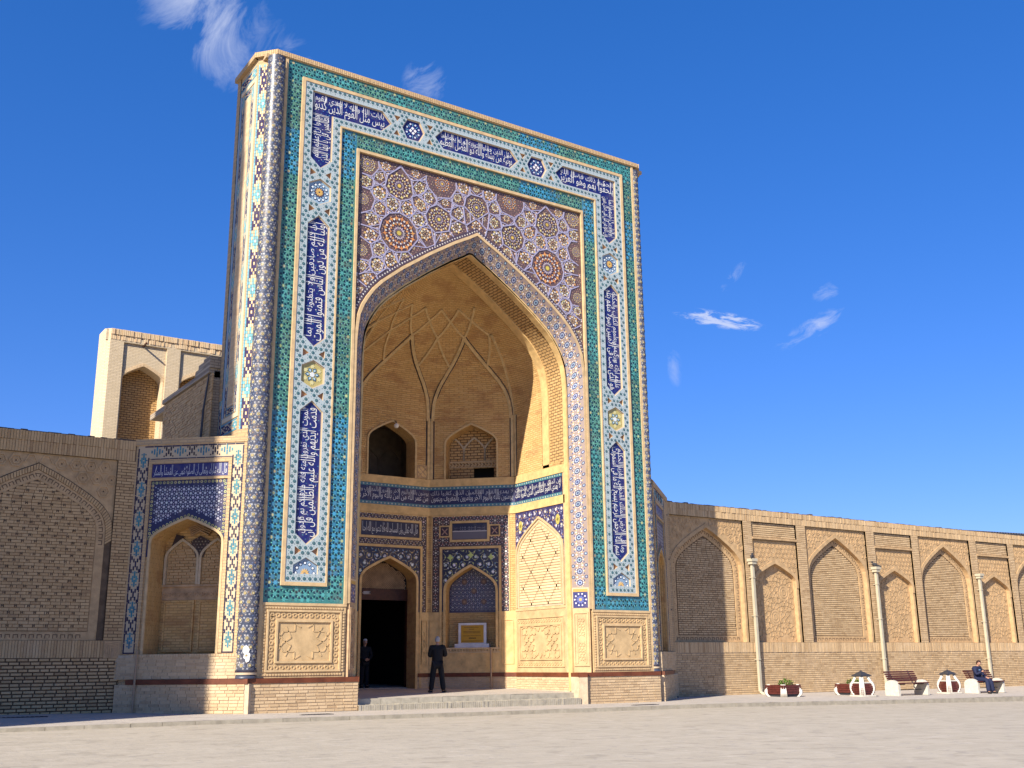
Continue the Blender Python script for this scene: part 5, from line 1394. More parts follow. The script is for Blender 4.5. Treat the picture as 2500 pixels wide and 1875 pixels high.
b = MB(); xs_ = np.arange(0, 8.09, .078); b.boxes(fst, np.stack([xs_+.005, xs_+.073, np.full(len(xs_), .1), .392+rng.uniform(-.006, .008, len(xs_))], -1), -.38, rng.uniform(-.01, .01, len(xs_))); b.build('step_brickwork', 'stone_grey', por, kind='stuff')
b = MB(); b.box(fst, 0, 8.09, .05, .385, -.38, -.012); b.build('step_bed', 'dark_joint', por)
fst2 = Fr((-4.1, .14), (1, 0)); x = 0
while x < 8.0:
    l_ = min(random.uniform(.6, .95), 8.0-x); q = MB(); q.box(fst2, x+.005, x+l_-.005, .2, .56+random.uniform(-.006, .006), -.4, random.uniform(-.008, .008), back=True); q.build('step_stone', 'stone_grey', por); x += l_

# ------------------------------------------------------------------ the canted side bays with their small niches
def side_bay(fr, L, s_, lit):
    """s_=-1: bay left of the gateway (gateway at u=L); t counts from the gateway end"""
    f = (lambda a, c: (L-c, L-a)) if s_ < 0 else (lambda a, c: (a, c))
    g = (lambda a: L-a) if s_ < 0 else (lambda a: a)
    cen = g(2.05); NA = (1.085, 4.92, .76)
    b = MB(); b.flat(fr, rect(0, L, -.1, 7.9), 0, holes=[arch(cen, *NA, 1.88)[::-1]]); b.box(fr, *f(.28, L), 7.88, 8.06, -.6, .05); b.box(fr, *f(.28, 3.85), 7.86, 7.90, -.3, .03)
    b.polys(fr.pt(np.array([[(0, 8.05), (L, 8.05), (L, 8.05), (0, 8.05)]]), np.array([[.04, .04, -3, -3]])), uv=[[(0, 0), (1, 0), (1, 1), (0, 1)]])
    b.build('bay_wall', 'buff_brick', por)
    # mosaic brick frame: dark border lines, diamonds of turquoise and dark bricks
    b = MB(); tb = (.52, .40, .25)
    b.boxes(fr, [(*f(.45, .80), 1.9, 7.86), (*f(3.36, 3.73), 1.9, 7.86), (*f(.80, 3.36), 7.46, 7.86)], 0, .02, tb)
    def put(col, boxes_): b.boxes(fr, np.array(boxes_), .018, .030, jit(col, len(boxes_), .2))
    INK, TUR, DOT = (.022, .020, .055), (.045, .20, .25), (.012, .012, .03)
    for t0 in (.46, .77, 3.37, 3.69):
        put(INK, [(*f(t0, t0+.035), z, z+.26) for z in np.arange(1.92, 7.40 if t0 in (.77, 3.37) else 7.78, .28)])
    for z0, ta, tb_ in ((7.81, .46, 3.72), (7.43, .80, 3.37)): put(INK, [(*f(t_, t_+.26), z0, z0+.035) for t_ in np.arange(ta, tb_-.2, .28)])
    put(INK, [(*f(ta, tc_), 1.90, 1.935) for ta, tc_ in ((.46, .79), (3.37, 3.72))])
    for tc_ in (.63, 3.545):
        z = 2.02; k = 0
        while z < 7.45:
            if k % 2 == 0:
                bx = [(*f(tc_-.022, tc_+.022), z+.02, z+.22), (*f(tc_-.022, tc_+.022), z+.26, z+.46)]+[(*f(tc_+q-.02, tc_+q+.02), z+.15, z+.33) for q in (-.055, .055)]+[(*f(tc_+q-.018, tc_+q+.018), z+zz, z+zz+.035) for q in (-.06, .06) for zz in (.06, .40)]+[(*f(tc_+q-.018, tc_+q+.018), z+.225, z+.26) for q in (-.1, .1)]
                put(TUR, bx); z += .47
            else:
                bx = [(*f(tc_-.02, tc_+.02), z+.10, z+.28)]+[(*f(tc_+q-.02, tc_+q+.02), z+zz, z+zz+.11) for q, zz in ((-.055, .02), (.055, .02), (-.055, .24), (.055, .24), (-.115, -.06), (.115, -.06), (-.115, .31), (.115, .31))]
                put(INK, bx); z += .39
            k += 1
    t_ = .98; k = 0
    while t_ < 3.2:
        zc = 7.66
        if k % 2 == 0: put(TUR, [(*f(t_-.02, t_+.02), zc-.14, zc), (*f(t_-.02, t_+.02), zc+.02, zc+.15), (*f(t_-.1, t_-.06), zc-.07, zc+.09), (*f(t_+.06, t_+.1), zc-.07, zc+.09), (*f(t_-.18, t_-.14), zc-.03, zc+.05), (*f(t_+.14, t_+.18), zc-.03, zc+.05)])
        else: put(DOT, [(*f(t_-.02, t_+.02), zc-.07, zc+.08), (*f(t_-.09, t_-.05), zc+.03, zc+.14), (*f(t_+.05, t_+.09), zc+.03, zc+.14), (*f(t_-.09, t_-.05), zc-.13, zc-.03), (*f(t_+.05, t_+.09), zc-.13, zc-.03), (*f(t_-.15, t_-.12), zc-.15, zc-.11), (*f(t_+.12, t_+.15), zc+.10, zc+.14), (*f(t_-.15, t_-.12), zc+.10, zc+.14), (*f(t_+.12, t_+.15), zc-.15, zc-.11)])
        t_ += .36; k += 1
    b.build('mosaic_brick_frame', 'tile_matt', por, kind='stuff')
    b = MB(); b.boxes(fr, [(*f(.80, .90), 1.9, 7.43), (*f(3.26, 3.36), 1.9, 7.43), (*f(.90, 3.26), 7.30, 7.43), (*f(.90, 3.26), 6.81, 6.89), (*f(.28, .45), 1.2, 7.86), (*f(3.73, L), 1.9, 7.86)], 0, [.05, .05, .05, .05, .04, .02]); b.build('brick_moulding', 'buff_brick', por)
    b = MB(); b.box(fr, *f(.90, 3.26), 6.89, 7.30, 0, .015, (.012, .014, .12)); ip = b.build('inscription_panel', 'tile', por)
    b = MB(); u0, u1 = f(.95, 3.2); lettering(b, fr, 'قال الله تبارك وتعالى ان الصلوة تنهى عن الفحشا والمنكر', u0, u1, 6.93, 7.27, .022, LW)
    b.build('lettering', 'painted_letter', ip)
    # star tile spandrel with yellow scroll border
    u0, u1 = f(.90, 3.26)
    U_ = np.vstack([(u0, 4.6), (cen-NA[0]-.04, 4.6), arch(cen, NA[0]+.04, NA[1], NA[2]+.04)[::-1], (cen+NA[0]+.04, 4.6), (u1, 4.6), (u1, 6.81), (u0, 6.81)]); pu = inpoly(U_)
    b = MB(); b.flat(fr, U_, .012, (.016, .018, .075))
    inner = lambda U, Z: pu(U, Z) & (U > u0+.13) & (U < u1-.13) & (Z < 6.67) & ((Z > NA[1]+NA[2]+.22) | (np.abs(U-cen) > arch_w(Z-.10, NA[0]+.16, NA[1], NA[2]+.14)))
    C, ids = hexlat(.145, (u0, u1, 4.6, 6.8)); 
    scatter(b, fr, C, star((0, 0), .052, .026, 6), .017, (.60, .59, .60), inner, .12)
    scatter(b, fr, np.concatenate([C+(.0725, .0419), C+(.0725, -.0419)]), ngon((0, 0), .020, 6), .017, (.44, .44, .52), inner, .2)
    br_ = lambda U, Z: pu(U, Z) & ~inner(U, Z)
    allb = []
    for z in np.arange(4.7, 6.75, .115): allb += [(u0+.065, z), (u1-.065, z)]
    for u_ in np.arange(u0+.065, u1-.05, .115): allb.append((u_, 6.74))
    ap_ = arch(cen, NA[0]+.10, NA[1], NA[2]+.10); L_ = np.cumsum(np.r_[0, np.linalg.norm(np.diff(ap_, axis=0), axis=1)])
    for s2 in np.arange(.05, L_[-1], .115): allb.append((np.interp(s2, L_, ap_[:, 0]), np.interp(s2, L_, ap_[:, 1])))
    allb = np.array(allb); scatter(b, fr, allb, ngon((0, 0), .042, 8), .018, (.46, .40, .16), pu, .3); scatter(b, fr, allb, ngon((0, 0), .020, 6), .022, (.03, .04, .07), pu, .3)
    b.build('star_tile_spandrel', 'tile', por, kind='stuff')
    b = MB(); b.strip(fr, arch(cen, NA[0]+.02, NA[1], NA[2]+.02, 1.88), .07, 0, .05); b.build('arch_moulding', 'terracotta_mould', por)
    # the niche itself: three sides, two tiers, ribs
    dep = .95; b = MB(); b.rim(fr, arch(cen, *NA, 1.88), -dep, 0, closed=False)
    fb = Fr(fr.P-fr.n*dep, fr.e); b.flat(fb, rect(cen-1.1, cen+1.1, 1.7, 5.9), 0)
    b.polys(fr.pt(np.array([[(cen-1.1, 1.885), (cen+1.1, 1.885), (cen+1.1, 1.885), (cen-1.1, 1.885)]]), np.array([[0, 0, -dep, -dep]])), uv=[[(0, 0), (2, 0), (2, 1), (0, 1)]]); b.build('niche_shell', 'vault_brick', por)
    for u_ in (cen-.52, cen+.56):
        q = MB(); B = lay(lambda z: [(u_-float(arch_w(z, .46, 4.55, .58)), u_+float(arch_w(z, .46, 4.55, .58)))], 3.88, 5.1, .085, .26, .016, jl=.1); q.boxes(fb, B, 0, .035); q.build('niche_brickwork', 'shade_bricks', por, kind='stuff')
        q = MB(); q.strip(fb, arch(u_, .50, 4.55, .62, 3.86), .07, 0, .10); q.build('niche_rib', 'niche_rib_stone', por)
        q = MB(); q.box(fb, u_-.42, u_+.42, 2.0, 3.35, 0, .04); q.strip(fb, rect(u_-.46, u_+.46, 1.95, 3.4), .05, 0, .07, closed=True, side=1); q.build('niche_panel', 'vault_brick', por)
    q = MB(); q.flat(fb, [(cen-.10, 4.65), (cen+.14, 4.65), (cen+.32, 5.12), (cen+.02, 5.28), (cen-.28, 5.12)], .06, (.05, .035, .035))
    q.flat(fb, [(cen-.95, 4.75), (cen-.62, 5.18), (cen-.45, 5.26), (cen-.75, 5.34)], .06, (.05, .035, .035)); q.flat(fb, [(cen+.66, 5.18), (cen+1.0, 4.75), (cen+.85, 5.30), (cen+.5, 5.30)], .06, (.05, .035, .035))
    C, _ = hexlat(.10, (cen-1, cen+1, 4.6, 5.35)); pp = inpoly([(cen-.10, 4.65), (cen+.14, 4.65), (cen+.32, 5.12), (cen+.02, 5.28), (cen-.28, 5.12)]); scatter(q, fb, C, star((0, 0), .03, .012, 4), .064, (.30, .24, .18), pp, .3); q.build('rib_cell_tile', 'tile_matt', por)
    q = MB()
    for k in range(5): q.strip(fb, [(cen-.25-.03*k, 5.28+k*.06), (cen+.02, 5.42+k*.06), (cen+.3+.03*k, 5.28+k*.06)], .03, 0, .16-.02*k)
    q.build('stepped_crown', 'brown_carved', por)
    q = MB(); q.box(fb, cen-1.1, cen+1.1, 3.80, 3.86, 0, .08); q.box(fb, cen-1.1, cen+1.1, 3.42, 3.80, 0, .02)
    for u_ in np.arange(cen-1.0, cen+1.0, .14): q.strip(fb, ngon((u_, 3.58), .055, 6), .025, .02, .045, closed=True)
    q.build('niche_ledge', 'brown_carved', por)
    # foot of the bay
    b = MB(); b.box(fr, *f(-.05 if s_ < 0 else .22, L+.2), 1.2, 1.86, -.2, .085); b.build('joint_bed', 'pale_mortar', por)
    c0, c1 = f(0.02 if s_ < 0 else .24, L); put_bricks(fr, lay(lambda z: [(c0, c1)], 1.2, 1.80, .088, .28, .016, jl=.12), 0, .10, por, 'plinth_bricks', single=40 if lit else 0, rest='plinth_brickwork')
    b = MB(); xs2 = np.arange(c0+.4, c1, .078); b.boxes(fr, np.stack([xs2+.004, xs2+.074, np.full(len(xs2), 1.80), np.full(len(xs2), 1.875)], -1), -.2, .11); b.build('sill_brickwork', 'plinth_bricks', por, kind='stuff')
    z0 = pave_z(*fr.pt(np.array((L/2, 0)))[:2])
    ws = -.1 if s_ < 0 else .22
    b = MB(); b.box(fr, *f(ws, L), z0-.4, 1.06, -.2, .14); b.build('joint_bed', 'pale_mortar', por)
    if s_ > 0: c0 = .22
    put_bricks(fr, lay(lambda z: [(c0, c1)], z0-.1, 1.06, .088, .28, .016, jl=.14), .08, .158, por, 'plinth_bricks', single=30 if lit else 0, rest='plinth_brickwork')
    b = MB(); b.box(fr, *f(-.06 if s_ < 0 else .22, 3.5), 1.06, 1.195, 0, .175); b.build('red_band', 'red_band', por)
FM_L = Fr((-10.4, 2.45), (2.85, -2.55)); side_bay(FM_L, 3.824, -1, True)
FM_R = Fr((7.50, -.05), (3.7, 3.30)); side_bay(FM_R, 4.957, 1, False)
# ------------------------------------------------------------------ long boundary walls of arched bays
def big_bay(fr, u0, wd, wall, dep=.10, detailed=False, za=6.99, zt=7.40, zb=2.27):
    uc = u0+wd/2; AW = (wd/2-.14, 5.05, za-5.05)
    U_ = np.vstack([(u0, zb), (uc-AW[0], zb), arch(uc, *AW)[::-1], (uc+AW[0], zb), (u0+wd, zb), (u0+wd, zt), (u0, zt)])
    b = MB(); b.flat(fr, U_, -dep); b.rim(fr, rect(u0, u0+wd, zb, zt), -dep, 0); b.build('arch_spandrel', 'wall_relief', wall)
    # star and hexagon relief in the spandrel
    pu = inpoly(U_); C, _ = hexlat(.37, (u0, u0+wd, zb, zt), org=(u0+.22, zt-.2)); b = MB()
    for c in C:
        g = ngon(c, .15, 6, R(30)); 
        if pu(g[:, 0], g[:, 1]).all() and abs(c[0]-uc) > float(arch_w(c[1]-.22, AW[0]+.22, AW[1], AW[2]+.1)):
            if random.random() < .5: b.strip(fr, g, .035, -dep, -dep+.016, closed=True); b.strip(fr, ngon(c, .075, 6, R(30)), .03, -dep, -dep+.013, closed=True)
            else: b.strip(fr, star(c, .16, .09, 6, R(30)), .035, -dep, -dep+.016, closed=True)
    if b.V: b.build('star_relief', 'wall_relief', wall, kind='stuff')
    d2 = -dep-.22
    b = MB(); b.rim(fr, arch(uc, *AW, zb), d2, -dep, closed=False); b.box(fr, uc-AW[0], uc+AW[0], zb-.05, zb+.005, d2, -dep+.05); b.build('arch_reveal', 'wall_relief', wall)
    b = MB(); b.strip(fr, arch(uc, AW[0]+.09, AW[1], AW[2]+.09, zb), .16, -dep, -dep+.03); b.build('arch_moulding', 'wall_relief', wall)
    IN = (AW[0]-.36, AW[1]+.02, AW[2]-.40)
    b = MB(); b.flat(fr, arch(uc, AW[0]+.01, AW[1], AW[2], zb)[::-1], d2); b.build('joint_bed', 'dark_joint', wall)
    b = MB(); b.strip(fr, arch(uc, (AW[0]+IN[0])/2+.02, AW[1], AW[2]-.16, zb+.28), .30, d2, d2+.045); b.box(fr, uc-AW[0], uc+AW[0], zb, zb+.28, d2, d2+.045); b.build('fret_band', 'wall_relief', wall)
    b = MB(); ap_ = arch(uc, (AW[0]+IN[0])/2+.02, AW[1], AW[2]-.16, zb+.45); L_ = np.cumsum(np.r_[0, np.linalg.norm(np.diff(ap_, axis=0), axis=1)])
    for k, s_ in enumerate(np.arange(.2, L_[-1]-.2, .24)):
        def at(q, off):
            p0 = np.array((np.interp(s_+q-.02, L_, ap_[:, 0]), np.interp(s_+q-.02, L_, ap_[:, 1]))); p1 = np.array((np.interp(s_+q+.02, L_, ap_[:, 0]), np.interp(s_+q+.02, L_, ap_[:, 1])))
            t_ = (p1-p0)/max(1e-6, np.linalg.norm(p1-p0)); return (p0+p1)/2+np.array((-t_[1], t_[0]))*off
        b.strip(fr, [at(-.07, .06), at(-.07, -.06), at(.07, -.06), at(.07, .02)], .022, d2+.045, d2+.052)
    for u_ in np.arange(uc-AW[0]+.25, uc+AW[0]-.25, .24): b.strip(fr, [(u_, zb+.08), (u_, zb+.19), (u_+.13, zb+.19), (u_+.13, zb+.10)], .022, d2+.045, d2+.052)
    b.build('fret', 'dark_joint', wall, kind='stuff')
    B = lay(lambda z: [(uc-float(arch_w(z, *IN)), uc+float(arch_w(z, *IN)))], zb+.30, za-.45, .087, .27, .024, jl=.08)
    b = MB(); b.boxes(fr, B, d2, d2+.035+rng.uniform(-.006, .006, len(B))); b.build('infill_brickwork', 'wall_bricks', wall, kind='stuff')
    return uc, AW, IN, d2
def small_bay(fr, u0, wd, wall, dep=.10, zt=7.40, zb=2.27):
    uc = u0+wd/2; AW = (wd/2-.14, 4.72, .92)
    b = MB(); b.rim(fr, rect(u0, u0+wd, 6.75, zt), -dep, 0); b.flat(fr, rect(u0, u0+wd, 6.75, zt), -dep); b.build('joint_bed', 'dark_joint', wall)
    B = lay(lambda z: [(u0, u0+wd)], 6.77, zt, .087, .27, .022, jl=.08); b = MB(); b.boxes(fr, B, -dep, -dep+.03); b.build('infill_brickwork', 'wall_bricks', wall, kind='stuff')
    b = MB(); b.box(fr, u0, u0+wd, 6.63, 6.76, -dep, -.005); b.box(fr, u0, u0+wd, 6.66, 6.73, -.005, .02); b.build('string_course', 'wall_relief', wall)
    U_ = np.vstack([(u0, zb), (uc-AW[0], zb), arch(uc, *AW)[::-1], (uc+AW[0], zb), (u0+wd, zb), (u0+wd, 6.63), (u0, 6.63)]); pu = inpoly(U_)
    b = MB(); b.flat(fr, U_, -dep); b.rim(fr, rect(u0, u0+wd, zb, 6.63), -dep, 0); b.build('arch_spandrel', 'wall_relief', wall)
    b = MB(); C, _ = hexlat(.235, (u0, u0+wd, 4.6, 6.6), org=(uc, 5.8))
    for c in C:
        g = ngon(c, .105, 6, R(30))
        if pu(g[:, 0], g[:, 1]).all() and c[1] > 4.9 and abs(c[0]-uc) > float(arch_w(c[1]-.15, AW[0]+.2, AW[1], AW[2]+.12)): b.strip(fr, g, .022, -dep, -dep+.013, closed=True); b.flat(fr, ngon(c, .045, 6), -dep+.008)
    if b.V: b.build('star_relief', 'wall_relief', wall, kind='stuff')
    d2 = -dep-.19
    b = MB(); b.rim(fr, arch(uc, *AW, zb), d2, -dep, closed=False); b.box(fr, uc-AW[0], uc+AW[0], zb-.05, zb+.005, d2, -dep+.05); b.build('arch_reveal', 'wall_relief', wall)
    b = MB(); b.strip(fr, arch(uc, AW[0]+.08, AW[1], AW[2]+.08, 4.6), .15, -dep, -dep+.025); b.build('arch_moulding', 'wall_relief', wall)
    b = MB(); b.flat(fr, arch(uc, AW[0]+.01, AW[1], AW[2], zb)[::-1], d2); b.build('carved_panel', 'wall_relief', wall)
    P, Q, c12, c6, c4 = girih(.26, (uc, 3.35), (u0, u0+wd, zb, 5.8), R(56)); b = MB()
    ins = lambda V: (np.abs(V[:, 0]-uc) < arch_w(V[:, 1], *AW)-.04) & (V[:, 1] > zb+.06)
    k_ = ins(P) & ins(Q); b.segs(fr, P[k_], Q[k_], .032, d2, d2+.014)
    for c in c12:
        for r_ in (.12, .24, .36):
            g = ngon(c, r_, 12)
            if ins(g).all(): b.strip(fr, g, .024, d2, d2+.012, closed=True)
    for c in c6:
        for r_ in (.07, .15):
            g = ngon(c, r_, 6)
            if ins(g).all(): b.strip(fr, g, .022, d2, d2+.012, closed=True)
    b.build('carved_relief', 'wall_relief', wall, kind='stuff')
def wall_frame(fr, u0, u1, bays, wall, zt, single, mat='wall_bricks', zl=1.85, joint=.02, zbase=lambda u: .1):
    """pilasters, parapet, sill course and foot of a wall; bays = [(u0,u1)]"""
    b = MB(); b.box(fr, u0, u1, zl-.02, 2.27, -.6, -.012)
    b.box(fr, u0, u1, 7.40, zt-.05, -.7, -.012)
    edges = [u0]+[e for bb in bays for e in bb]+[u1]; pil = [(edges[i], edges[i+1]) for i in range(0, len(edges), 2)]
    for a, c in pil: b.box(fr, a, c, 2.27, 7.40, -.5, -.012)
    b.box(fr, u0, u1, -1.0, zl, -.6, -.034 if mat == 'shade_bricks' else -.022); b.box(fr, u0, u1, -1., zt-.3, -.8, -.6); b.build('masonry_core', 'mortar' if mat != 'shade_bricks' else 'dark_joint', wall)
    B = lay(lambda z: pil, 2.27, 7.40, .087, .27, .018, jl=.06); put_bricks(fr, B, -.03, .0, wall, mat, rest='pilaster_brickwork', skew=.003)
    zb = min(zbase(u0), zbase(u1))-.1
    B = lay(lambda z: [(u0, u1)], zb, zl, .093 if mat == 'shade_bricks' else .088, .27, joint, jl=.12); put_bricks(fr, B, -.05, -.0, wall, mat, single=single, rest='foot_brickwork', skew=.008)
    # upright courses of the sill and the parapet
    for z0, z1, dd, n_ in ((zl+.005, 2.265, .0, 'sill_brickwork'), (7.405, 7.405+(zt-7.4)*.52, .0, 'parapet_brickwork'), (7.41+(zt-7.4)*.52, zt-.02, .012, 'parapet_brickwork')):
        x_ = np.arange(u0, u1-.07, .076); h_ = rng.uniform(-.02, .02, len(x_)); s_ = rng.uniform(-.015, .015, len(x_))
        b = MB(); b.boxes(fr, np.stack([x_+.005, x_+.071, np.full(len(x_), z0), z1+np.where(z1 > 7.6, h_*.4, 0)], -1), -.05, dd+s_*.7); b.build(n_, mat, wall, kind='stuff')
    # broken top edge: clay and turf remains
    b = MB(); xs_ = np.arange(u0, u1, .18); h_ = zt+np.abs(rng.normal(0, .022, len(xs_))); b.boxes(fr, np.stack([xs_, xs_+.18, np.full(len(xs_), zt-.06), h_], -1), -.7, -.03+rng.uniform(-.04, .02, len(xs_)), back=True); b.build('weathered_top', 'roof_edge', wall, kind='stuff')
# right-hand wall
rw = thing('boundary_wall', 'long sunlit brick wall of alternating wide and narrow blind arches behind the benches', 'wall', (28, 3.25, .1), 'brick boundary walls')
FW = Fr((0, 3.25), (1, 0))
bigs, smalls = [11.33, 19.53, 27.74, 35.94], [16.10, 24.37, 32.58, 40.78]
bays = sorted([(u_, u_+4.25) for u_ in bigs]+[(u_, u_+2.83) for u_ in smalls])
wall_frame(FW, 10.85, 46, bays, rw, 7.93, 240, zbase=lambda u: pave_z(u, 3.2))
for u_ in bigs: big_bay(FW, u_, 4.25, rw)
for u_ in smalls: small_bay(FW, u_, 2.83, rw)
# left-hand wall
lw = thing('boundary_wall', 'brick wall in deep shade with one large blind arch, at the left edge', 'wall', (-14, 2.4, .3), 'brick boundary walls')
FL = Fr((0, 2.4), (1, 0))
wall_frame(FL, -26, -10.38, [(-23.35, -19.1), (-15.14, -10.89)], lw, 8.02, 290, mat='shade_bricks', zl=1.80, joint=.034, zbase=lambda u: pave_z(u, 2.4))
big_bay(FL, -23.35, 4.25, lw)
# the visible left bay is built brick by brick: voussoirs, fret, knotted infill
def left_bay(fr, u0, wd, wall):
    uc, dep, zb, zt = u0+wd/2, .07, 2.27, 7.40; AW = (2.13, 5.15, 1.97)
    b = MB(); b.flat(fr, rect(u0, u0+wd, zb, zt), -dep); b.rim(fr, rect(u0, u0+wd, zb, zt), -dep, 0); b.build('arch_spandrel', 'wall_relief', wall)
    def ring(a_out, a_in, h_o, h_i, d0, d1, name, gap, n_):
        po, pi_ = dens(arch(uc, a_out, AW[1], h_o, zb), n_+1), dens(arch(uc, a_in, AW[1], h_i, zb), n_+1)
        for i in range(n_):
            if min(po[i, 1], po[i+1, 1]) < 5.0: continue
            lo, hi = gap, 1-gap
            q = np.array([po[i]*(1-lo)+po[i+1]*lo, po[i]*(1-hi)+po[i+1]*hi, pi_[i]*(1-hi)+pi_[i+1]*hi, pi_[i]*(1-lo)+pi_[i+1]*lo])[::-1]
            m_ = MB(); m_.prism(fr, q, d0, d1+random.uniform(-.004, .004)); m_.build(name, 'shade_bricks', wall)
    b = MB(); b.strip(fr, arch(uc, 2.04, AW[1], AW[2]-.09, zb), .20, -dep, -dep+.012); b.build('joint_bed', 'dark_joint', wall)
    ring(2.12, 1.95, AW[2]-.01, AW[2]-.17, -dep, -dep+.045, 'voussoir', .10, 150)
    b = MB(); b.strip(fr, arch(uc, 1.82, AW[1], AW[2]-.32, zb+.22), .24, -dep, -dep+.02); b.box(fr, uc-1.9, uc+1.9, zb, zb+.22, -dep, -dep+.02); b.build('fret_band', 'wall_relief', wall)
    ap_ = arch(uc, 1.82, AW[1], AW[2]-.32, zb+.3); L_ = np.cumsum(np.r_[0, np.linalg.norm(np.diff(ap_, axis=0), axis=1)]); b = MB()
    for s_ in np.arange(.2, L_[-1]-.15, .185):
        def at(q, off):
            p0 = np.array((np.interp(s_+q-.02, L_, ap_[:, 0]), np.interp(s_+q-.02, L_, ap_[:, 1]))); p1 = np.array((np.interp(s_+q+.02, L_, ap_[:, 0]), np.interp(s_+q+.02, L_, ap_[:, 1])))
            t_ = (p1-p0)/max(1e-6, np.linalg.norm(p1-p0)); return (p0+p1)/2+np.array((-t_[1], t_[0]))*off
        if at(0, 0)[1] > 4.9: b.strip(fr, [at(-.06, .05), at(-.06, -.05), at(.05, -.05), at(.05, .05)], .022, -dep+.02, -dep+.024)
    for u_ in np.arange(uc-1.6, uc+1.6, .2): b.strip(fr, [(u_, zb+.05), (u_, zb+.15), (u_+.11, zb+.15), (u_+.11, zb+.07)], .02, -dep+.02, -dep+.024)
    b.build('fret', 'dark_joint', wall, kind='stuff')
    IN = (1.68, AW[1], 1.50)
    b = MB(); b.flat(fr, arch(uc, *IN, zb+.24)[::-1], -dep+.006); b.build('joint_bed', 'dark_joint', wall)
    B = lay(lambda z: [(uc-float(arch_w(z, *IN)), uc+float(arch_w(z, *IN)))], zb+.25, 6.6, .087, .26, .012, jl=.0)
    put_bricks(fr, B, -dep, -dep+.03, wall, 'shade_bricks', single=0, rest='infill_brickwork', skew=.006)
    # pairs of dark headers, set slightly proud, that make the knotted pattern
    H = []
    k = 0
    for z in np.arange(2.62, 6.3, .175):
        for u_ in np.arange(uc-1.7+(.16 if k % 2 else 0), uc+1.7, .33):
            if abs(u_-uc) < float(arch_w(z+.1, *IN))-.08: H += [(u_-.035, u_-.012, z, z+.075), (u_+.012, u_+.035, z, z+.075), (u_-.015, u_+.015, z+.03, z+.046)]
        k += 1
    b = MB(); b.boxes(fr, np.array(H), -dep, -dep+.0375); b.build('dark_header_pair', 'dark_joint', wall, kind='stuff')
    # flower relief of the spandrel
    b = MB(); e_ = MB(); C, _ = hexlat(.40, (u0, u0+wd, 5.0, zt), org=(uc+.2, zt-.25))
    for c in C:
        if abs(c[0]-uc) < float(arch_w(c[1]-.12, 2.13+.20, AW[1], AW[2]+.20)) or not (u0+.12 < c[0] < u0+wd-.12 and c[1] < zt-.12): continue
        b.strip(fr, ngon(c, .17, 6), .04, -dep, -dep+.026, closed=True); b.strip(fr, ngon(c, .09, 6), .03, -dep, -dep+.02, closed=True); e_.flat(fr, ngon(c, .026, 6), -dep+.008)
    for u_ in np.arange(u0+.15, u0+wd-.2, .40): b.strip(fr, [(u_, zt-.28), (u_+.1, zt-.06), (u_+.24, zt-.06), (u_+.34, zt-.28)], .035, -dep, -dep+.025)
    b.build('star_relief', 'wall_relief', wall, kind='stuff'); e_.build('dark_dot', 'dark_joint', wall, kind='stuff')  # dark dots are small flat discs just above the spandrel ground
left_bay(FL, -15.14, 4.25, lw)
b = MB(); b.box(FL, -10.85, -10.39, 1.79, 2.26, 0, .012); P_ = b.build('corner_panel', 'brown_carved', lw)
for k in range(4):
    q = MB(); i = k*.055; q.strip(FL, [(-10.84+i, 1.80), (-10.84+i, 2.24-i), (-10.40-i, 2.24-i), (-10.40-i, 1.80)], .022, .012, .024); q.build('brick_fret', 'wall_relief', P_)
# iron roof sheet seen over the far end of the right wall
t = thing('roof_sheet', 'dark corrugated metal roof edge above the far right end of the wall', 'roof', (36, 5.5, 8.0))
for k in range(36):
    q = MB(); x0 = 31.2+k*.26; q.tube([(x0, 4.3, 8.02+.006*k), (x0, 7.0, 8.5)], .09, 6); q.build('sheet_rib', 'roof_metal', t)
q = MB(); q.polys(np.array([[(31.0, 4.35, 7.98), (40.7, 4.35, 8.19), (40.7, 7.0, 8.58), (31.0, 7.0, 8.45)]])); q.build('sheet', 'roof_metal', t)

# ------------------------------------------------------------------ tall rear gateway seen over the left wall
tw = thing('rear_gateway', 'pale brick rear gateway with pointed niches rising behind the left wall', 'building', (-4, 20.6, 0))
FT = Fr((0, 20), (1, 0))
b = MB(); pan = [(-6.94, -4.93), (-4.29, -2.28), (-1.64, .37)]; NT = (.93, 14.40, .82)
hol = [rect(a, c, 6, 16.22)[::-1] for a, c in pan]
b.flat(FT, rect(-7.56, 3, 5, 16.45), 0, holes=hol)
for a, c in pan:
    uc = (a+c)/2; b.rim(FT, rect(a, c, 6, 16.22), -.10, 0)
    b.flat(FT, np.vstack([(a, 6), (uc-NT[0], 6), arch(uc, *NT)[::-1], (uc+NT[0], 6), (c, 6), (c, 16.22), (a, 16.22)]), -.10)
    b.rim(FT, arch(uc, *NT, 6), -.85, -.10, closed=False)
b.box(Fr((-7.79, 21.3), (0, -1)), 0, 1.07, 5, 16.80, -.3, 0); b.box(Fr((-7.79, 20.23), (.23, -.23)), 0, .325, 5, 16.80, -.2, 0)
b.box(Fr((3, 21.3), (-1, 0)), 0, 10.7, 5, 16.8, -.2, 0)
b.build('wall', 'tower_brick', tw)
b = MB()
for a, c in pan: b.flat(FT, rect(a-.1, c+.1, 6, 15.4), -.85)
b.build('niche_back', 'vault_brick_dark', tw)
for a, c in pan:
    uc = (a+c)/2; b = MB(); P0, P1 = dens(arch(uc, NT[0]+.16, NT[1], NT[2]+.16, NT[1]), 40), dens(arch(uc, NT[0], NT[1], NT[2], NT[1]), 40)
    for i in range(0, 39): b.prism(FT, np.array([P1[i], P0[i], P0[i]*.3+P0[i+1]*.7, P1[i]*.3+P1[i+1]*.7]), -.1, -.08)
    b.build('arch_brickwork', 'pale_bricks', tw, kind='stuff')
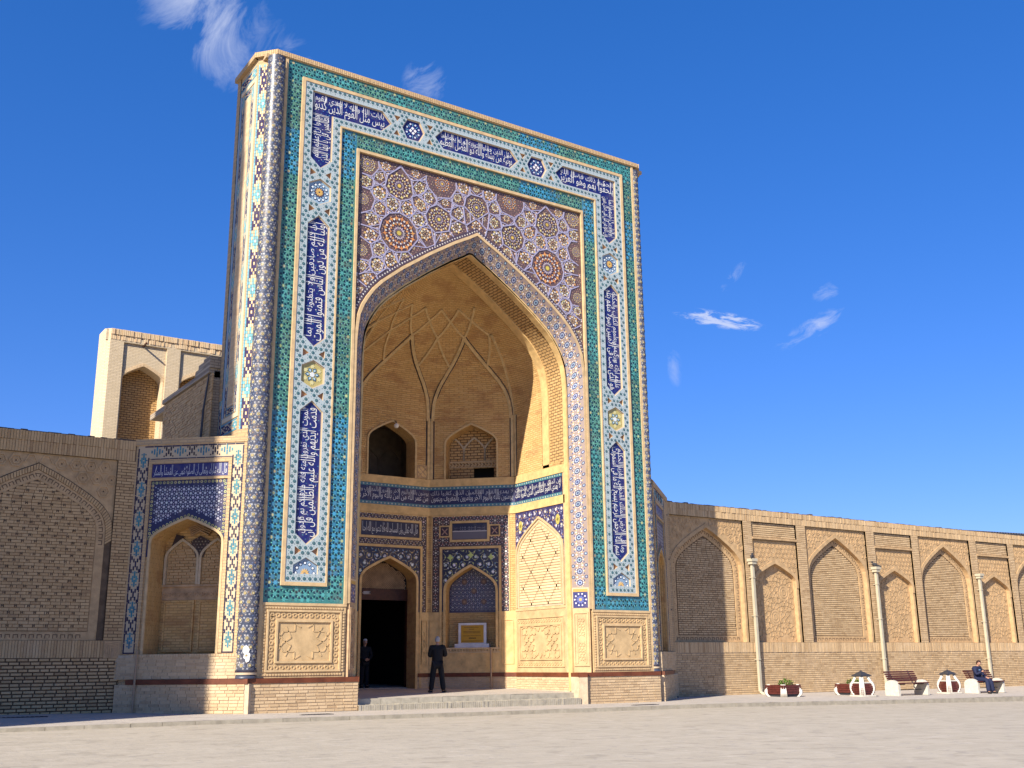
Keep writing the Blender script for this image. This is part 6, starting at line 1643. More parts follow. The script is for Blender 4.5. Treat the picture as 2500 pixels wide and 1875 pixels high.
for z0, z1, dd in ((16.30, 16.52, .015), (16.53, 16.80, .05)):
    x_ = np.arange(-7.56, 3, .085); b = MB(); b.boxes(FT, np.stack([x_+.008, x_+.077, np.full(len(x_), z0), np.full(len(x_), z1)], -1), -.2, dd+rng.uniform(-.02, .02, len(x_))); b.build('frieze_brickwork', 'pale_bricks', tw, kind='stuff')
b = MB(); b.wbox(-7.75, 3, 20.08, 21.2, 16.25, 16.78); b.build('wall_top', 'tower_brick', tw)
b = MB(); b.tube([(-6.02, 20.2, 16.16), (-6.03, 19.55, 16.20)], .045, 8); b.build('beam', 'brown_wood', tw)

# ------------------------------------------------------------------ the great minaret, left of the camera's view; only its shadow enters the picture
mn = thing('minaret', 'huge round brick minaret whose shadow falls over the left wall and pavement', 'minaret', (-31.97, -7.09, 0))
b = MB(); cx, cy = -31.97, -7.09
b.lathe((cx, cy, 0), [(5.0, -.5), (5.0, 1.5), (4.45, 1.6), (3.25, 36.5)], 48); b.build('shaft', 'buff_brick', mn, smooth=True)
for z in (5.5, 9.5, 13.5, 17.5, 21.5, 25.5, 29.5, 33.0):
    r_ = 4.45-(z-1.6)/34.9*1.2; b = MB(); b.lathe((cx, cy, 0), [(r_+.0, z), (r_+.05, z+.05), (r_+.05, z+.7), (r_, z+.75)], 48); b.build('brick_belt', 'terracotta_mould', mn, smooth=True)
b = MB(); b.lathe((cx, cy, 0), [(3.25, 36.5), (3.35, 37), (4.0, 38.2), (4.1, 38.6), (4.1, 39.0), (3.4, 39.1), (3.4, 42.2), (4.2, 43.4), (4.2, 44.0), (3.2, 44.1), (1.2, 45.3), (.4, 46.3), (0, 46.5)], 48); b.build('lantern', 'buff_brick', mn, smooth=True)
for k in range(16):
    a = R(k*22.5); fr = Fr((cx+3.44*math.cos(a)+.35*math.sin(a), cy+3.44*math.sin(a)-.35*math.cos(a)), (-math.sin(a), math.cos(a))); b = MB(); b.flat(fr, arch(.35, .32, 40.9, .6, 39.3)[::-1], 0); b.build('painted_arch_opening', 'painted_dark', mn)  # flat dark arches on the lantern, shade of the openings painted
# ------------------------------------------------------------------ things on the wall and in the square
def copy_tree(o, parent=None):
    c = o.copy(); COL.objects.link(c)
    if parent is not None: c.parent = parent
    for ch in list(o.children): copy_tree(ch, c)
    return c
# rainwater pipes with hopper heads
def rain_pipe():
    t = thing('rain_pipe', '', 'drainpipe', (0, 0, 0), 'cream rainwater pipes on the right wall')
    q = MB(); q.wbox(-.06, .06, -.22, -.10, .14, 5.42); q.build('pipe', 'cream_metal', t)
    q = MB(); q.wbox(-.17, .17, -.34, -.02, 5.50, 5.62); q.wbox(-.13, .13, -.30, -.04, 5.38, 5.50); q.build('hopper', 'cream_metal', t)
    q = MB(); q.tube([(0, -.17, .22), (0, -.18, .10), (.03, -.30, .03), (.05, -.40, .015)], .065, 8); q.build('elbow', 'cream_metal', t)
    for z in (1.4, 3.2, 4.8): q = MB(); q.wbox(-.076, .076, -.246, -.0, z, z+.03); q.build('bracket', 'cream_metal', t)
    return t
rp = rain_pipe()
for k, (x, zo, lab) in enumerate([(15.82, 0., 'cream rainwater pipe between the half-shaded first arch and the first narrow arch'), (24.06, -.03, 'cream rainwater pipe beside the empty bench'), (32.3, -.07, 'cream rainwater pipe behind the bench where the man sits')]):
    o = rp if k == 0 else copy_tree(rp); o.location = (x, 3.25, pave_z(x, 3.2)-.02+zo*0); o['label'] = lab
def pigeon(x, y, z, lab, rot):
    t = thing('pigeon', lab, 'bird', (x, y, z), 'pigeons perched on the hoppers'); t.rotation_euler = (0, 0, rot)
    bm = bmesh.new(); bmesh.ops.create_uvsphere(bm, u_segments=12, v_segments=8, radius=.1)
    for v in bm.verts:
        v.co = Vector((v.co.x*1.35, v.co.y*.72, v.co.z*.85)); v.co.z += .10+v.co.x*.35
        if v.co.x < -.06: v.co.y *= .6; v.co.z -= (-v.co.x-.06)*.3
    me = bpy.data.meshes.new('body'); bm.to_mesh(me); bm.free(); me.materials.append(MATS['pigeon']); o = bpy.data.objects.new('body', me); COL.objects.link(o); o.parent = t
    bm = bmesh.new(); bmesh.ops.create_uvsphere(bm, u_segments=10, v_segments=7, radius=.042)
    for v in bm.verts:
        if v.co.x > .035: v.co.x += .03
        v.co += Vector((.13, 0, .22))
    me = bpy.data.meshes.new('head'); bm.to_mesh(me); bm.free(); me.materials.append(MATS['pigeon']); o = bpy.data.objects.new('head', me); COL.objects.link(o); o.parent = t
    q = MB(); q.tube([(-.09, 0, .07), (-.20, 0, .03), (-.27, 0, .01)], [.045, .035, .012], 6); o = q.build('tail', 'pigeon', None); o.location = Vector(o.location); o.parent = t
    for s_ in (-.03, .03): q = MB(); q.tube([(.01, s_, .05), (.02, s_, 0)], .007, 5); o = q.build('leg', 'pigeon', None); o.parent = t
pigeon(15.80, 3.05, pave_z(15.8, 3.2)+5.60, 'dark pigeon on the hopper of the pipe nearest the gateway', .6)
pigeon(24.02, 3.05, pave_z(24, 3.2)+5.60, 'dark pigeon on the hopper of the pipe beside the empty bench', 2.4)
# thin pipes at the corners
t = thing('corner_pipe', 'thin pale pipe down the corner between the gateway and the sunlit wall', 'pipe', (11.0, 3.15, .15))
q = MB(); q.tube([(10.98, 3.12, .18), (10.98, 3.12, 7.95)], .055, 8); q.build('pipe', 'cream_metal', t)
for z in (1.5, 3.5, 5.5, 7.3): q = MB(); q.wbox(10.90, 11.06, 3.05, 3.26, z, z+.05); q.build('bracket', 'dark_metal', t)
t = thing('dark_pipe', 'thin dark pipe behind the pale corner pipe beside the gateway', 'pipe', (10.72, 2.92, .15))
q = MB(); q.tube([(10.72, 2.86, .16), (10.72, 2.86, 7.9)], .05, 8); q.build('pipe', 'dark_metal', t)
q = MB(); q.tube([(10.72, 2.86, .30), (10.72, 2.80, .20), (10.76, 2.62, .17)], .055, 8); q.build('elbow', 'dark_metal', t)
P1 = FM_L.pt(np.array((.62, 0)), np.array(.22)); z0 = pave_z(P1[0], P1[1])
t = thing('conduit_pipe', 'slim rusty conduit in front of the niche of the left side bay', 'pipe', (P1[0], P1[1], z0))
q = MB(); q.tube([(P1[0], P1[1], z0-.02), (P1[0]+.01, P1[1], 1.95)], .03, 8); q.build('pipe', 'pipe_brown', t); q = MB(); q.tube([(P1[0]+.01, P1[1], 1.92), (P1[0]+.01, P1[1], 1.97)], .036, 8); q.build('cap', 'pipe_brown', t)
P1 = FR_D.pt(np.array((2.42, 0)), np.array(.20))
t = thing('conduit_pipe', 'slim pale conduit under the marble plaque inside the great arch', 'pipe', (P1[0], P1[1], .62))
q = MB(); q.tube([(P1[0], P1[1], .60), (P1[0]-.02, P1[1], 2.08)], .032, 8); q.build('pipe', 'pipe_brown', t); q = MB(); q.tube([(P1[0]-.02, P1[1], 2.05), (P1[0]-.02, P1[1], 2.10)], .04, 8); q.build('cap', 'pipe_brown', t)
# marble plaque in its niche
cP = FR_D.pt(np.array((1.62, 2.10)), np.array(-.22)); fp = Fr(FR_D.P-FR_D.n*.30, FR_D.e)
t = thing('memorial_plaque', 'white marble plaque with a golden text panel in the tiled niche', 'plaque', tuple(cP))
q = MB(); q.box(fp, .98, 2.28, 2.10, 2.24, -.25, .16, back=True); q.build('base', 'marble', t)
q = MB(); q.box(fp, 1.10, 2.16, 2.24, 3.00, -.1, .04, back=True); q.build('slab', 'marble', t)
q = MB(); q.box(fp, 1.20, 2.06, 2.28, 2.92, .04, .055, (.46, .25, .025)); G_ = q.build('gilt_panel', 'tile_matt', t)
q = MB(); INKB = (.10, .05, .01)
for z, w_ in ((2.83, .30), (2.76, .12), (2.68, .33), (2.63, .33), (2.52, .36), (2.33, .38)):
    q.boxes(fp, [(1.63-w_+i*.05, 1.63-w_+i*.05+.036, z, z+.022) for i in range(int(2*w_/.05))], .055, .058, INKB)
q.boxes(fp, [(1.50+i*.04, 1.50+i*.04+.028, 2.42, 2.47) for i in range(7)], .055, .058, INKB)
q.build('lettering', 'tile_matt', G_)
# lamp, camera
t = thing('globe_lamp', 'white globe lamp under the apex of the dark upper window', 'lamp', (.12, 6.06, 10.38))
bm = bmesh.new(); bmesh.ops.create_uvsphere(bm, u_segments=16, v_segments=10, radius=.10); me = bpy.data.meshes.new('globe'); bm.to_mesh(me); bm.free(); me.materials.append(MATS['lamp_glass']); o = bpy.data.objects.new('globe', me); COL.objects.link(o); o.parent = t
q = MB(); q.tube([(.12, 6.06, 10.46), (.12, 6.10, 10.56), (.12, 6.2, 10.6)], .02, 6); q.build('bracket', 'dark_metal', t)
t = thing('security_camera', 'small white security camera on the left edge of the doorway', 'camera', (-1.08, 6.10, 4.05))
q = MB(); q.boxes(Fr((-1.14, 5.98), (.8, -.6)), [(0, .24, 4.0, 4.10)], -.09, 0, back=True); q.build('housing', 'white_paint', t); q = MB(); q.tube([(-1.10, 6.12, 4.05), (-1.06, 6.0, 4.05)], .02, 6); q.build('arm', 'white_paint', t); q = MB(); q.tube([(-.955, 5.835, 4.05), (-.93, 5.815, 4.05)], .035, 8); q.build('lens', 'dark_metal', t)

# benches ------------------------------------------------------------------------
def bench():
    t = thing('park_bench', '', 'bench', (0, 0, 0), 'benches by the sunlit wall')
    for x in (-.95, .95):
        q = MB(); fr = Fr((x-.065, .36), (0, -1)) ; pr = np.vstack([(0.0, 0), (.66, 0), [(.33+.33*math.cos(a)*(1.0), .38+.24*math.sin(a)) for a in np.linspace(0, math.pi, 14)]])
        q.prism(fr, pr, -.13, 0); q.flat(fr, pr, -.13); q.build('end_stone', 'bench_stone', t)
    for k in range(5):
        q = MB(); y0 = -.36+k*.10; q.wbox(-.97, .97, y0, y0+.085, .475-.006*k, .515-.006*k); q.build('seat_slat', 'maroon_wood', t)
    for k in range(5):
        q = MB(); z = .56+k*.085; y0 = .18+k*.045; fr = Fr((-.98, y0), (1, 0)); q.box(fr, 0, 1.96, z, z+.066, -.035, 0, back=True); q.build('back_slat', 'maroon_wood', t)
    for x in (-.62, .62):
        q = MB(); q.tube([(x, -.34, .46), (x, .14, .44), (x, .20, .50), (x, .41, .98)], .026, 6); q.build('support', 'dark_metal', t)
    q = MB(); q.tube([(-.9, 0, .22), (.9, 0, .22)], .018, 6); q.build('tie_rod', 'dark_metal', t)
    return t
b1 = bench(); b1.location = (20.68, -.52, pave_z(20.68, -.5)); b1['label'] = 'empty dark red slatted bench with white stone ends'
b2 = copy_tree(b1); b2.location = (26.28, -.42, pave_z(26.3, -.4)); b2['label'] = 'dark red slatted bench with a man sitting on it'
# litter bins
def curved_post(a, r_, z0, z1, bulge, wd, tk, taper=0.):
    """upright rib whose outline swells like a barrel stave"""
    q = MB(); n_ = 9; zz = np.linspace(z0, z1, n_); u_ = np.array((math.cos(a), math.sin(a))); s_ = np.array((-u_[1], u_[0]))
    rr = np.array([r_+bulge*math.sin(math.pi*min(1, (z-z0)/(z1-z0)*1.25)**.9)-taper*max(0, (z-z0)/(z1-z0)-.6) for z in zz])
    wv = wd*(1-.35*np.linspace(0, 1, n_))
    G = []
    for sd_, rd in ((-.5, 0), (-.5, 1), (0, 1.3), (.5, 1), (.5, 0), (-.5, 0)): G.append([(*(u_*(rr[i]-tk*(1-rd))+s_*sd_*wv[i]), zz[i]) for i in range(n_)])
    G = np.array(G); q.grid(G); q.polys(G[:-1, -1][None]); q.polys(G[:-1, 0][::-1][None]); return q, rr, zz
def bin_():
    t = thing('litter_bin', '', 'bin', (0, 0, 0), 'litter bins beside the benches')
    q = MB(); q.wbox(-.36, .36, -.36, .36, 0, .06); q.build('base', 'bench_stone', t)
    for k in range(4):
        q, rr, zz = curved_post(R(45+90*k), .37, .06, .80, .10, .23, .09, .24); q.build('post', 'white_paint', t)
    for k in range(4):
        a = R(90*k); u_ = np.array((math.cos(a), math.sin(a))); s_ = np.array((-u_[1], u_[0]))
        for j in range(6):
            z = .07+j*.073; bl_ = .285+.075*math.sin(math.pi*(j+.5)/6.5); hw = bl_*.92
            fr = Fr(u_*bl_-s_*hw, s_); fr.n = u_; q = MB(); q.box(fr, 0, 2*hw, z, z+.062, -.03, .01, back=True); q.build('slat', 'maroon_wood', t)
    q = MB(); q.lathe((0, 0, 0), [(.39, .505), (.40, .53), (.39, .555), (.30, .555), (.30, .50)], 4, a0=R(45), a1=R(405)); q.build('rim', 'white_paint', t)
    q = MB(); q.lathe((0, 0, 0), [(.20, .08), (.23, .52), (.21, .52), (.18, .10)], 20); q.build('liner', 'dark_metal', t)
    q = MB(); q.lathe((0, 0, 0), [(.40, .79), (.41, .80), (.0, 1.00)], 4, a0=R(45), a1=R(405)); q.lathe((0, 0, 0), [(.40, .785), (0, .80)], 4, a0=R(45), a1=R(405)); q.tube([(0, 0, .98), (0, 0, 1.03)], .015, 6); q.build('roof', 'dark_metal', t)
    q = MB(); q.wbox(-.04, .04, -.04, .04, .5, .82); q.build('roof_post', 'dark_metal', t)
    return t
n1 = bin_(); n1.location = (17.88, -.45, pave_z(17.9, -.45)); n1.rotation_euler = (0, 0, R(-8)); n1['label'] = 'white and dark red litter bin with a pyramid roof, in front of the second planter'
n2 = copy_tree(n1); n2.location = (24.02, -.15, pave_z(24, -.15)); n2.rotation_euler = (0, 0, R(-10)); n2['label'] = 'white and dark red litter bin with a pyramid roof, beside the seated man'
# planters
def planter():
    t = thing('planter', '', 'planter', (0, 0, 0), 'planters by the sunlit wall')
    H = .42
    for k in range(4):
        a = R(45+90*k); q, rr, zz = curved_post(a, .60, 0, .47, .12, .27, .10, -.02); q.build('corner_post', 'white_paint', t)
        a2 = R(90*k); u_ = np.array((math.cos(a2), math.sin(a2))); s_ = np.array((-u_[1], u_[0]))
        for j in range(4):
            z = .10+j*.088; bl_ = .45+.06*math.sin(math.pi*(j+1.2)/6); hw = bl_*.93
            fr = Fr(u_*bl_-s_*hw, s_); fr.n = u_; q = MB(); q.box(fr, 0, 2*hw, z, z+.078, -.03, .008, back=True); q.build('slat', 'maroon_wood', t)
        fr = Fr(u_*.44-s_*.42, s_); fr.n = u_; q = MB(); q.box(fr, 0, .84, 0, .10, -.05, 0, back=True); q.build('foot_board', 'dark_metal', t)
    q = MB(); q.wbox(-.46, .46, -.46, .46, .28, .38); q.build('soil', 'soil', t)
    return t
p1 = planter(); p1.location = (14.95, 1.05, pave_z(14.95, 1.05)); p1.rotation_euler = (0, 0, R(-2)); p1['label'] = 'dark red and white planter with flowers, standing free near the gateway'
p2 = copy_tree(p1); p2.location = (18.75, .75, pave_z(18.75, .75)); p2['label'] = 'dark red and white planter half hidden behind a litter bin'
def flowers(x, y, z, lab, seed, rot):
    r_ = random.Random(seed); t = thing('bedding_plant', lab, 'plant', (x, y, z), 'plants in the planters'); q = MB(); p_ = MB(); st = MB()
    for i in range(230):
        a, d_ = r_.uniform(0, 6.28), math.sqrt(r_.random())*.34; h = r_.uniform(.02, .26)*(1-d_*1.2)+.02; c = Vector((x+d_*math.cos(a), y+d_*math.sin(a)*.7, z+h))
        dr = Vector((r_.uniform(-1, 1), r_.uniform(-1, 1), r_.uniform(.1, 1))).normalized(); sd_ = dr.cross(Vector((0, 0, 1))).normalized()*.026; l_ = dr*r_.uniform(.05, .10)
        q.polys([[c, c+l_*.5+sd_, c+l_, c+l_*.5-sd_]])
        if i % 14 == 0: st.tube([(x+(c.x-x)*.5, y+(c.y-y)*.5, z-.02), c], .006, 4)
        if i % 9 == 0:
            for k in range(5):
                e1 = Vector((math.cos(k*1.257), math.sin(k*1.257), .3))*.032; e2 = Vector((math.cos(k*1.257+.6), math.sin(k*1.257+.6), .3))*.032; c2 = c+Vector((0, 0, .05)); p_.polys([[c2, c2+e1, c2+e2]])
    q.build('foliage', 'leaf', t, kind='stuff'); p_.build('blossom', 'petal', t); st.build('stem', 'leaf', t)
flowers(15.05, 1.0, pave_z(15, 1)+.40, 'yellow-green flowering plant in the free-standing planter', 3, 0)
flowers(18.85, .75, pave_z(18.8, .7)+.40, 'yellow-green flowering plant behind the litter bin', 8, 1)

# ------------------------------------------------------------------ people
def skin(name, pts, edges, mat, parent, sub=2, root=None, smooth=True):
    """one continuous surface grown over a skeleton; pts {joint:(x,y,z,r)}"""
    keys = list(pts); idx = {k: i for i, k in enumerate(keys)}
    me = bpy.data.meshes.new(name); me.from_pydata([pts[k][:3] for k in keys], [(idx[a], idx[c]) for a, c in edges], [])
    o = bpy.data.objects.new(name, me); COL.objects.link(o)
    md = o.modifiers.new('skin', 'SKIN'); md.use_smooth_shade = True
    sv = me.skin_vertices[0].data
    for k in keys:
        r_ = pts[k][3]; sv[idx[k]].radius = r_ if isinstance(r_, tuple) else (r_, r_); sv[idx[k]].use_root = (k == (root or keys[0]))
    s_ = o.modifiers.new('sub', 'SUBSURF'); s_.levels = s_.render_levels = sub
    dg = bpy.context.evaluated_depsgraph_get(); dg.update(); m2 = bpy.data.meshes.new_from_object(o.evaluated_get(dg)); bpy.data.objects.remove(o); bpy.data.meshes.remove(me)
    m2.name = name; m2.materials.clear(); m2.materials.append(MATS[mat])
    for p_ in m2.polygons: p_.use_smooth = smooth
    o = bpy.data.objects.new(name, m2); COL.objects.link(o); o.parent = parent
    return o
def hand_pts(pre, w, d, side, curl, pts, edges, s=1.):
    """palm, four unequal bent fingers and a thumb from the side of the palm"""
    w, d, side = Vector(w), Vector(d).normalized(), Vector(side).normalized(); cu = Vector(curl).normalized()
    palm = w+d*.075*s; pts[pre+'palm'] = (*(w+d*.04*s), (.030*s, .020*s)); edges.append((pre+'wrist', pre+'palm'))
    for k, (off, l_) in enumerate(((-.030, .070), (-.010, .080), (.010, .075), (.028, .058))):
        b_ = palm+side*off*s; m_ = b_+(d*.75+cu*.35).normalized()*l_*.5*s; e_ = m_+(d*.25+cu).normalized()*l_*.5*s
        for n_, v_, r_ in (('a', b_, .0105), ('b', m_, .0095), ('c', e_, .0080)): pts[f'{pre}f{k}{n_}'] = (*v_, r_*s)
        edges += [(pre+'palm', f'{pre}f{k}a'), (f'{pre}f{k}a', f'{pre}f{k}b'), (f'{pre}f{k}b', f'{pre}f{k}c')]
    t1 = w+d*.03*s-side*.035*s+cu*.01; t2 = t1+(d*.7-side*.5+cu*.4).normalized()*.04*s
    pts[pre+'t1'] = (*t1, .012*s); pts[pre+'t2'] = (*t2, .0095*s); edges += [(pre+'palm', pre+'t1'), (pre+'t1', pre+'t2')]
def head_mesh(c, fwd, up_, r_=.102):
    """skull with brow, nose, mouth, chin, eye sockets and ears, in world space"""
    f, u = Vector(fwd).normalized(), Vector(up_).normalized(); s_ = f.cross(u).normalized(); u = s_.cross(f)
    bm = bmesh.new(); bmesh.ops.create_uvsphere(bm, u_segments=32, v_segments=22, radius=1)
    for v in bm.verts:
        x, y, z = v.co; X, Y, Z = x*.78, y*.95, z*1.18          # x side, y forward, z up
        if z < 0: X *= 1+.18*z; Y = Y*(1+.10*z)+(.06*(-z) if y > 0 else -.0)
        if y > 0:
            Y *= .95; g = lambda cx_, cz, sx_, sz: math.exp(-((x-cx_)/sx_)**2-((z-cz)/sz)**2)
            Y += .22*g(0, -.12, .11, .15)+.10*g(0, .08, .08, .2)-.07*(g(.33, .05, .16, .10)+g(-.33, .05, .16, .10))+.05*g(0, -.50, .22, .07)-.05*g(0, -.43, .25, .04)+.06*g(0, -.85, .25, .15)+.03*g(0, .22, .5, .1)
        e = math.exp(-((y+.05)/.14)**2-((z+.05)/.20)**2); X += .16*e*(1 if x > 0 else -1)*(abs(x) > .8)
        v.co = Vector(c)+(s_*X+f*Y+u*Z)*r_
    me = bpy.data.meshes.new('head'); bm.to_mesh(me); bm.free()
    for p_ in me.polygons: p_.use_smooth = True
    return me, f, u, s_
def part_ellipsoid(name, mat, parent, fn, seg=24):
    bm = bmesh.new(); bmesh.ops.create_uvsphere(bm, u_segments=seg, v_segments=seg*2//3, radius=1)
    dead = [v for v in bm.verts if fn(v.co) is None]
    for v in bm.verts:
        q = fn(v.co)
        if q is not None: v.co = q
    bmesh.ops.delete(bm, geom=dead, context='VERTS')
    me = bpy.data.meshes.new(name); bm.to_mesh(me); bm.free(); me.materials.append(MATS[mat])
    for p_ in me.polygons: p_.use_smooth = True
    o = bpy.data.objects.new(name, me); COL.objects.link(o); o.parent = parent; return o
def person(label, loc, rotz, J, hair, cap, coat, legs, shoe='black_leather', fwd=(0, 1, -.1), up_=(0, .05, 1), stripe=False, coat_len=None, scale=1.0):
    """J: joint dict in local space (y forward). One continuous body; clothing, hair and shoes are its parts"""
    t = thing('person', label, 'person', loc); t.rotation_euler = (0, 0, rotz); t.scale = (scale,)*3
    J = {k: Vector(v) for k, v in J.items()}
    P = {'pel': (*J['pel'], (.135, .105)), 'waist': (*J['waist'], (.135, .10)), 'chest': (*J['chest'], (.140, .10)), 'neck': (*J['neck'], .058), 'hd0': (*(J['neck']+(J['head']-J['neck'])*.6), .058)}
    E_ = [('pel', 'waist'), ('waist', 'chest'), ('chest', 'neck'), ('neck', 'hd0')]
    for s_ in 'LR':
        for k, r_ in (('sh', .050), ('el', .040), ('wrist', .027), ('hip', .092), ('kn', .056), ('an', .040), ('toe', .035)): P[s_+k] = (*J[s_+k], r_)
        E_ += [('chest', s_+'sh'), (s_+'sh', s_+'el'), (s_+'el', s_+'wrist'), ('pel', s_+'hip'), (s_+'hip', s_+'kn'), (s_+'kn', s_+'an'), (s_+'an', s_+'toe')]
        fa = (J[s_+'wrist']-J[s_+'el']).normalized(); side = fa.cross(Vector(J.get(s_+'curl', (0, 1, -.3)))).normalized()
        hand_pts(s_, J[s_+'wrist'], J.get(s_+'hand', fa), side, J.get(s_+'curl', (0, .6, -.6)), P, E_, 1.05)
    body = skin('body', P, E_, 'skin', t)
    me, f, u, sd_ = head_mesh(J['head'], fwd, up_)
    bm = bmesh.new(); bm.from_mesh(body.data); bm.from_mesh(me); bm.to_mesh(body.data); bm.free(); bpy.data.meshes.remove(me)
    for p_ in body.data.polygons: p_.use_smooth = True
    r_ = .102; c = J['head']
    for k in (-1, 1):
        part_ellipsoid('eye', 'white_cloth', t, lambda q, k=k: c+(sd_*(.30*k)+f*.80+u*.05)*r_+q*.013, 10); part_ellipsoid('iris', 'dark_hair', t, lambda q, k=k: c+(sd_*(.30*k)+f*.905+u*.05)*r_+q*.0065, 8)
        part_ellipsoid('brow', hair, t, lambda q, k=k: c+(sd_*(.30*k)+f*.90+u*.22)*r_+sd_*q.x*.022+u*q.z*.006+f*q.y*.006, 8)
    part_ellipsoid('lips', 'red_band', t, lambda q: c+(f*.93-u*.49)*r_+sd_*q.x*.020+u*q.z*.006+f*q.y*.008, 8)
    line = -.05 if not cap else -.2
    def hr(q):
        x, y, z = q
        lim = .42 if y > .35 else (-.55 if y < -.1 else -.12)
        if z < lim: return None
        k = 1.07+.03*math.sin(9*x+5*y)+.02*math.sin(17*z+11*x)
        return c+(sd_*x*.78+f*y*.95+u*z*1.18)*r_*k
    part_ellipsoid('hair', hair, t, hr, 28)
    if cap: part_ellipsoid('skullcap', cap, t, lambda q: None if q.z < .38 else c+(sd_*q.x*.80+f*q.y*.97+u*min(q.z, .86)*1.24)*r_*1.12, 28)
    # coat: torso and sleeves
    C = {'pel': (*(J['pel']+Vector((0, 0, -.03))), (.195, .150)), 'waist': (*J['waist'], (.195, .145)), 'chest': (*(J['chest']+Vector((0, 0, -.02))), (.222, .152)), 'yoke': (*((J['Lsh']+J['Rsh'])/2+Vector((0, 0, -.01))), (.20, .125)), 'col': (*(J['neck']+Vector((0, 0, -.02))), .085)}
    CE = [('pel', 'waist'), ('waist', 'chest'), ('chest', 'yoke'), ('yoke', 'col')]
    if coat_len: C['hem'] = (*(J['pel']+Vector((0, 0, -coat_len))), (.215, .165)); CE.append(('pel', 'hem'))
    for s_ in 'LR':
        C[s_+'sh'] = (*J[s_+'sh'], .100); C[s_+'el'] = (*J[s_+'el'], .070); C[s_+'cu'] = (*(J[s_+'wrist']+(J[s_+'el']-J[s_+'wrist'])*.02), .052); CE += [('yoke', s_+'sh'), (s_+'sh', s_+'el'), (s_+'el', s_+'cu')]
    skin('jacket', C, CE, coat, t, root='waist')
    T_ = {'pel': (*(J['pel']+Vector((0, 0, -.02))), (.165, .130))}; TE = []
    for s_ in 'LR':
        T_[s_+'hip'] = (*J[s_+'hip'], .122); T_[s_+'kn'] = (*J[s_+'kn'], .096); T_[s_+'an'] = (*(J[s_+'an']+(J[s_+'kn']-J[s_+'an'])*-.06), .088); TE += [('pel', s_+'hip'), (s_+'hip', s_+'kn'), (s_+'kn', s_+'an')]
    skin('trousers', T_, TE, legs, t)
    for s_ in 'LR':
        a, e = J[s_+'an'], J[s_+'toe']; d_ = (e-a); d_.z = 0; d_.normalize()
        skin('shoe', {'a': (a.x, a.y, max(a.z, .06)+.03, .060), 'h': (*(Vector((a.x, a.y, .048+min(a.z, e.z)*0))-d_*.055), (.060, .056)), 'm': (*(Vector((a.x, a.y, .045))+d_*.09), (.062, .052)), 't': (*(Vector((a.x, a.y, .036))+d_*.20), (.056, .040))}, [('h', 'a'), ('h', 'm'), ('m', 't')], shoe, t, root='h')
    if stripe:
        a = (J['Lsh']+J['Rsh'])/2
        q = MB(); 
        cc = J['chest']+Vector((0, 0, .02)); aa = np.linspace(0, 2*math.pi, 29)
        q.grid(np.stack([np.stack([cc.x+.198*np.cos(aa), cc.y+.150*np.sin(aa), np.full_like(aa, cc.z+z_)], -1) for z_ in (0, .035)], 0)); q.build('stripe', 'blue_stripe', None).parent = t
    return t
stand = {'pel': (0, 0, .95), 'waist': (0, 0, 1.10), 'chest': (0, -.01, 1.32), 'neck': (0, 0, 1.51), 'head': (0, .03, 1.655),
         'Lsh': (-.195, 0, 1.42), 'Rsh': (.195, 0, 1.42), 'Lel': (-.268, .06, 1.15), 'Rel': (.285, .07, 1.16), 'Lwrist': (-.09, .25, 1.18), 'Rwrist': (.10, .26, 1.22),
         'Lhand': (.8, .5, .1), 'Rhand': (-.8, .5, .1), 'Lcurl': (.5, -.6, .2), 'Rcurl': (-.5, -.6, .2),
         'Lhip': (-.095, 0, .90), 'Rhip': (.095, 0, .90), 'Lkn': (-.15, .02, .50), 'Rkn': (.15, .02, .50), 'Lan': (-.20, -.02, .09), 'Ran': (.20, -.02, .09), 'Ltoe': (-.25, .14, .04), 'Rtoe': (.26, .14, .04)}
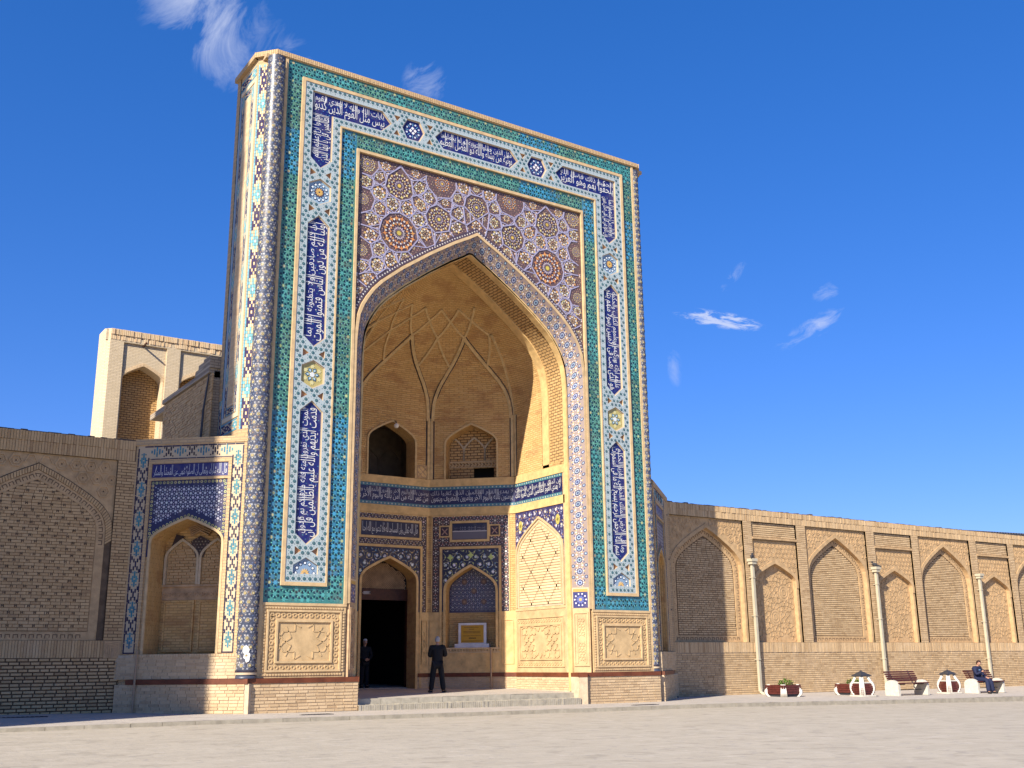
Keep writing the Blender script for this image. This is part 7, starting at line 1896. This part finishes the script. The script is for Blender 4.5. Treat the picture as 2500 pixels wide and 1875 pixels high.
# man standing with his back to us before the plaque; he looks towards the plaque, his head a little to the right
fz = .555+.0175*2.6
person('grey-haired man in a black suit seen from behind, standing before the plaque', (.10, 2.75, fz), R(-28), stand, 'grey_hair', None, 'black_cloth', 'black_cloth', fwd=(.35, 1, -.12), coat_len=.22, scale=1.035)
guard_ = dict(stand); guard_.update({'Lwrist': (-.06, .23, 1.02), 'Rwrist': (.06, .24, 1.0), 'Lan': (-.11, -.02, .09), 'Ran': (.11, -.02, .09), 'Lkn': (-.10, .02, .5), 'Rkn': (.10, .02, .5), 'Ltoe': (-.13, .15, .04), 'Rtoe': (.13, .15, .04)})
person('man in dark clothes and white skullcap with folded hands in the dark doorway', (-.17, 7.75, .69), R(180), guard_, 'grey_hair', 'white_cloth', 'black_cloth', 'black_cloth', scale=1.0)
sit = {'pel': (0, 0, .56), 'waist': (0, -.03, .70), 'chest': (0, -.03, .92), 'neck': (0, .03, 1.10), 'head': (0, .09, 1.235),
       'Lsh': (-.19, -.01, 1.02), 'Rsh': (.19, -.01, 1.02), 'Lel': (-.26, .06, .75), 'Rel': (.25, .10, .77), 'Lwrist': (-.12, .30, .66), 'Rwrist': (.10, .28, .90),
       'Lhand': (.3, .9, -.2), 'Rhand': (-.3, .7, .3), 'Lcurl': (0, .2, -1), 'Rcurl': (-.6, -.3, .1),
       'Lhip': (-.10, .06, .56), 'Rhip': (.10, .06, .56), 'Lkn': (-.14, .48, .54), 'Rkn': (.16, .50, .55), 'Lan': (-.16, .50, .09), 'Ran': (.26, .58, .09), 'Ltoe': (-.19, .67, .04), 'Rtoe': (.36, .72, .04)}
ps_ = person('dark-haired man in navy tracksuit sitting on the bench, looking at his phone', (25.82, -.42, pave_z(25.8, -.5)-.02), R(180), sit, 'dark_hair', None, 'navy_cloth', 'navy_cloth', fwd=(-.15, 1, -.45), stripe=True, scale=1.05)
ph = thing('phone', 'small dark phone held by the seated man', 'phone', (25.70, -.80, pave_z(25.7, -.5)+1.0)); ph.rotation_euler = (R(35), 0, R(20))
q = MB(); q.wbox(-.036, .036, -.075, .075, -.004, .004); o = q.build('body', 'dark_metal', None); o.location = (0, 0, -.004); o.parent = ph
q = MB(); q.wbox(-.032, .032, -.068, .068, .004, .006); o = q.build('screen', 'black_leather', None); o.location = (0, 0, .004); o.parent = ph
